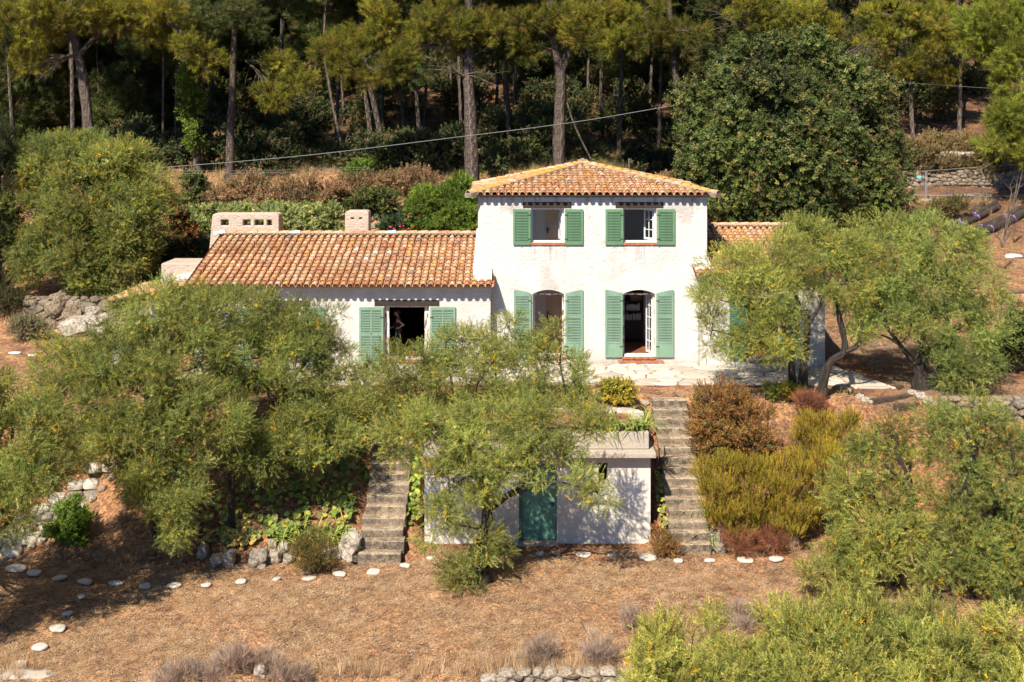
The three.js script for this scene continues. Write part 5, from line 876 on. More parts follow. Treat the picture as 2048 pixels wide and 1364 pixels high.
tree('olive_tree', 'broad yellowish olive filling the bottom right corner', 'olive tree',
  [{ p: [[1840, 1580, 23.5], [1835, 1450, 23.5], [1840, 1370, 23.5]], r: [0.14, 0.07] }, { p: [[1835, 1450, 23.5], [1720, 1370, 23.4]], r: [0.08, 0.04], joint: 1 }, { p: [[1835, 1450, 23.5], [1960, 1370, 23.4]], r: [0.08, 0.04], joint: 1 }],
  [[1612, 1266, 70, 40, 24.2], [1692, 1271, 80, 50, 24.2], [1782, 1256, 70, 45, 24.4], [1862, 1266, 70, 50, 24.2], [1652, 1336, 90, 60, 23.4], [1752, 1336, 90, 60, 23.4], [1862, 1336, 90, 60, 23.4], [1952, 1316, 80, 60, 23.8], [2032, 1316, 60, 80, 23.6], [1632, 1416, 90, 60, 22.8], [1742, 1426, 100, 60, 22.6], [1872, 1426, 110, 70, 22.6], [2002, 1416, 90, 70, 22.8], [2092, 1376, 70, 90, 23], [1712, 1221, 40, 25, 24.8]], 'oliveNear', PAL.oliveFront, frontO);
tree('olive_tree', 'leafy olive at the left edge beside the stone steps', 'olive tree',
  [{ p: [[-60, 1270, 27.6], [-45, 1100, 27.5], [0, 960, 27.6]], r: [0.15, 0.07] }, { p: [[-45, 1100, 27.5], [20, 1040, 27.3], [60, 960, 27.4]], r: [0.07, 0.03], joint: 1 }],
  [[20, 800, 60, 45, 28.2], [75, 830, 55, 50, 28], [30, 880, 80, 60, 27.6], [95, 900, 50, 50, 27.6], [40, 960, 80, 50, 27.2], [5, 1030, 50, 50, 27], [90, 960, 40, 35, 27.2], [-50, 850, 70, 80, 27.8], [-60, 980, 70, 80, 27.2], [125, 880, 30, 35, 27.8], [-90, 760, 70, 60, 28], [-120, 900, 60, 80, 27.5], [-20, 760, 60, 40, 28.4]], 'olive', PAL.olive, { ...lowO, dens: 0.9 });
{ // stands just outside the frame; its branches throw the shade on the lawn's left end
  const b = onGround(-14.9, 14.2), L = (x, y, z, r) => ({ c: V(x, y, z), r: V(r, r * 0.75, r) });
  tree('olive_tree', 'olive beyond the left edge whose branches shade the lawn', 'olive tree', [{ p: [b, b.clone().add(V(0.2, 1.3, 0)), b.clone().add(V(0.6, 2.6, 0.1))], r: [0.2, 0.09] }, { p: [b.clone().add(V(0.2, 1.3, 0)), b.clone().add(V(1.2, 2, -0.6)), b.clone().add(V(2, 2.6, -1))], r: [0.1, 0.05], joint: 1 }], null, 'olive', PAL.olive, { ...lowO, dens: 0.75, foot: b.clone(), more: [L(-14.5, 3.6, 14.2, 1.2), L(-13.4, 3.7, 15.2, 0.9), L(-13.4, 3.2, 13.4, 0.9), L(-15.8, 3.4, 15, 1.1), L(-13.9, 4.3, 16.4, 1), L(-12.7, 4.5, 14.8, 0.7), L(-12.9, 2.4, 12.7, 0.6), L(-14.6, 3.2, 17.2, 1), L(-13.2, 4.6, 18.4, 0.9), L(-12.9, 3.9, 17.2, 0.8), L(-14.5, 4.6, 19.5, 1)] });
}
tree('olive_tree', 'big rounded olive on the upper terrace at left', 'olive tree',
  [{ p: [[165, 588, 51.5], [160, 530, 51.5], [150, 460, 51.6]], r: [0.25, 0.12] }, { p: [[160, 530, 51.5], [210, 480, 51.4], [240, 420, 51.6]], r: [0.13, 0.07], joint: 1 }, { p: [[160, 530, 51.5], [100, 480, 51.4], [80, 420, 51.6]], r: [0.12, 0.07], joint: 1 }],
  [[150, 320, 90, 55, 52], [70, 340, 60, 60, 52], [225, 340, 75, 60, 52], [280, 390, 50, 55, 51.6], [170, 400, 100, 70, 51], [70, 430, 70, 70, 51], [250, 450, 70, 60, 50.8], [150, 490, 90, 60, 50.4], [60, 510, 50, 50, 50.6], [230, 520, 55, 45, 50.3], [170, 560, 60, 35, 50.2], [275, 500, 30, 40, 50.4]], 'olive', PAL.olive, { per: 80, rc: 0.45, limb: 0.09, twig: 0.016, scale: 1.5, dens: 1, wild: 0.8, vary: 0.18 });
tree('cypress_tree', 'dark narrow cypress cut by the left edge', 'cypress', [{ p: [[-2, 600, 50.5], [-2, 400, 50.5], [-2, 220, 50.5]], r: [0.14, 0.03] }], [[-2, 540, 22, 60, 50.5], [-2, 460, 24, 70, 50.5], [-2, 370, 22, 70, 50.5], [-2, 290, 17, 70, 50.5]], 'heath', PAL.dark, { per: 60, rc: 0.3, lift: 1.1, scale: 1.1, limb: 0.03, twigEvery: 6 });
tree('oak_tree', 'big dense dark green oak to the right of the tower', 'oak tree',
  [{ p: [[1590, 455, 62], [1585, 380, 62], [1590, 280, 62], [1600, 200, 62]], r: [0.4, 0.15] }, { p: [[1585, 380, 62], [1510, 290, 61.5], [1470, 220, 61.5]], r: [0.2, 0.1], joint: 1 }, { p: [[1585, 380, 62], [1670, 300, 61.8], [1710, 230, 62]], r: [0.2, 0.1], joint: 1 }],
  [[1490, 130, 48, 42, 62.5], [1545, 108, 42, 30, 62.8], [1460, 175, 44, 36, 62], [1620, 110, 50, 34, 63], [1670, 150, 46, 40, 62.6], [1720, 195, 50, 46, 62.5], [1415, 195, 46, 36, 61.5], [1530, 185, 60, 46, 60.4], [1600, 200, 56, 50, 60.8], [1490, 245, 54, 44, 60], [1570, 270, 60, 46, 59.6], [1655, 250, 62, 48, 60.4], [1755, 265, 42, 44, 62.3], [1392, 255, 36, 36, 61.4], [1430, 270, 42, 36, 60.6], [1445, 325, 56, 42, 59.8], [1530, 335, 60, 42, 59.2], [1620, 330, 62, 48, 59.3], [1705, 325, 56, 46, 60.4], [1775, 330, 38, 40, 62.2], [1385, 330, 34, 34, 61.2], [1400, 385, 42, 34, 60.8], [1470, 400, 52, 38, 60], [1560, 410, 58, 38, 59.8], [1650, 400, 56, 40, 59.8], [1730, 395, 46, 40, 61], [1790, 395, 32, 36, 62.3], [1500, 440, 60, 24, 60], [1620, 445, 60, 24, 60], [1560, 250, 90, 90, 62]], 'oak', PAL.oak, { per: 40, rc: 0.6, limb: 0.14, twig: 0.02, scale: 1.65, dens: 0.95, twigEvery: 4, shell: 0.7, vary: 0.28 });

// ------------------------------------------------------------------ pines
const pineO = { per: 40, rc: 0.6, limb: 0.12, twig: 0.018, scale: 1.55, lift: 0.5, mat: NEEDLE, bark: M.pinebark, twigMat: M.greybark, limbBark: M.pinebark, shell: 0.3, dens: 0.62, vary: 0.3, twigEvery: 1, twig: 0.022 };
const over = (x, z, n, y0, y1, r, sx = 3) => Array.from({ length: n }, () => ({ c: V(x + R(-sx, sx), R(y0, y1), z - 2.2 + R(-sx, sx) * 0.8), r: V(R(0.7, 1.1) * r, R(0.35, 0.5) * r, R(0.7, 1.1) * r) }));
function pine(label, pts, r, lobes, o = {}) {
  const top = at(...pts[pts.length - 1]), n = o.over ?? 7, hi = top.clone().add(V(R(-0.5, 0.5), R(4.5, 6), R(-0.5, 0.5)));
  if (!pts[0].isVector3) { const b = at(...pts[0]); const k = hit(pts[0][0], pts[0][1]); if (o.snap) { pts[0] = k; } }
  return tree('pine_tree', label, 'pine tree', [{ p: [...pts, ...(o.short ? [] : [hi])], r: [r, r * 0.45] }, ...(o.limbs ?? [])], lobes, 'pine', o.pal ?? PAL.pine, { ...pineO, ...o, more: [...over(hi.x, hi.z, n, hi.y - 2.5, hi.y + 2, o.orad ?? 2.4), ...(o.more ?? [])] });
}
pine('leaning grey pine rising behind the big left olive', [[182, 292, 66], [172, 200, 66], [150, 75, 66.3], [140, -10, 66.5]], 0.34, [[60, 55, 80, 36, 65], [150, 20, 100, 34, 64.6], [255, 25, 70, 30, 65], [340, 28, 60, 28, 64.6], [385, 85, 45, 24, 64.6], [410, 118, 30, 20, 64.4], [40, 120, 55, 32, 66], [300, 60, 45, 20, 65]], { limbs: [{ p: [[158, 110, 66.2], [200, 68, 66], [260, 58, 65.6], [330, 40, 65]], r: [0.16, 0.06], joint: 1 }, { p: [[150, 80, 66.3], [100, 70, 66], [60, 60, 65.5]], r: [0.12, 0.05], joint: 1 }] });
pine('tall straight pine behind the tower roof corner', [[946, 384, 65.5], [942, 260, 65.5], [937, 150, 65.6], [938, 20, 65.8]], 0.41, [[690, 110, 60, 30, 64.5], [745, 140, 60, 32, 64], [800, 115, 45, 30, 64.2], [655, 85, 40, 22, 65], [800, 40, 70, 30, 64.6], [880, 30, 70, 32, 64.5], [905, 75, 60, 20, 64.6], [960, 50, 45, 28, 64.8], [770, 70, 60, 24, 65]], { limbs: [{ p: [[938, 160, 65.6], [910, 140, 65.2], [885, 105, 65]], r: [0.1, 0.04], joint: 1 }, { p: [[938, 115, 65.7], [880, 95, 65.2], [800, 86, 64.8], [730, 120, 64.4]], r: [0.16, 0.05], joint: 1 }, { p: [[940, 115, 65.7], [965, 100, 65.5], [990, 88, 65.3]], r: [0.08, 0.04], joint: 1 }] });
pine('forked grey pine standing behind the tower roof', [[1118, 340, 69], [1119, 230, 69], [1121, 145, 69], [1108, 80, 69], [1100, 0, 69]], 0.37, [[1050, 35, 55, 26, 68], [1040, 90, 40, 24, 68], [1120, 40, 50, 22, 68], [1190, 75, 60, 18, 67.6], [1255, 80, 50, 18, 67.4], [1310, 60, 55, 20, 67.6], [1370, 62, 40, 18, 67.6], [1180, 20, 70, 24, 68], [1290, 20, 60, 22, 68]], { limbs: [{ p: [[1121, 150, 69], [1135, 110, 68.9], [1148, 60, 68.8], [1180, 20, 68.6], [1230, -20, 68.6]], r: [0.24, 0.1], joint: 1 }, { p: [[1148, 60, 68.8], [1220, 70, 68.2], [1300, 62, 68]], r: [0.1, 0.04], joint: 1 }] });
const backO = { pal: PAL.pineDark, over: 6, orad: 2.6 };
pine('dark slender pine between the leaning pine and the left edge', [[86, 262, 86], [76, 200, 86], [64, 130, 86], [60, 40, 86]], 0.2, [[70, 90, 60, 26, 85]], backO);
pine('dark thin pine nearest the left edge', [[60, 258, 84], [52, 200, 84], [45, 130, 84], [40, 40, 84]], 0.19, [[20, 80, 60, 30, 83]], backO);
pine('straight dark pine just left of the leaning pine', [[146, 280, 74], [145, 200, 74], [144, 120, 74], [143, 30, 74]], 0.16, [], backO);
pine('ivy clad pine left of the dark wood clearing', [[396, 338, 69], [390, 250, 69], [378, 170, 69], [365, 90, 69], [360, 0, 69]], 0.26, [[360, 60, 60, 24, 68]], { ...backO, more: [] });
pine('dark straight pine right of the ivy clad pine', [[460, 345, 67.5], [462, 250, 67.5], [467, 120, 67.5], [470, 0, 67.5]], 0.25, [[470, 40, 70, 26, 67], [430, 20, 60, 26, 67]], backO);
pine('thin leaning pine before the forest clearing', [[692, 335, 71], [678, 270, 71], [660, 180, 71], [648, 90, 71]], 0.13, [], backO);
pine('left of the two leaning pines standing close together', [[744, 318, 75], [738, 240, 75], [728, 170, 75], [720, 80, 75]], 0.18, [], backO);
pine('right of the two leaning pines standing close together', [[768, 314, 75], [755, 240, 75], [735, 150, 75], [725, 60, 75]], 0.2, [], backO);
pine('sunlit thin pine with bare side twigs mid wood', [[811, 292, 80], [806, 240, 80], [801, 180, 80], [800, 90, 80]], 0.15, [[790, 150, 30, 18, 79]], { ...backO, bark: M.greybark });
pine('thin dark pine just left of the tall straight pine', [[924, 335, 71], [922, 250, 71], [918, 150, 71], [915, 60, 71]], 0.12, [], backO);
pine('pale twin stemmed trunk deep in the wood', [[1232, 222, 92], [1230, 170, 92], [1222, 120, 92], [1222, 60, 92]], 0.19, [[1225, 95, 50, 24, 91]], { ...backO, bark: M.greybark });
pine('thin pale pine right of the twin stemmed trunk', [[1298, 212, 92], [1302, 160, 92], [1304, 105, 92], [1304, 40, 92]], 0.13, [], { ...backO, bark: M.greybark });
pine('dark leaning pine behind the left side of the oak', [[1378, 268, 76], [1360, 200, 76], [1346, 120, 76], [1340, 30, 76]], 0.29, [[1330, 95, 60, 22, 75]], backO);
pine('grey pine top rising above the oak crown', [[1562, 200, 70], [1560, 110, 70], [1558, 40, 70], [1570, -20, 70]], 0.24, [[1500, 30, 60, 26, 69], [1610, 30, 60, 24, 69], [1660, 60, 40, 26, 69.4]], { over: 6 });
const palO = { bark: M.greybark, over: 4, orad: 1.8, dens: 0.5 };
pine('pale slim pine left of its pair above the lane', [[1827, 282, 85], [1822, 200, 85], [1819, 110, 85], [1816, 45, 85]], 0.15, [[1780, 30, 50, 26, 84], [1850, 55, 50, 26, 84], [1770, 85, 50, 20, 84], [1850, 100, 45, 18, 84], [1800, 130, 45, 14, 84]], palO);
pine('pale slim pine right of its pair above the lane', [[1919, 268, 87], [1920, 200, 87], [1920, 130, 87], [1918, 70, 87]], 0.17, [[1900, 40, 50, 26, 86], [1945, 80, 50, 26, 86], [1890, 100, 40, 20, 86], [1885, 150, 40, 14, 86]], palO);
pine('bright green pine leaning in from the right edge', [[2110, 470, 70], [2100, 300, 70], [2085, 130, 70], [2080, 0, 70]], 0.3, [[1985, 40, 60, 36, 69.5], [2035, 50, 50, 40, 69], [1960, 95, 45, 26, 70], [2020, 110, 60, 32, 69], [2030, 165, 45, 24, 69], [1990, 235, 45, 24, 68.5], [2035, 250, 45, 28, 68.4], [2040, 210, 40, 18, 69], [2010, 285, 55, 20, 68.4], [2060, 310, 40, 30, 68.2]], { ...pineO, over: 2, pal: [[0.25, 0.28, 0.03, 5], [0.31, 0.33, 0.04, 4], [0.15, 0.17, 0.025, 3]], dens: 0.8 });
{ // half dead pine bough with pale twigs, and other bare branches
  const dead = (label, base, tips, n, s) => { const p = at(...base), t = thing('dead_branch', label, 'branch', p), g = []; for (const q of tips) { const e = at(...q).sub(p); g.push(tube([V(0, 0, 0), e.clone().multiplyScalar(0.5).add(V(0, 0.15, 0.05)), e], 0.05 * s, 0.014, 5, 6)); for (let i = 0; i < n; i++) { const k = R(0.25, 1), a = e.clone().multiplyScalar(k).add(V(0, 0.12 * (1 - k), 0)), d = e.clone().normalize().add(V(R(-1, 1), R(-0.9, 0.5), R(-1, 1))).multiplyScalar(R(0.3, 0.9) * s); g.push(tube([a, a.clone().addScaledVector(d, 0.5).add(V(0, 0.06, 0)), a.clone().add(d)], 0.016 * s, 0.006, 4, 3)); } } mesh('twigs', join(g), M.greybark, t).userData.kind = 'stuff'; return t; };
  const b = dead('pale half dead pine bough hanging in the dark wood', [490, 120, 69], [[540, 135, 68], [600, 150, 67.6], [560, 190, 67.4], [530, 170, 67.6], [620, 165, 67.5]], 9, 1);
  crown(b, [[560, 130, 55, 18, 67.8], [600, 160, 36, 14, 67.5], [550, 195, 28, 12, 67.3]].map(lobe), 'pine', PAL.pine, { ...pineO, dens: 0.35, name: 'needles' });
  dead('fan of bare grey twigs above the oak crown', [1670, 130, 66], [[1715, 95, 66], [1730, 105, 66], [1700, 110, 66], [1735, 98, 66.2]], 10, 1);
  dead('bare silvery branches at the top beside the oak', [1500, 60, 69], [[1450, 30, 68.5], [1440, 55, 68.5], [1470, 15, 68.5], [1420, 20, 68.5]], 8, 1);
  dead('bare drooping twigs below the leaning left pine', [150, 110, 66], [[40, 150, 65.5], [20, 140, 65.5], [70, 165, 65.5], [110, 130, 65.5], [10, 125, 65.8]], 9, 1.1);
  dead('bare twigs on the trunk of the tall straight pine', [925, 150, 65.4], [[850, 130, 65], [830, 140, 65], [985, 170, 65.2], [990, 150, 65]], 6, 0.8);
  dead('thin dead sapling above the near pipe bundle', [2005, 495, 55], [[1990, 470, 55], [2030, 455, 55], [2028, 400, 55], [2024, 375, 55]], 3, 0.9);
  dead('dark spindly sapling beside the lane at the right edge', [2026, 425, 60], [[2030, 385, 60], [2036, 350, 60], [2046, 340, 60], [2020, 370, 60]], 5, 0.8);
  dead('curved dead branch lying on the forest floor', [690, 290, 73], [[700, 262, 73], [708, 275, 73], [712, 290, 73]], 4, 0.7);
}
{ // ivy on the ivy clad pine
  const p = at(396, 338, 69); p.y = h(p.x, p.z); const t = thing('ivy', 'dark green ivy climbing the trunk left of the clearing', 'ivy', p);
  crown(t, [[392, 270, 14, 30, 68.7], [386, 215, 15, 34, 68.7], [378, 165, 13, 34, 68.7]].map(lobe), 'broad', PAL.green, { per: 22, rc: 0.25, scale: 1.6, name: 'foliage', dens: 0.7 });
}
// ------------------------------------------------------------------ the wood behind, undergrowth
{
  const t = thing('woodland', 'dense dark pine wood covering the hillside behind the house', 'woodland', V(0, 0, 0), null, 'stuff');
  const tr = [], lobes = [], low = [];
  for (let i = 0; i < 230; i++) {
    const z = -33 - 85 * Math.pow(rnd(), 1.2), x = R(-1, 1) * (17 + -z * 0.46); if (x > 17 && z > -47) continue;
    const y = h(x, z), H0 = R(6, 9.5), lean = R(-0.8, 0.8);
    tr.push(tube([V(x, y - 0.3, z), V(x + lean * 0.4, y + H0 * 0.5, z), V(x + lean, y + H0 + 3, z)], R(0.1, 0.2), 0.06, 5, 5));
    for (let k = 0; k < 4; k++) lobes.push({ c: V(x + lean + R(-2, 2), y + H0 + R(-1.5, 4), z + R(-1.6, 1.6)), r: V(R(1.4, 2.4), R(0.7, 1.2), R(1.4, 2.2)) });
  }
  mesh('trunk', join(tr), M.pinebark, t).userData.kind = 'stuff';
  for (let i = 0; i < 44; i++) { const x = R(-46, -21), z = R(-62, -34), y = h(x, z); for (let k = 0; k < 3; k++) lobes.push({ c: V(x + R(-1.5, 1.5), y + R(1.5, 8), z + R(-1.5, 1.5)), r: V(R(1.2, 2.2), R(0.8, 1.3), R(1.2, 2)) }); }
  crown(t, lobes, 'pine', PAL.pineDark, { ...pineO, per: 20, rc: 0.8, scale: 2.6, dens: 0.55 });
  const u = thing('undergrowth', 'tangle of dark shrubs and saplings on the forest floor', 'undergrowth', V(0, 0, 0), null, 'stuff');
  for (let i = 0; i < 520; i++) {
    const z = -26 - 62 * Math.pow(rnd(), 1.3), x = R(-1, 1) * (17 + -z * 0.38); if (x > 15 && z > -45) continue; if (x > -14 && x < -4 && z > -44 && z < -33 && rnd() < 0.8) continue; if (x > 2 && x < 10 && z > -42 && rnd() < 0.6) continue;
    const r = R(0.5, 1.5) * (z < -45 ? 1.5 : 1); low.push({ c: V(x, h(x, z) + r * 0.55, z), r: V(r * R(0.8, 1.3), r * R(0.6, 1.2), r) });
  }
  crown(u, low, 'oak', PAL.under, { per: 24, rc: 0.5, scale: 1.75, dens: 0.55, shell: 0.4, name: 'foliage' });
}
// ------------------------------------------------------------------ shrubs behind the house
{ // clipped hedge
  const p = hit(530, 470); p.set(-12.5, h(-12.5, -16.5), -16.5); const t = thing('hedge', 'clipped hedge with pale variegated leaves behind the left roof', 'hedge', p), L = [];
  for (let px = 380; px <= 672; px += 20) L.push(lobe([px, 445 - (px - 380) * 0.02, 17, 26, 59.8, 1.3]), lobe([px + 8, 470, 17, 22, 59.8, 1.3]));
  crown(t, L, 'broad', PAL.hedge, { per: 30, rc: 0.24, scale: 1.25, shell: 0.75, name: 'foliage', lift: 0.5, dens: 1.1 });
  mesh('stems', join(Array.from({ length: 16 }, (_, i) => { const x = lerp(-3.7, 3.9, i / 15); return tube([V(x, -0.3, 0), V(x + 0.05, 0.7, 0)], 0.03, 0.015, 4, 2); })), M.twig, t);
}
const far = { rc: 0.32, per: 30, scale: 1.5, dens: 0.8 };
shrub('hedge_bush', 'dark green hedge bush beside the left olive and the parapet', 'bush', 340, 560, [[300, 535, 26, 40], [345, 530, 40, 40], [385, 525, 30, 36], [410, 500, 20, 30]], 'broad', PAL.dark, { ...far, foot: V(-15.6, h(-15.6, -12.5), -12.5) });
shrub('photinia_bush', 'bush with orange young leaves left of the pale hedge', 'bush', 340, 480, [[345, 440, 26, 16], [330, 470, 30, 30], [365, 475, 28, 26]], 'broad', [[0.3, 0.13, 0.025, 4], [0.22, 0.15, 0.03, 4], [0.07, 0.09, 0.02, 4]], { ...far, foot: V(-16.6, h(-16.6, -15.5), -15.5) });
shrub('bush', 'light green bush at the wood edge above the pale hedge', 'bush', 380, 418, [[385, 380, 24, 22], [370, 400, 20, 18], [395, 405, 22, 18]], 'broad', [[0.13, 0.15, 0.03, 4], [0.19, 0.2, 0.05, 3], [0.06, 0.08, 0.02, 2]], far);
[['brown twiggy shrub behind the middle of the pale hedge', [[440, 400, 34, 20], [490, 385, 34, 26], [470, 405, 40, 16]], 470, 418], ['tall brown dry shrub right of the short grey post', [[510, 380, 26, 28], [540, 398, 36, 18]], 520, 416], ['dry tan shrub above the hedge end', [[590, 395, 34, 24], [630, 385, 34, 30], [660, 395, 30, 24]], 620, 418], ['pale brown dry shrub behind the small chimney', [[700, 380, 34, 24], [735, 370, 34, 24], [680, 395, 26, 18]], 705, 405], ['tan scrub beside the pale fence post', [[790, 365, 30, 22], [820, 360, 28, 24], [860, 370, 30, 20]], 820, 395]].forEach(([l, L, x, y]) => shrub('dry_shrub', l, 'shrub', x, y, L, 'small', PAL.dryb, { ...far, scale: 2.4, stemEvery: 1, stem: 0.02, dens: 0.7 }));
shrub('bush', 'green bush left of the rubble heap', 'bush', 745, 432, [[740, 410, 34, 22], [770, 400, 26, 24], [715, 420, 24, 16]], 'broad', PAL.oak, far);
shrub('bush', 'dark bush under the trees behind the small chimney', 'bush', 740, 350, [[740, 335, 26, 18], [720, 345, 22, 14]], 'broad', PAL.green, far);
shrub('oleander_bush', 'bright green oleander left of the tower wall', 'bush', 900, 470, [[860, 425, 36, 34], [910, 405, 38, 34], [935, 440, 30, 40], [890, 450, 40, 30], [850, 400, 22, 18], [925, 375, 20, 16]], 'lance', PAL.green, { ...far, per: 36, scale: 1.35, dens: 1.1 });
{
  const t = shrub('rose_bush', 'rose bush with red flowers behind the left roof ridge', 'bush', 830, 468, [[800, 455, 26, 18], [840, 450, 34, 24], [820, 440, 24, 18], [870, 462, 26, 14], [795, 468, 20, 12]], 'broad', [[0.06, 0.1, 0.03, 4], [0.1, 0.14, 0.05, 3], [0.04, 0.07, 0.02, 2]], far), fm = std({ color: lin(0.62, 0.02, 0.06), roughness: 0.6 }), fg = rockGeo(1, 0.8, 1, 1, 0.3);
  for (const [x, y] of [[817, 433], [824, 433], [836, 432], [838, 430], [825, 423], [781, 454], [800, 453], [807, 452], [817, 457], [813, 462], [823, 464], [788, 458], [850, 460], [870, 447], [876, 459], [828, 452], [845, 438]]) { const m = mesh('flower', fg, fm, t); m.position.copy(at(x, y, CZ - t.position.z - 1.1)).sub(t.position); m.scale.setScalar(R(0.035, 0.065)); }
}
shrub('bush', 'dark shrub between the tower roof and the oak', 'bush', 1330, 350, [[1290, 320, 34, 24], [1330, 330, 40, 26], [1270, 335, 26, 20], [1360, 345, 36, 22]], 'broad', PAL.dark, far);
shrub('dry_shrub', 'straw coloured scrub right of the tower roof', 'shrub', 1400, 395, [[1370, 370, 34, 16], [1400, 375, 30, 16], [1340, 365, 30, 12]], 'small', PAL.dryb, { ...far, scale: 2.2 });
[['brown dry scrub between oak and lane wall', [[1840, 320, 30, 24], [1870, 325, 34, 20], [1810, 310, 24, 22]], 1850, 345], ['tan dry scrub above the lane wall at right', [[1930, 330, 34, 14], [1970, 325, 34, 16], [2010, 330, 30, 16]], 1950, 344], ['green topped scrub at the feet of the slim pines', [[1880, 285, 34, 14], [1930, 285, 34, 12]], 1900, 298]].forEach(([l, L, x, y]) => shrub('dry_shrub', l, 'shrub', x, y, L, 'small', [[0.3, 0.21, 0.08, 4], [0.22, 0.19, 0.06, 3], [0.36, 0.26, 0.13, 3]], { ...far, scale: 2.6 }));
shrub('bush', 'olive green grassy bush below the lane', 'bush', 1890, 440, [[1870, 418, 30, 14], [1905, 415, 26, 13], [1880, 432, 34, 14]], 'small', [[0.19, 0.17, 0.04, 4], [0.28, 0.2, 0.08, 3]], { ...far, scale: 2.3 });
shrub('bush', 'dark green bush in shade at the right edge', 'bush', 2030, 740, [[2030, 690, 30, 40], [2045, 640, 24, 30], [2000, 720, 24, 24]], 'broad', PAL.oak, { rc: 0.3, per: 30, scale: 1.3 });
shrub('bush', 'yellow green shrub behind the right wing end', 'bush', 1780, 640, [[1745, 600, 30, 26], [1790, 590, 30, 24], [1810, 620, 26, 18]], 'broad', [[0.14, 0.18, 0.04, 4], [0.3, 0.26, 0.03, 1], [0.07, 0.1, 0.03, 3]], { rc: 0.3, per: 26, scale: 1.3 });
// left yard
shrub('sage_shrub', 'rounded grey green shrub on the upper left yard', 'shrub', 55, 676, [[45, 655, 28, 20], [70, 658, 22, 16]], 'small', PAL.sage, { rc: 0.2, per: 34, scale: 1.3 });
shrub('shrub', 'dark shrub spilling over the far left wall end', 'shrub', 15, 618, [[5, 598, 34, 24], [40, 605, 24, 16]], 'heath', [[0.11, 0.11, 0.03, 4], [0.15, 0.12, 0.05, 2], [0.05, 0.06, 0.02, 3]], { rc: 0.26, per: 40, scale: 1.3 });
shrub('bush', 'small glossy green bush beside the left stone steps', 'bush', 145, 1080, [[140, 1040, 34, 34], [120, 1062, 20, 18], [160, 1060, 20, 20]], 'broad', PAL.green, { rc: 0.17, per: 26, scale: 0.8 });
// planting before the house
shrub('euonymus_bush', 'rounded yellow variegated bush at the terrace edge left of the stairs', 'bush', 1238, 806, [[1230, 778, 24, 20], [1252, 782, 16, 20], [1238, 792, 24, 14]], 'broad', PAL.yellow, { rc: 0.14, per: 26, scale: 0.7, shell: 0.6 });
shrub('euonymus_bush', 'small yellow bush touching the forked olive trunks', 'bush', 1588, 796, [[1582, 779, 14, 11], [1596, 784, 12, 10]], 'broad', PAL.yellow, { rc: 0.11, per: 22, scale: 0.6 });
shrub('euonymus_bush', 'small green and yellow bush left of the forked olive', 'bush', 1543, 794, [[1543, 780, 15, 11]], 'broad', [[0.3, 0.27, 0.04, 3], [0.14, 0.19, 0.03, 4]], { rc: 0.11, per: 22, scale: 0.6 });
shrub('cistus_bush', 'big rusty brown bush right of the stairs top', 'bush', 1465, 905, [[1440, 800, 44, 34, 0.8], [1430, 850, 50, 40], [1490, 850, 50, 44], [1465, 890, 60, 28], [1520, 885, 30, 22], [1410, 890, 22, 22]], 'small', PAL.rust, { rc: 0.26, per: 44, scale: 1.25, dens: 1.1, near: 0.8 });
shrub('shrub', 'rusty red dry plant at the olive foot', 'shrub', 1620, 830, [[1612, 808, 20, 16], [1636, 814, 18, 14]], 'bare', PAL.red, { rc: 0.18, per: 30, scale: 0.9, mat: DRY });
shrub('shrub', 'dark red dry creeper below the heather', 'shrub', 1515, 1105, [[1500, 1082, 36, 18], [1545, 1078, 30, 20], [1470, 1072, 24, 18]], 'bare', PAL.red, { rc: 0.16, per: 26, scale: 0.7, mat: DRY });
shrub('shrub', 'rust coloured dry plant at the shed corner by the stairs', 'shrub', 1328, 1108, [[1322, 1078, 22, 24], [1338, 1090, 16, 14]], 'small', PAL.rust, { rc: 0.15, per: 34, scale: 0.8 });
const hl = (a, b, c, d) => [a, b, c, d];
shrub('heather', 'wide yellow green heather covering the right bank', 'heather', 1560, 1045, [hl(1430, 950, 40, 36), hl(1500, 950, 50, 36), hl(1570, 945, 50, 36), hl(1640, 930, 50, 40), hl(1440, 1000, 40, 36), hl(1510, 1005, 56, 36), hl(1590, 1000, 56, 36), hl(1650, 985, 36, 34), hl(1470, 1040, 46, 24), hl(1560, 1042, 60, 24), hl(1640, 1030, 30, 26)], 'heath', PAL.heath, { rc: 0.24, per: 46, scale: 0.95, lift: 1.6, wild: 0.3, dens: 1.1, near: 0.9 });
shrub('heather', 'smaller heather mound above the wide one on the bank', 'heather', 1650, 905, [hl(1630, 855, 40, 28), hl(1680, 850, 34, 24), hl(1655, 885, 46, 26), hl(1615, 885, 24, 24)], 'heath', PAL.heath, { rc: 0.24, per: 46, scale: 0.95, lift: 1.6, wild: 0.3, near: 0.6 });
shrub('asparagus_fern', 'feathery olive brown plant in front of the left bank rocks', 'plant', 625, 1142, [[625, 1095, 32, 36], [605, 1110, 20, 22], [645, 1110, 20, 22]], 'heath', [[0.2, 0.16, 0.03, 4], [0.14, 0.14, 0.03, 4], [0.26, 0.14, 0.04, 2]], { rc: 0.16, per: 22, scale: 0.8 });
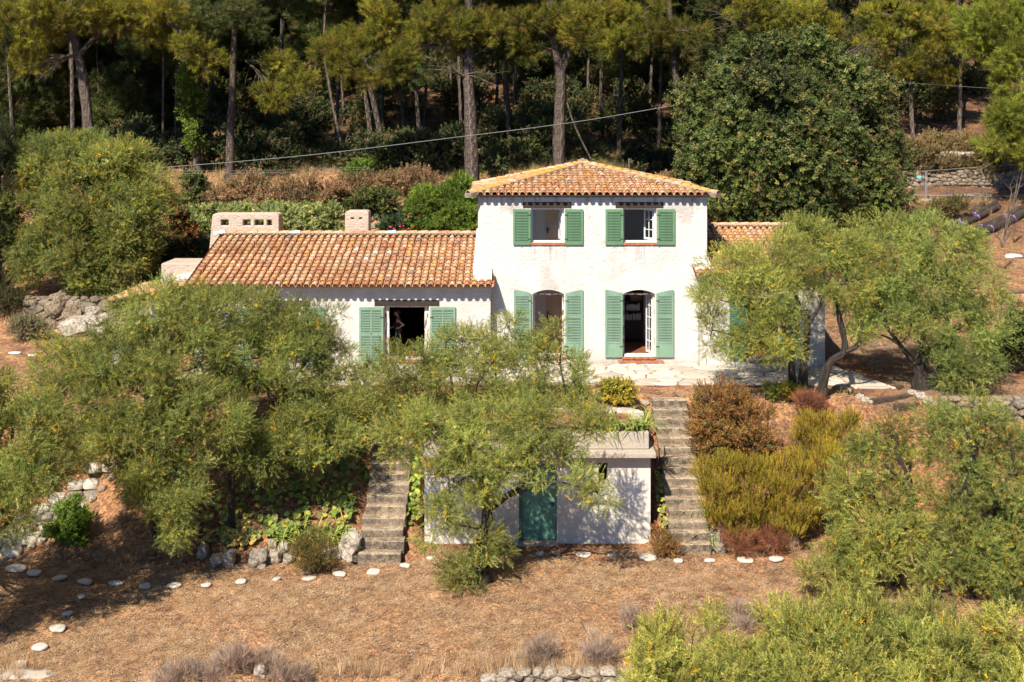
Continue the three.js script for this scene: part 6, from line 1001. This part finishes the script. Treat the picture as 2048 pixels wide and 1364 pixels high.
[['grey dried lavender clump at the bottom edge left of the middle', 450, 1350, [[425, 1346, 34, 20], [468, 1334, 26, 22]]], ['grey dried lavender clump at the bottom edge, far left one', 370, 1368, [[362, 1354, 26, 18], [335, 1366, 24, 14]]], ['small grey lavender tuft on the squared white stone', 525, 1342, [[525, 1324, 20, 18]]], ['grey lavender tuft at the bottom edge right of the white stone', 575, 1372, [[575, 1350, 28, 20]]], ['grey lavender clump on top of the bottom stone wall', 1072, 1326, [[1060, 1308, 26, 16], [1088, 1305, 20, 18]]], ['grey lavender clump at the right end of the bottom wall', 1190, 1322, [[1185, 1305, 24, 18], [1210, 1308, 20, 15]]], ['grey lavender tuft above the yellowish front olive', 1270, 1265, [[1268, 1245, 20, 18]]], ['grey lavender clump beside the front olives on the lawn edge', 1480, 1260, [[1478, 1235, 32, 24]]]].forEach(([l, x, y, L]) => shrub('lavender', l, 'lavender', x, y, L, 'bare', PAL.grey, { rc: 0.17, per: 20, scale: 0.8, lift: 1.4, wild: 0.35, mat: DRY, near: 0.1, stemEvery: 5 }));
// strap leaved plants
const STRAP = Array.from({ length: 6 }, () => { const b = new LB(), L = R(0.45, 0.75), c = R(0.5, 1.1); b.blade(Array.from({ length: 6 }, (_, i) => { const t = i / 5, a = c * t * 1.5; return V(0, L * Math.sin(Math.min(1.5, 1.35 - a * 0.8)) * t + 0, L * t * Math.sin(a) * 0.9); }), 0.034); return b.geo(); });
const STRAPM = [[0.19, 0.26, 0.025], [0.26, 0.33, 0.035], [0.12, 0.18, 0.02], [0.34, 0.36, 0.06]].map((c) => { const m = leafMat(0.35, 0.5); m.color.setRGB(...c); return m; });
const STRAPD = [[0.035, 0.06, 0.015], [0.05, 0.08, 0.02]].map((c) => { const m = leafMat(0.25, 0.4); m.color.setRGB(...c); return m; });
function agapanthus(label, px, py, n, w, s, mats = STRAPM, foot) {
  const p = foot ?? hit(px, py), t = thing('agapanthus', label, 'plant', p), k = (CZ - p.z) / F;
  for (let i = 0; i < n; i++) { const m = mesh('leaf', pick(STRAP), pick(mats), t), x = R(-1, 1) * w * k / 2, z = R(-0.3, 0.3) * w * k / 2; m.position.set(x, foot ? 0 : h(p.x + x, p.z + z + 0.25) - p.y, z + (foot ? 0 : 0.25)); m.rotation.set(R(-0.2, 0.3), R(0, 6.28), 0); m.scale.setScalar(s * R(0.7, 1.2)); }
  return t;
}
agapanthus('bright green strap leaved clump in the planter beside the stairs', 1262, 862, 110, 110, 1.7, STRAPM, V(3.15, 2.98, 8.78));
agapanthus('strap leaved clump beside the lower right stairs, upper one', 1408, 1020, 50, 40, 1.15); agapanthus('strap leaved clump at the right stairs foot beside the cracked boulder', 1438, 1060, 60, 56, 1.2); agapanthus('small strap leaved clump along the middle of the right stairs', 1396, 945, 24, 24, 0.9);
agapanthus('sunlit strap leaved clump above the left bank rocks', 640, 1062, 100, 120, 1.25); agapanthus('strap leaved clump in half shade on the left bank', 585, 1062, 60, 80, 1.15); agapanthus('strap leaved clump high on the left bank', 660, 985, 50, 70, 1.1); agapanthus('strap leaved clump touching the left stairs', 740, 945, 46, 56, 1.1);
agapanthus('dark strap leaved clump on the terrace corner at right', 1692, 782, 44, 46, 0.7, STRAPD); agapanthus('single strap leaved tuft beside the top of the right stairs', 1268, 838, 8, 10, 0.9, STRAPM, V(4.05, 3.0, 6.8));
{ // big round leaved ground cover: every leaf a part
  const leafG = [0, 1, 2].map(() => { const n = 9, pos = [0, 0, 0], idx = []; for (let i = 0; i < n; i++) { const a = i / n * 6.283, r = 0.5 * (1 - 0.25 * Math.max(0, Math.cos(a)) ** 6) * R(0.9, 1.1); pos.push(Math.cos(a) * r, 0.06 * Math.sin(a * 2) - 0.07 * Math.abs(Math.sin(a)) + R(-0.03, 0.03), Math.sin(a) * r * 0.85); } for (let i = 0; i < n; i++) idx.push(0, 1 + (i + 1) % n, 1 + i); const g = new THREE.BufferGeometry(); g.setAttribute('position', new THREE.Float32BufferAttribute(pos, 3)); g.setIndex(idx); g.computeVertexNormals(); return boxUV(clean(g)); });
  const mk = (c) => { const m = leafMat(0.3, 0.5, 0.7); m.color.setRGB(...c).multiplyScalar(1.35); return m; };
  const A = [[0.09, 0.125, 0.025], [0.13, 0.16, 0.035], [0.06, 0.09, 0.02], [0.2, 0.2, 0.06]].map(mk), B = [[0.26, 0.25, 0.06], [0.34, 0.28, 0.06], [0.18, 0.19, 0.05], [0.12, 0.14, 0.04], [0.36, 0.22, 0.05]].map(mk), C = [[0.13, 0.19, 0.025], [0.2, 0.24, 0.03], [0.32, 0.31, 0.04], [0.09, 0.13, 0.02]].map(mk);
  const patch = (label, n, pts, size, mats) => {
    let t = null; for (let i = 0; i < n; i++) { const [cx, cy, rx, ry] = pick(pts), a = R(0, 6.28), q = Math.sqrt(rnd()), p = hit(cx + Math.cos(a) * rx * q, cy + Math.sin(a) * ry * q); if (!t) t = thing('bergenia', label, 'ground cover', p.clone()); const m = mesh('leaf', pick(leafG), pick(mats), t); m.position.copy(p).add(V(0, R(0.08, 0.24), R(0, 0.12))).sub(t.position); m.rotation.set(R(0.2, 1.0), R(-0.9, 0.9), R(-0.5, 0.5)); m.scale.setScalar(size * R(0.7, 1.25)); }
    return t;
  };
  patch('dark broad leaved ground cover high on the left bank', 290, [[600, 920, 110, 60], [540, 960, 100, 40], [690, 930, 40, 60]], 0.2, A);
  patch('yellowing broad leaved ground cover at the left bank foot', 300, [[400, 1010, 80, 50], [430, 1060, 70, 34], [480, 1080, 40, 24], [370, 1060, 30, 30]], 0.16, B);
  patch('broad leaved ground cover in the middle of the left bank', 250, [[500, 1010, 70, 36], [620, 1010, 60, 40], [560, 1060, 50, 24], [690, 1030, 24, 40]], 0.17, [...A, ...C]);
  patch('bright broad leaved plant between left stairs and shed', 130, [[832, 955, 18, 26], [828, 990, 20, 26], [824, 1030, 16, 26], [838, 920, 14, 14]], 0.17, C);
  patch('broad leaved plant between shed and right stairs', 70, [[1325, 1010, 12, 30], [1330, 1040, 14, 22], [1318, 970, 8, 24]], 0.15, [...C, ...B]);
}
// ------------------------------------------------------------------ dry grass and litter
function scatter(name, label, geos, n, where, pal, mat, smin, smax, tilt) {
  const t = thing(name, label, name.replace(/_/g, ' '), V(0, 0, 0), null, 'stuff'), ms = geos.map(() => []), cs = geos.map(() => []);
  for (let i = 0; i < n; i++) { const q = where(); if (!q) continue; const g = Math.floor(rnd() * geos.length), c = palPick(pal), v = R(0.75, 1.25), d = V(R(-tilt, tilt), 1, R(-tilt, tilt)).normalize(); ms[g].push(place(V(q[0], h(q[0], q[1]) + 0.004, q[1]), d, R(smin, smax))); cs[g].push(lin(c[0] * v, c[1] * v, c[2] * v)); }
  geos.forEach((g, i) => { if (!ms[i].length) return; const m = new THREE.InstancedMesh(g, mat, ms[i].length); m.name = 'blades'; m.castShadow = m.receiveShadow = true; ms[i].forEach((x, j) => { m.setMatrixAt(j, x); m.setColorAt(j, cs[i][j]); }); m.userData.kind = 'stuff'; t.add(m); });
}
const litterG = [0].map(() => { const b = new LB(); for (let i = 0; i < 16; i++) { const a = R(0, 6.28), d = V(Math.cos(a), R(0.02, 0.3), Math.sin(a)).normalize(); b.needle(V(R(-0.1, 0.1), 0.002, R(-0.1, 0.1)), d, R(0.05, 0.13), 0.009, V(R(-0.3, 0.3), 1, R(-0.3, 0.3))); b.n = b.n.map((v, i) => i % 3 === 1 ? Math.abs(v) + 0.2 : v * 0.5); } return b.geo(); });
const grassG = [0].map(() => { const b = new LB(); for (let i = 0; i < 16; i++) { const a = R(0, 6.28), o = V(Math.cos(a), 0, Math.sin(a)), L = R(0.2, 0.45); b.needle(o.clone().multiplyScalar(R(0, 0.07)), V(0, 1, 0).addScaledVector(o, R(0.1, 0.8)).normalize(), L, 0.009); } return b.geo(); });
const offSteps = (x, z) => !((x > 4.2 && x < 5.7 && z > 4.8 && z < 10.1) || (x > -4.35 && x < -2.8 && z > 5.3 && z < 10.9) || (x > -2.7 && x < 4.2 && z > 6.2 && z < 9.75)) && !stoneSpots.some(([a, b, r]) => Math.abs(x - a) < r * 1.2 && Math.abs(z - b) < r * 1.0);
scatter('dry_grass', 'short straw and dry grass covering the lower lawn', litterG, 46000, () => { const z = R(9.5, 17.3), x = R(-15, 15); return offSteps(x, z) && fbm(x * 0.7, z * 0.7, 201, 3) > R(0.1, 0.65) ? [x, z] : null; }, PAL.straw, DRY, 0.6, 1.2, 0.25);
scatter('leaf_litter', 'brown leaf litter on the bank and the right hand ground', litterG, 22000, () => { const right = rnd() < 0.5, z = right ? R(-8, 5) : R(3.7, 10), x = right ? R(11.4, 17) : R(-15, 15); return offSteps(x, z) && !(x < 12.7 && z < 4.1 && z > -0.6) ? [x, z] : null; }, [[0.34, 0.235, 0.15, 5], [0.42, 0.3, 0.19, 3], [0.24, 0.155, 0.095, 4]], DRY, 0.6, 1.2, 0.25);
scatter('tall_grass', 'tall dry straw grass on the slopes behind the house', grassG, 9000, () => { const right = rnd() < 0.45, z = right ? R(-35, -12) : R(-27, -18.5), x = right ? R(15, 34) : R(-20, 16); return (x > 22 && z < -27.4 && z > -32.6) || (z > -26 && z < -17 && x > 20 && rnd() < 0.7) ? null : fbm(x * 0.4, z * 0.4, 205, 3) > R(0.3, 0.6) ? [x, z] : null; }, [[0.4, 0.27, 0.12, 5], [0.3, 0.19, 0.09, 4], [0.22, 0.19, 0.06, 3]], DRY, 0.8, 1.7, 0.3);
scatter('tall_grass', 'dry grass tufts at the lower edge of the lawn', grassG, 900, () => { const z = R(16.6, 17.25), x = R(-12, 6); return fbm(x * 0.6, z, 209, 3) > R(0.35, 0.6) ? [x, z] : null; }, PAL.straw, DRY, 0.6, 1.2, 0.3);
scatter('forest_plants', 'low plants growing on the forest floor clearing', grassG, 7000, () => { const z = R(-50, -27), x = R(-26, 14); return [x, z]; }, [[0.1, 0.1, 0.025, 4], [0.2, 0.14, 0.06, 2], [0.06, 0.075, 0.02, 4]], DRY, 0.8, 1.8, 0.4);

{ // needles and leaves blown onto the stair treads
  const t = thing('leaf_litter', 'brown pine needles lying on the treads of both stairs', 'leaf litter', V(0, 0, 0), null, 'stuff'), ms = [], cs = [];
  for (const [x0, x1, zb, zt] of [[4.45, 5.47, 10, 5], [-4.1, -3.0, 10.72, 5.5]]) for (let i = 0; i < 15; i++) for (let j = 0; j < 26; j++) { const c = pick([[0.4, 0.25, 0.14], [0.5, 0.33, 0.19], [0.3, 0.17, 0.09]]); ms.push(place(V(R(x0, x1), lerp(0, 3.1, (i + 1) / 15) + 0.012, lerp(zb, zt, (i + 0.35 + 0.62 * Math.sqrt(rnd())) / 15)), V(R(-0.1, 0.1), 1, R(-0.1, 0.1)).normalize(), R(0.4, 0.8))); cs.push(lin(...c)); }
  const m = new THREE.InstancedMesh(litterG[0], DRY, ms.length); m.name = 'blades'; ms.forEach((x, j) => { m.setMatrixAt(j, x); m.setColorAt(j, cs[j]); }); m.userData.kind = 'stuff'; t.add(m);
}
// ------------------------------------------------------------------ the person inside the left wing
{
  const FX = WX(796, 43.7), FZ = -0.65, t = thing('person', 'person with dark hair in a black sleeveless top standing inside the left wing doorway', 'person', V(FX, FLOOR + 0.003, FZ));
  // facing the picture's left (-x); z towards the camera is the near arm's side
  const J = { hip: [0.02, 0.86, 0], waist: [0.0, 1.0, 0], chest: [0.01, 1.16, 0], neck: [0.0, 1.3, 0], skull: [-0.03, 1.4, 0] };
  const bones = [[J.hip, J.waist, 0.125, 0.11], [J.waist, J.chest, 0.105, 0.12], [[0.01, 1.2, -0.09], [0.01, 1.2, 0.09], 0.085, 0.085], [[0.0, 1.24, -0.13], [0.0, 1.24, 0.13], 0.052, 0.052], [[0.0, 1.24, 0], [-0.015, 1.36, 0], 0.05, 0.045], [[-0.05, 1.13, -0.06], [-0.05, 1.13, 0.06], 0.07, 0.07]];
  const legs = [], arms = [];
  for (const s of [-1, 1]) legs.push([[0.02, 0.86, 0.085 * s], [-0.01, 0.47, 0.09 * s], 0.09, 0.058], [[-0.01, 0.47, 0.09 * s], [0.03, 0.09, 0.09 * s], 0.055, 0.036], [[0.03, 0.05, 0.09 * s], [-0.12, 0.03, 0.1 * s], 0.035, 0.026]);
  arms.push([[0.0, 1.235, 0.165], [0.22, 1.07, 0.24], 0.045, 0.036], [[0.22, 1.07, 0.24], [0.04, 0.95, 0.17], 0.036, 0.026], [[0.0, 1.235, -0.165], [-0.07, 0.98, -0.22], 0.045, 0.036], [[-0.07, 0.98, -0.22], [-0.25, 0.9, -0.15], 0.036, 0.026]);
  const fingers = []; for (const [w, d, side] of [[[0.04, 0.95, 0.17], [-0.85, -0.45, -0.25], 1], [[-0.25, 0.9, -0.15], [-0.95, -0.25, 0.2], -1]]) {
    const e = (a, k) => a.map((v, i) => v + k[i]), m = (k) => d.map((v) => v * k); fingers.push([w, e(w, m(0.075)), 0.028, 0.03]);
    for (let f = 0; f < 4; f++) { const o = [0, 0.03 - 0.02 * f, 0.0], b = e(e(w, m(0.075)), o), l = [0.032, 0.038, 0.036, 0.028][f]; fingers.push([b, e(b, m(l)), 0.009, 0.0085], [e(b, m(l)), e(e(b, m(l * 1.7)), [0, -0.006, -0.008 * side]), 0.0085, 0.0075]); }
    const tb = e(w, m(0.03)); fingers.push([tb, e(tb, [d[0] * 0.03, 0.035, 0]), 0.012, 0.01], [e(tb, [d[0] * 0.03, 0.035, 0]), e(tb, [d[0] * 0.06, 0.045, 0]), 0.01, 0.0085]);
  }
  function blob(list, cell, k, grow = 0, keep) {
    let lo = [9, 9, 9], hi = [-9, -9, -9]; for (const [a, b, r, q] of list) for (let i = 0; i < 3; i++) { lo[i] = Math.min(lo[i], a[i] - r, b[i] - q); hi[i] = Math.max(hi[i], a[i] + r, b[i] + q); }
    const c = lo.map((v, i) => (v + hi[i]) / 2), half = Math.max(...lo.map((v, i) => hi[i] - v)) / 2 + 0.05 + grow, n = Math.ceil(2 * half / cell), mc = new MarchingCubes(n, M.white, false, false, 300000), hs = n / 2;
    mc.isolation = 0; mc.field.fill(-1);
    for (let z = 0; z < n; z++) for (let y = 0; y < n; y++) for (let x = 0; x < n; x++) {
      const p = [c[0] + (x - hs) / hs * half, c[1] + (y - hs) / hs * half, c[2] + (z - hs) / hs * half]; let D = 1;
      for (const [a, b, r, q] of list) {
        const bax = b[0] - a[0], bay = b[1] - a[1], baz = b[2] - a[2], px = p[0] - a[0], py = p[1] - a[1], pz = p[2] - a[2], tt = clamp((px * bax + py * bay + pz * baz) / Math.max(1e-9, bax * bax + bay * bay + baz * baz), 0, 1);
        const d = Math.hypot(px - bax * tt, py - bay * tt, pz - baz * tt) - lerp(r, q, tt) - grow; if (d > D + k) continue;
        const hh = clamp(0.5 + 0.5 * (D - d) / k, 0, 1); D = lerp(D, d, hh) - k * hh * (1 - hh);
      }
      if (keep) D = Math.max(D, keep(p));
      mc.field[x + y * n + z * n * n] = -D;
    }
    mc.update(); const m = mc.count, pos = new Float32Array(m * 3), nor = new Float32Array(m * 3); for (let i = 0; i < m * 3; i++) { pos[i] = mc.positionArray[i] * half + c[i % 3]; nor[i] = mc.normalArray[i]; }
    const g = new THREE.BufferGeometry(); g.setAttribute('position', new THREE.BufferAttribute(pos, 3)); g.setAttribute('normal', new THREE.BufferAttribute(nor, 3)); g.computeVertexNormals(); return clean(g);
  }
  const hx = -0.045, hy = 1.45, head = [[[hx + 0.02, hy + 0.03, 0], [hx - 0.005, hy + 0.03, 0], 0.078, 0.075], [[hx - 0.02, hy - 0.02, 0], [hx - 0.05, hy - 0.065, 0], 0.058, 0.03], [[hx - 0.06, hy - 0.07, 0], [hx - 0.065, hy - 0.075, 0], 0.02, 0.018], [[hx - 0.075, hy + 0.022, 0], [hx - 0.098, hy - 0.012, 0], 0.009, 0.012], [[hx - 0.073, hy - 0.036, -0.012], [hx - 0.073, hy - 0.036, 0.012], 0.011, 0.011], [[hx - 0.07, hy - 0.048, -0.01], [hx - 0.07, hy - 0.048, 0.01], 0.011, 0.011], [[hx - 0.065, hy + 0.04, -0.03], [hx - 0.065, hy + 0.04, 0.03], 0.014, 0.014], [[hx + 0.015, hy + 0.015, 0.074], [hx + 0.02, hy - 0.025, 0.07], 0.014, 0.009], [[hx + 0.015, hy + 0.015, -0.074], [hx + 0.02, hy - 0.025, -0.07], 0.014, 0.009], [[hx + 0.02, hy - 0.05, 0], [0, 1.33, 0], 0.046, 0.048]];
  const skin = std({ color: lin(0.5, 0.28, 0.19), roughness: 0.55 }), black = std({ color: lin(0.012, 0.012, 0.014), roughness: 0.8 }), hairM = std({ color: lin(0.02, 0.012, 0.008), roughness: 0.5 });
  mesh('body', join([blob([...bones, ...legs, ...arms], 0.016, 0.035), blob(head, 0.004, 0.014), blob(fingers.slice(0, fingers.length / 2), 0.004, 0.006), blob(fingers.slice(fingers.length / 2), 0.004, 0.006)]), skin, t);
  mesh('top', blob(bones, 0.014, 0.04, 0.012, (p) => Math.max(p[1] - 1.255 + 0.25 * Math.abs(Math.abs(p[2]) - 0.085), Math.abs(p[2]) - 0.15, 0.84 - p[1])), black, t);
  mesh('trousers', blob([bones[0], ...legs.filter((_, i) => i % 3 < 2)], 0.016, 0.03, 0.014, (p) => Math.max(p[1] - 0.95, 0.1 - p[1])), std({ color: lin(0.03, 0.035, 0.05) }), t);
  mesh('hair', blob([[[hx + 0.03, hy + 0.045, 0], [hx - 0.01, hy + 0.06, 0], 0.084, 0.072], [[hx + 0.06, hy + 0.0, 0], [hx + 0.05, hy - 0.03, 0], 0.05, 0.04], [[hx + 0.115, hy + 0.05, 0], [hx + 0.12, hy + 0.04, 0], 0.036, 0.034]], 0.005, 0.02, 0, (p) => (hx - 0.035 - p[0]) - Math.max(0, p[1] - hy - 0.05) * 1.2), hairM, t);
  mesh('eye', join([0.028, -0.028].map((z) => new THREE.SphereGeometry(0.009, 8, 6).translate(hx - 0.073, hy + 0.018, z))), std({ color: lin(0.1, 0.08, 0.07), roughness: 0.3 }), t);
  mesh('shoes', join([0.09, -0.09].map((z) => bx(-0.17, 0.07, 0.0, 0.07, z - 0.045, z + 0.045, 0.03))), black, t);
}
renderer.render(scene, camera);
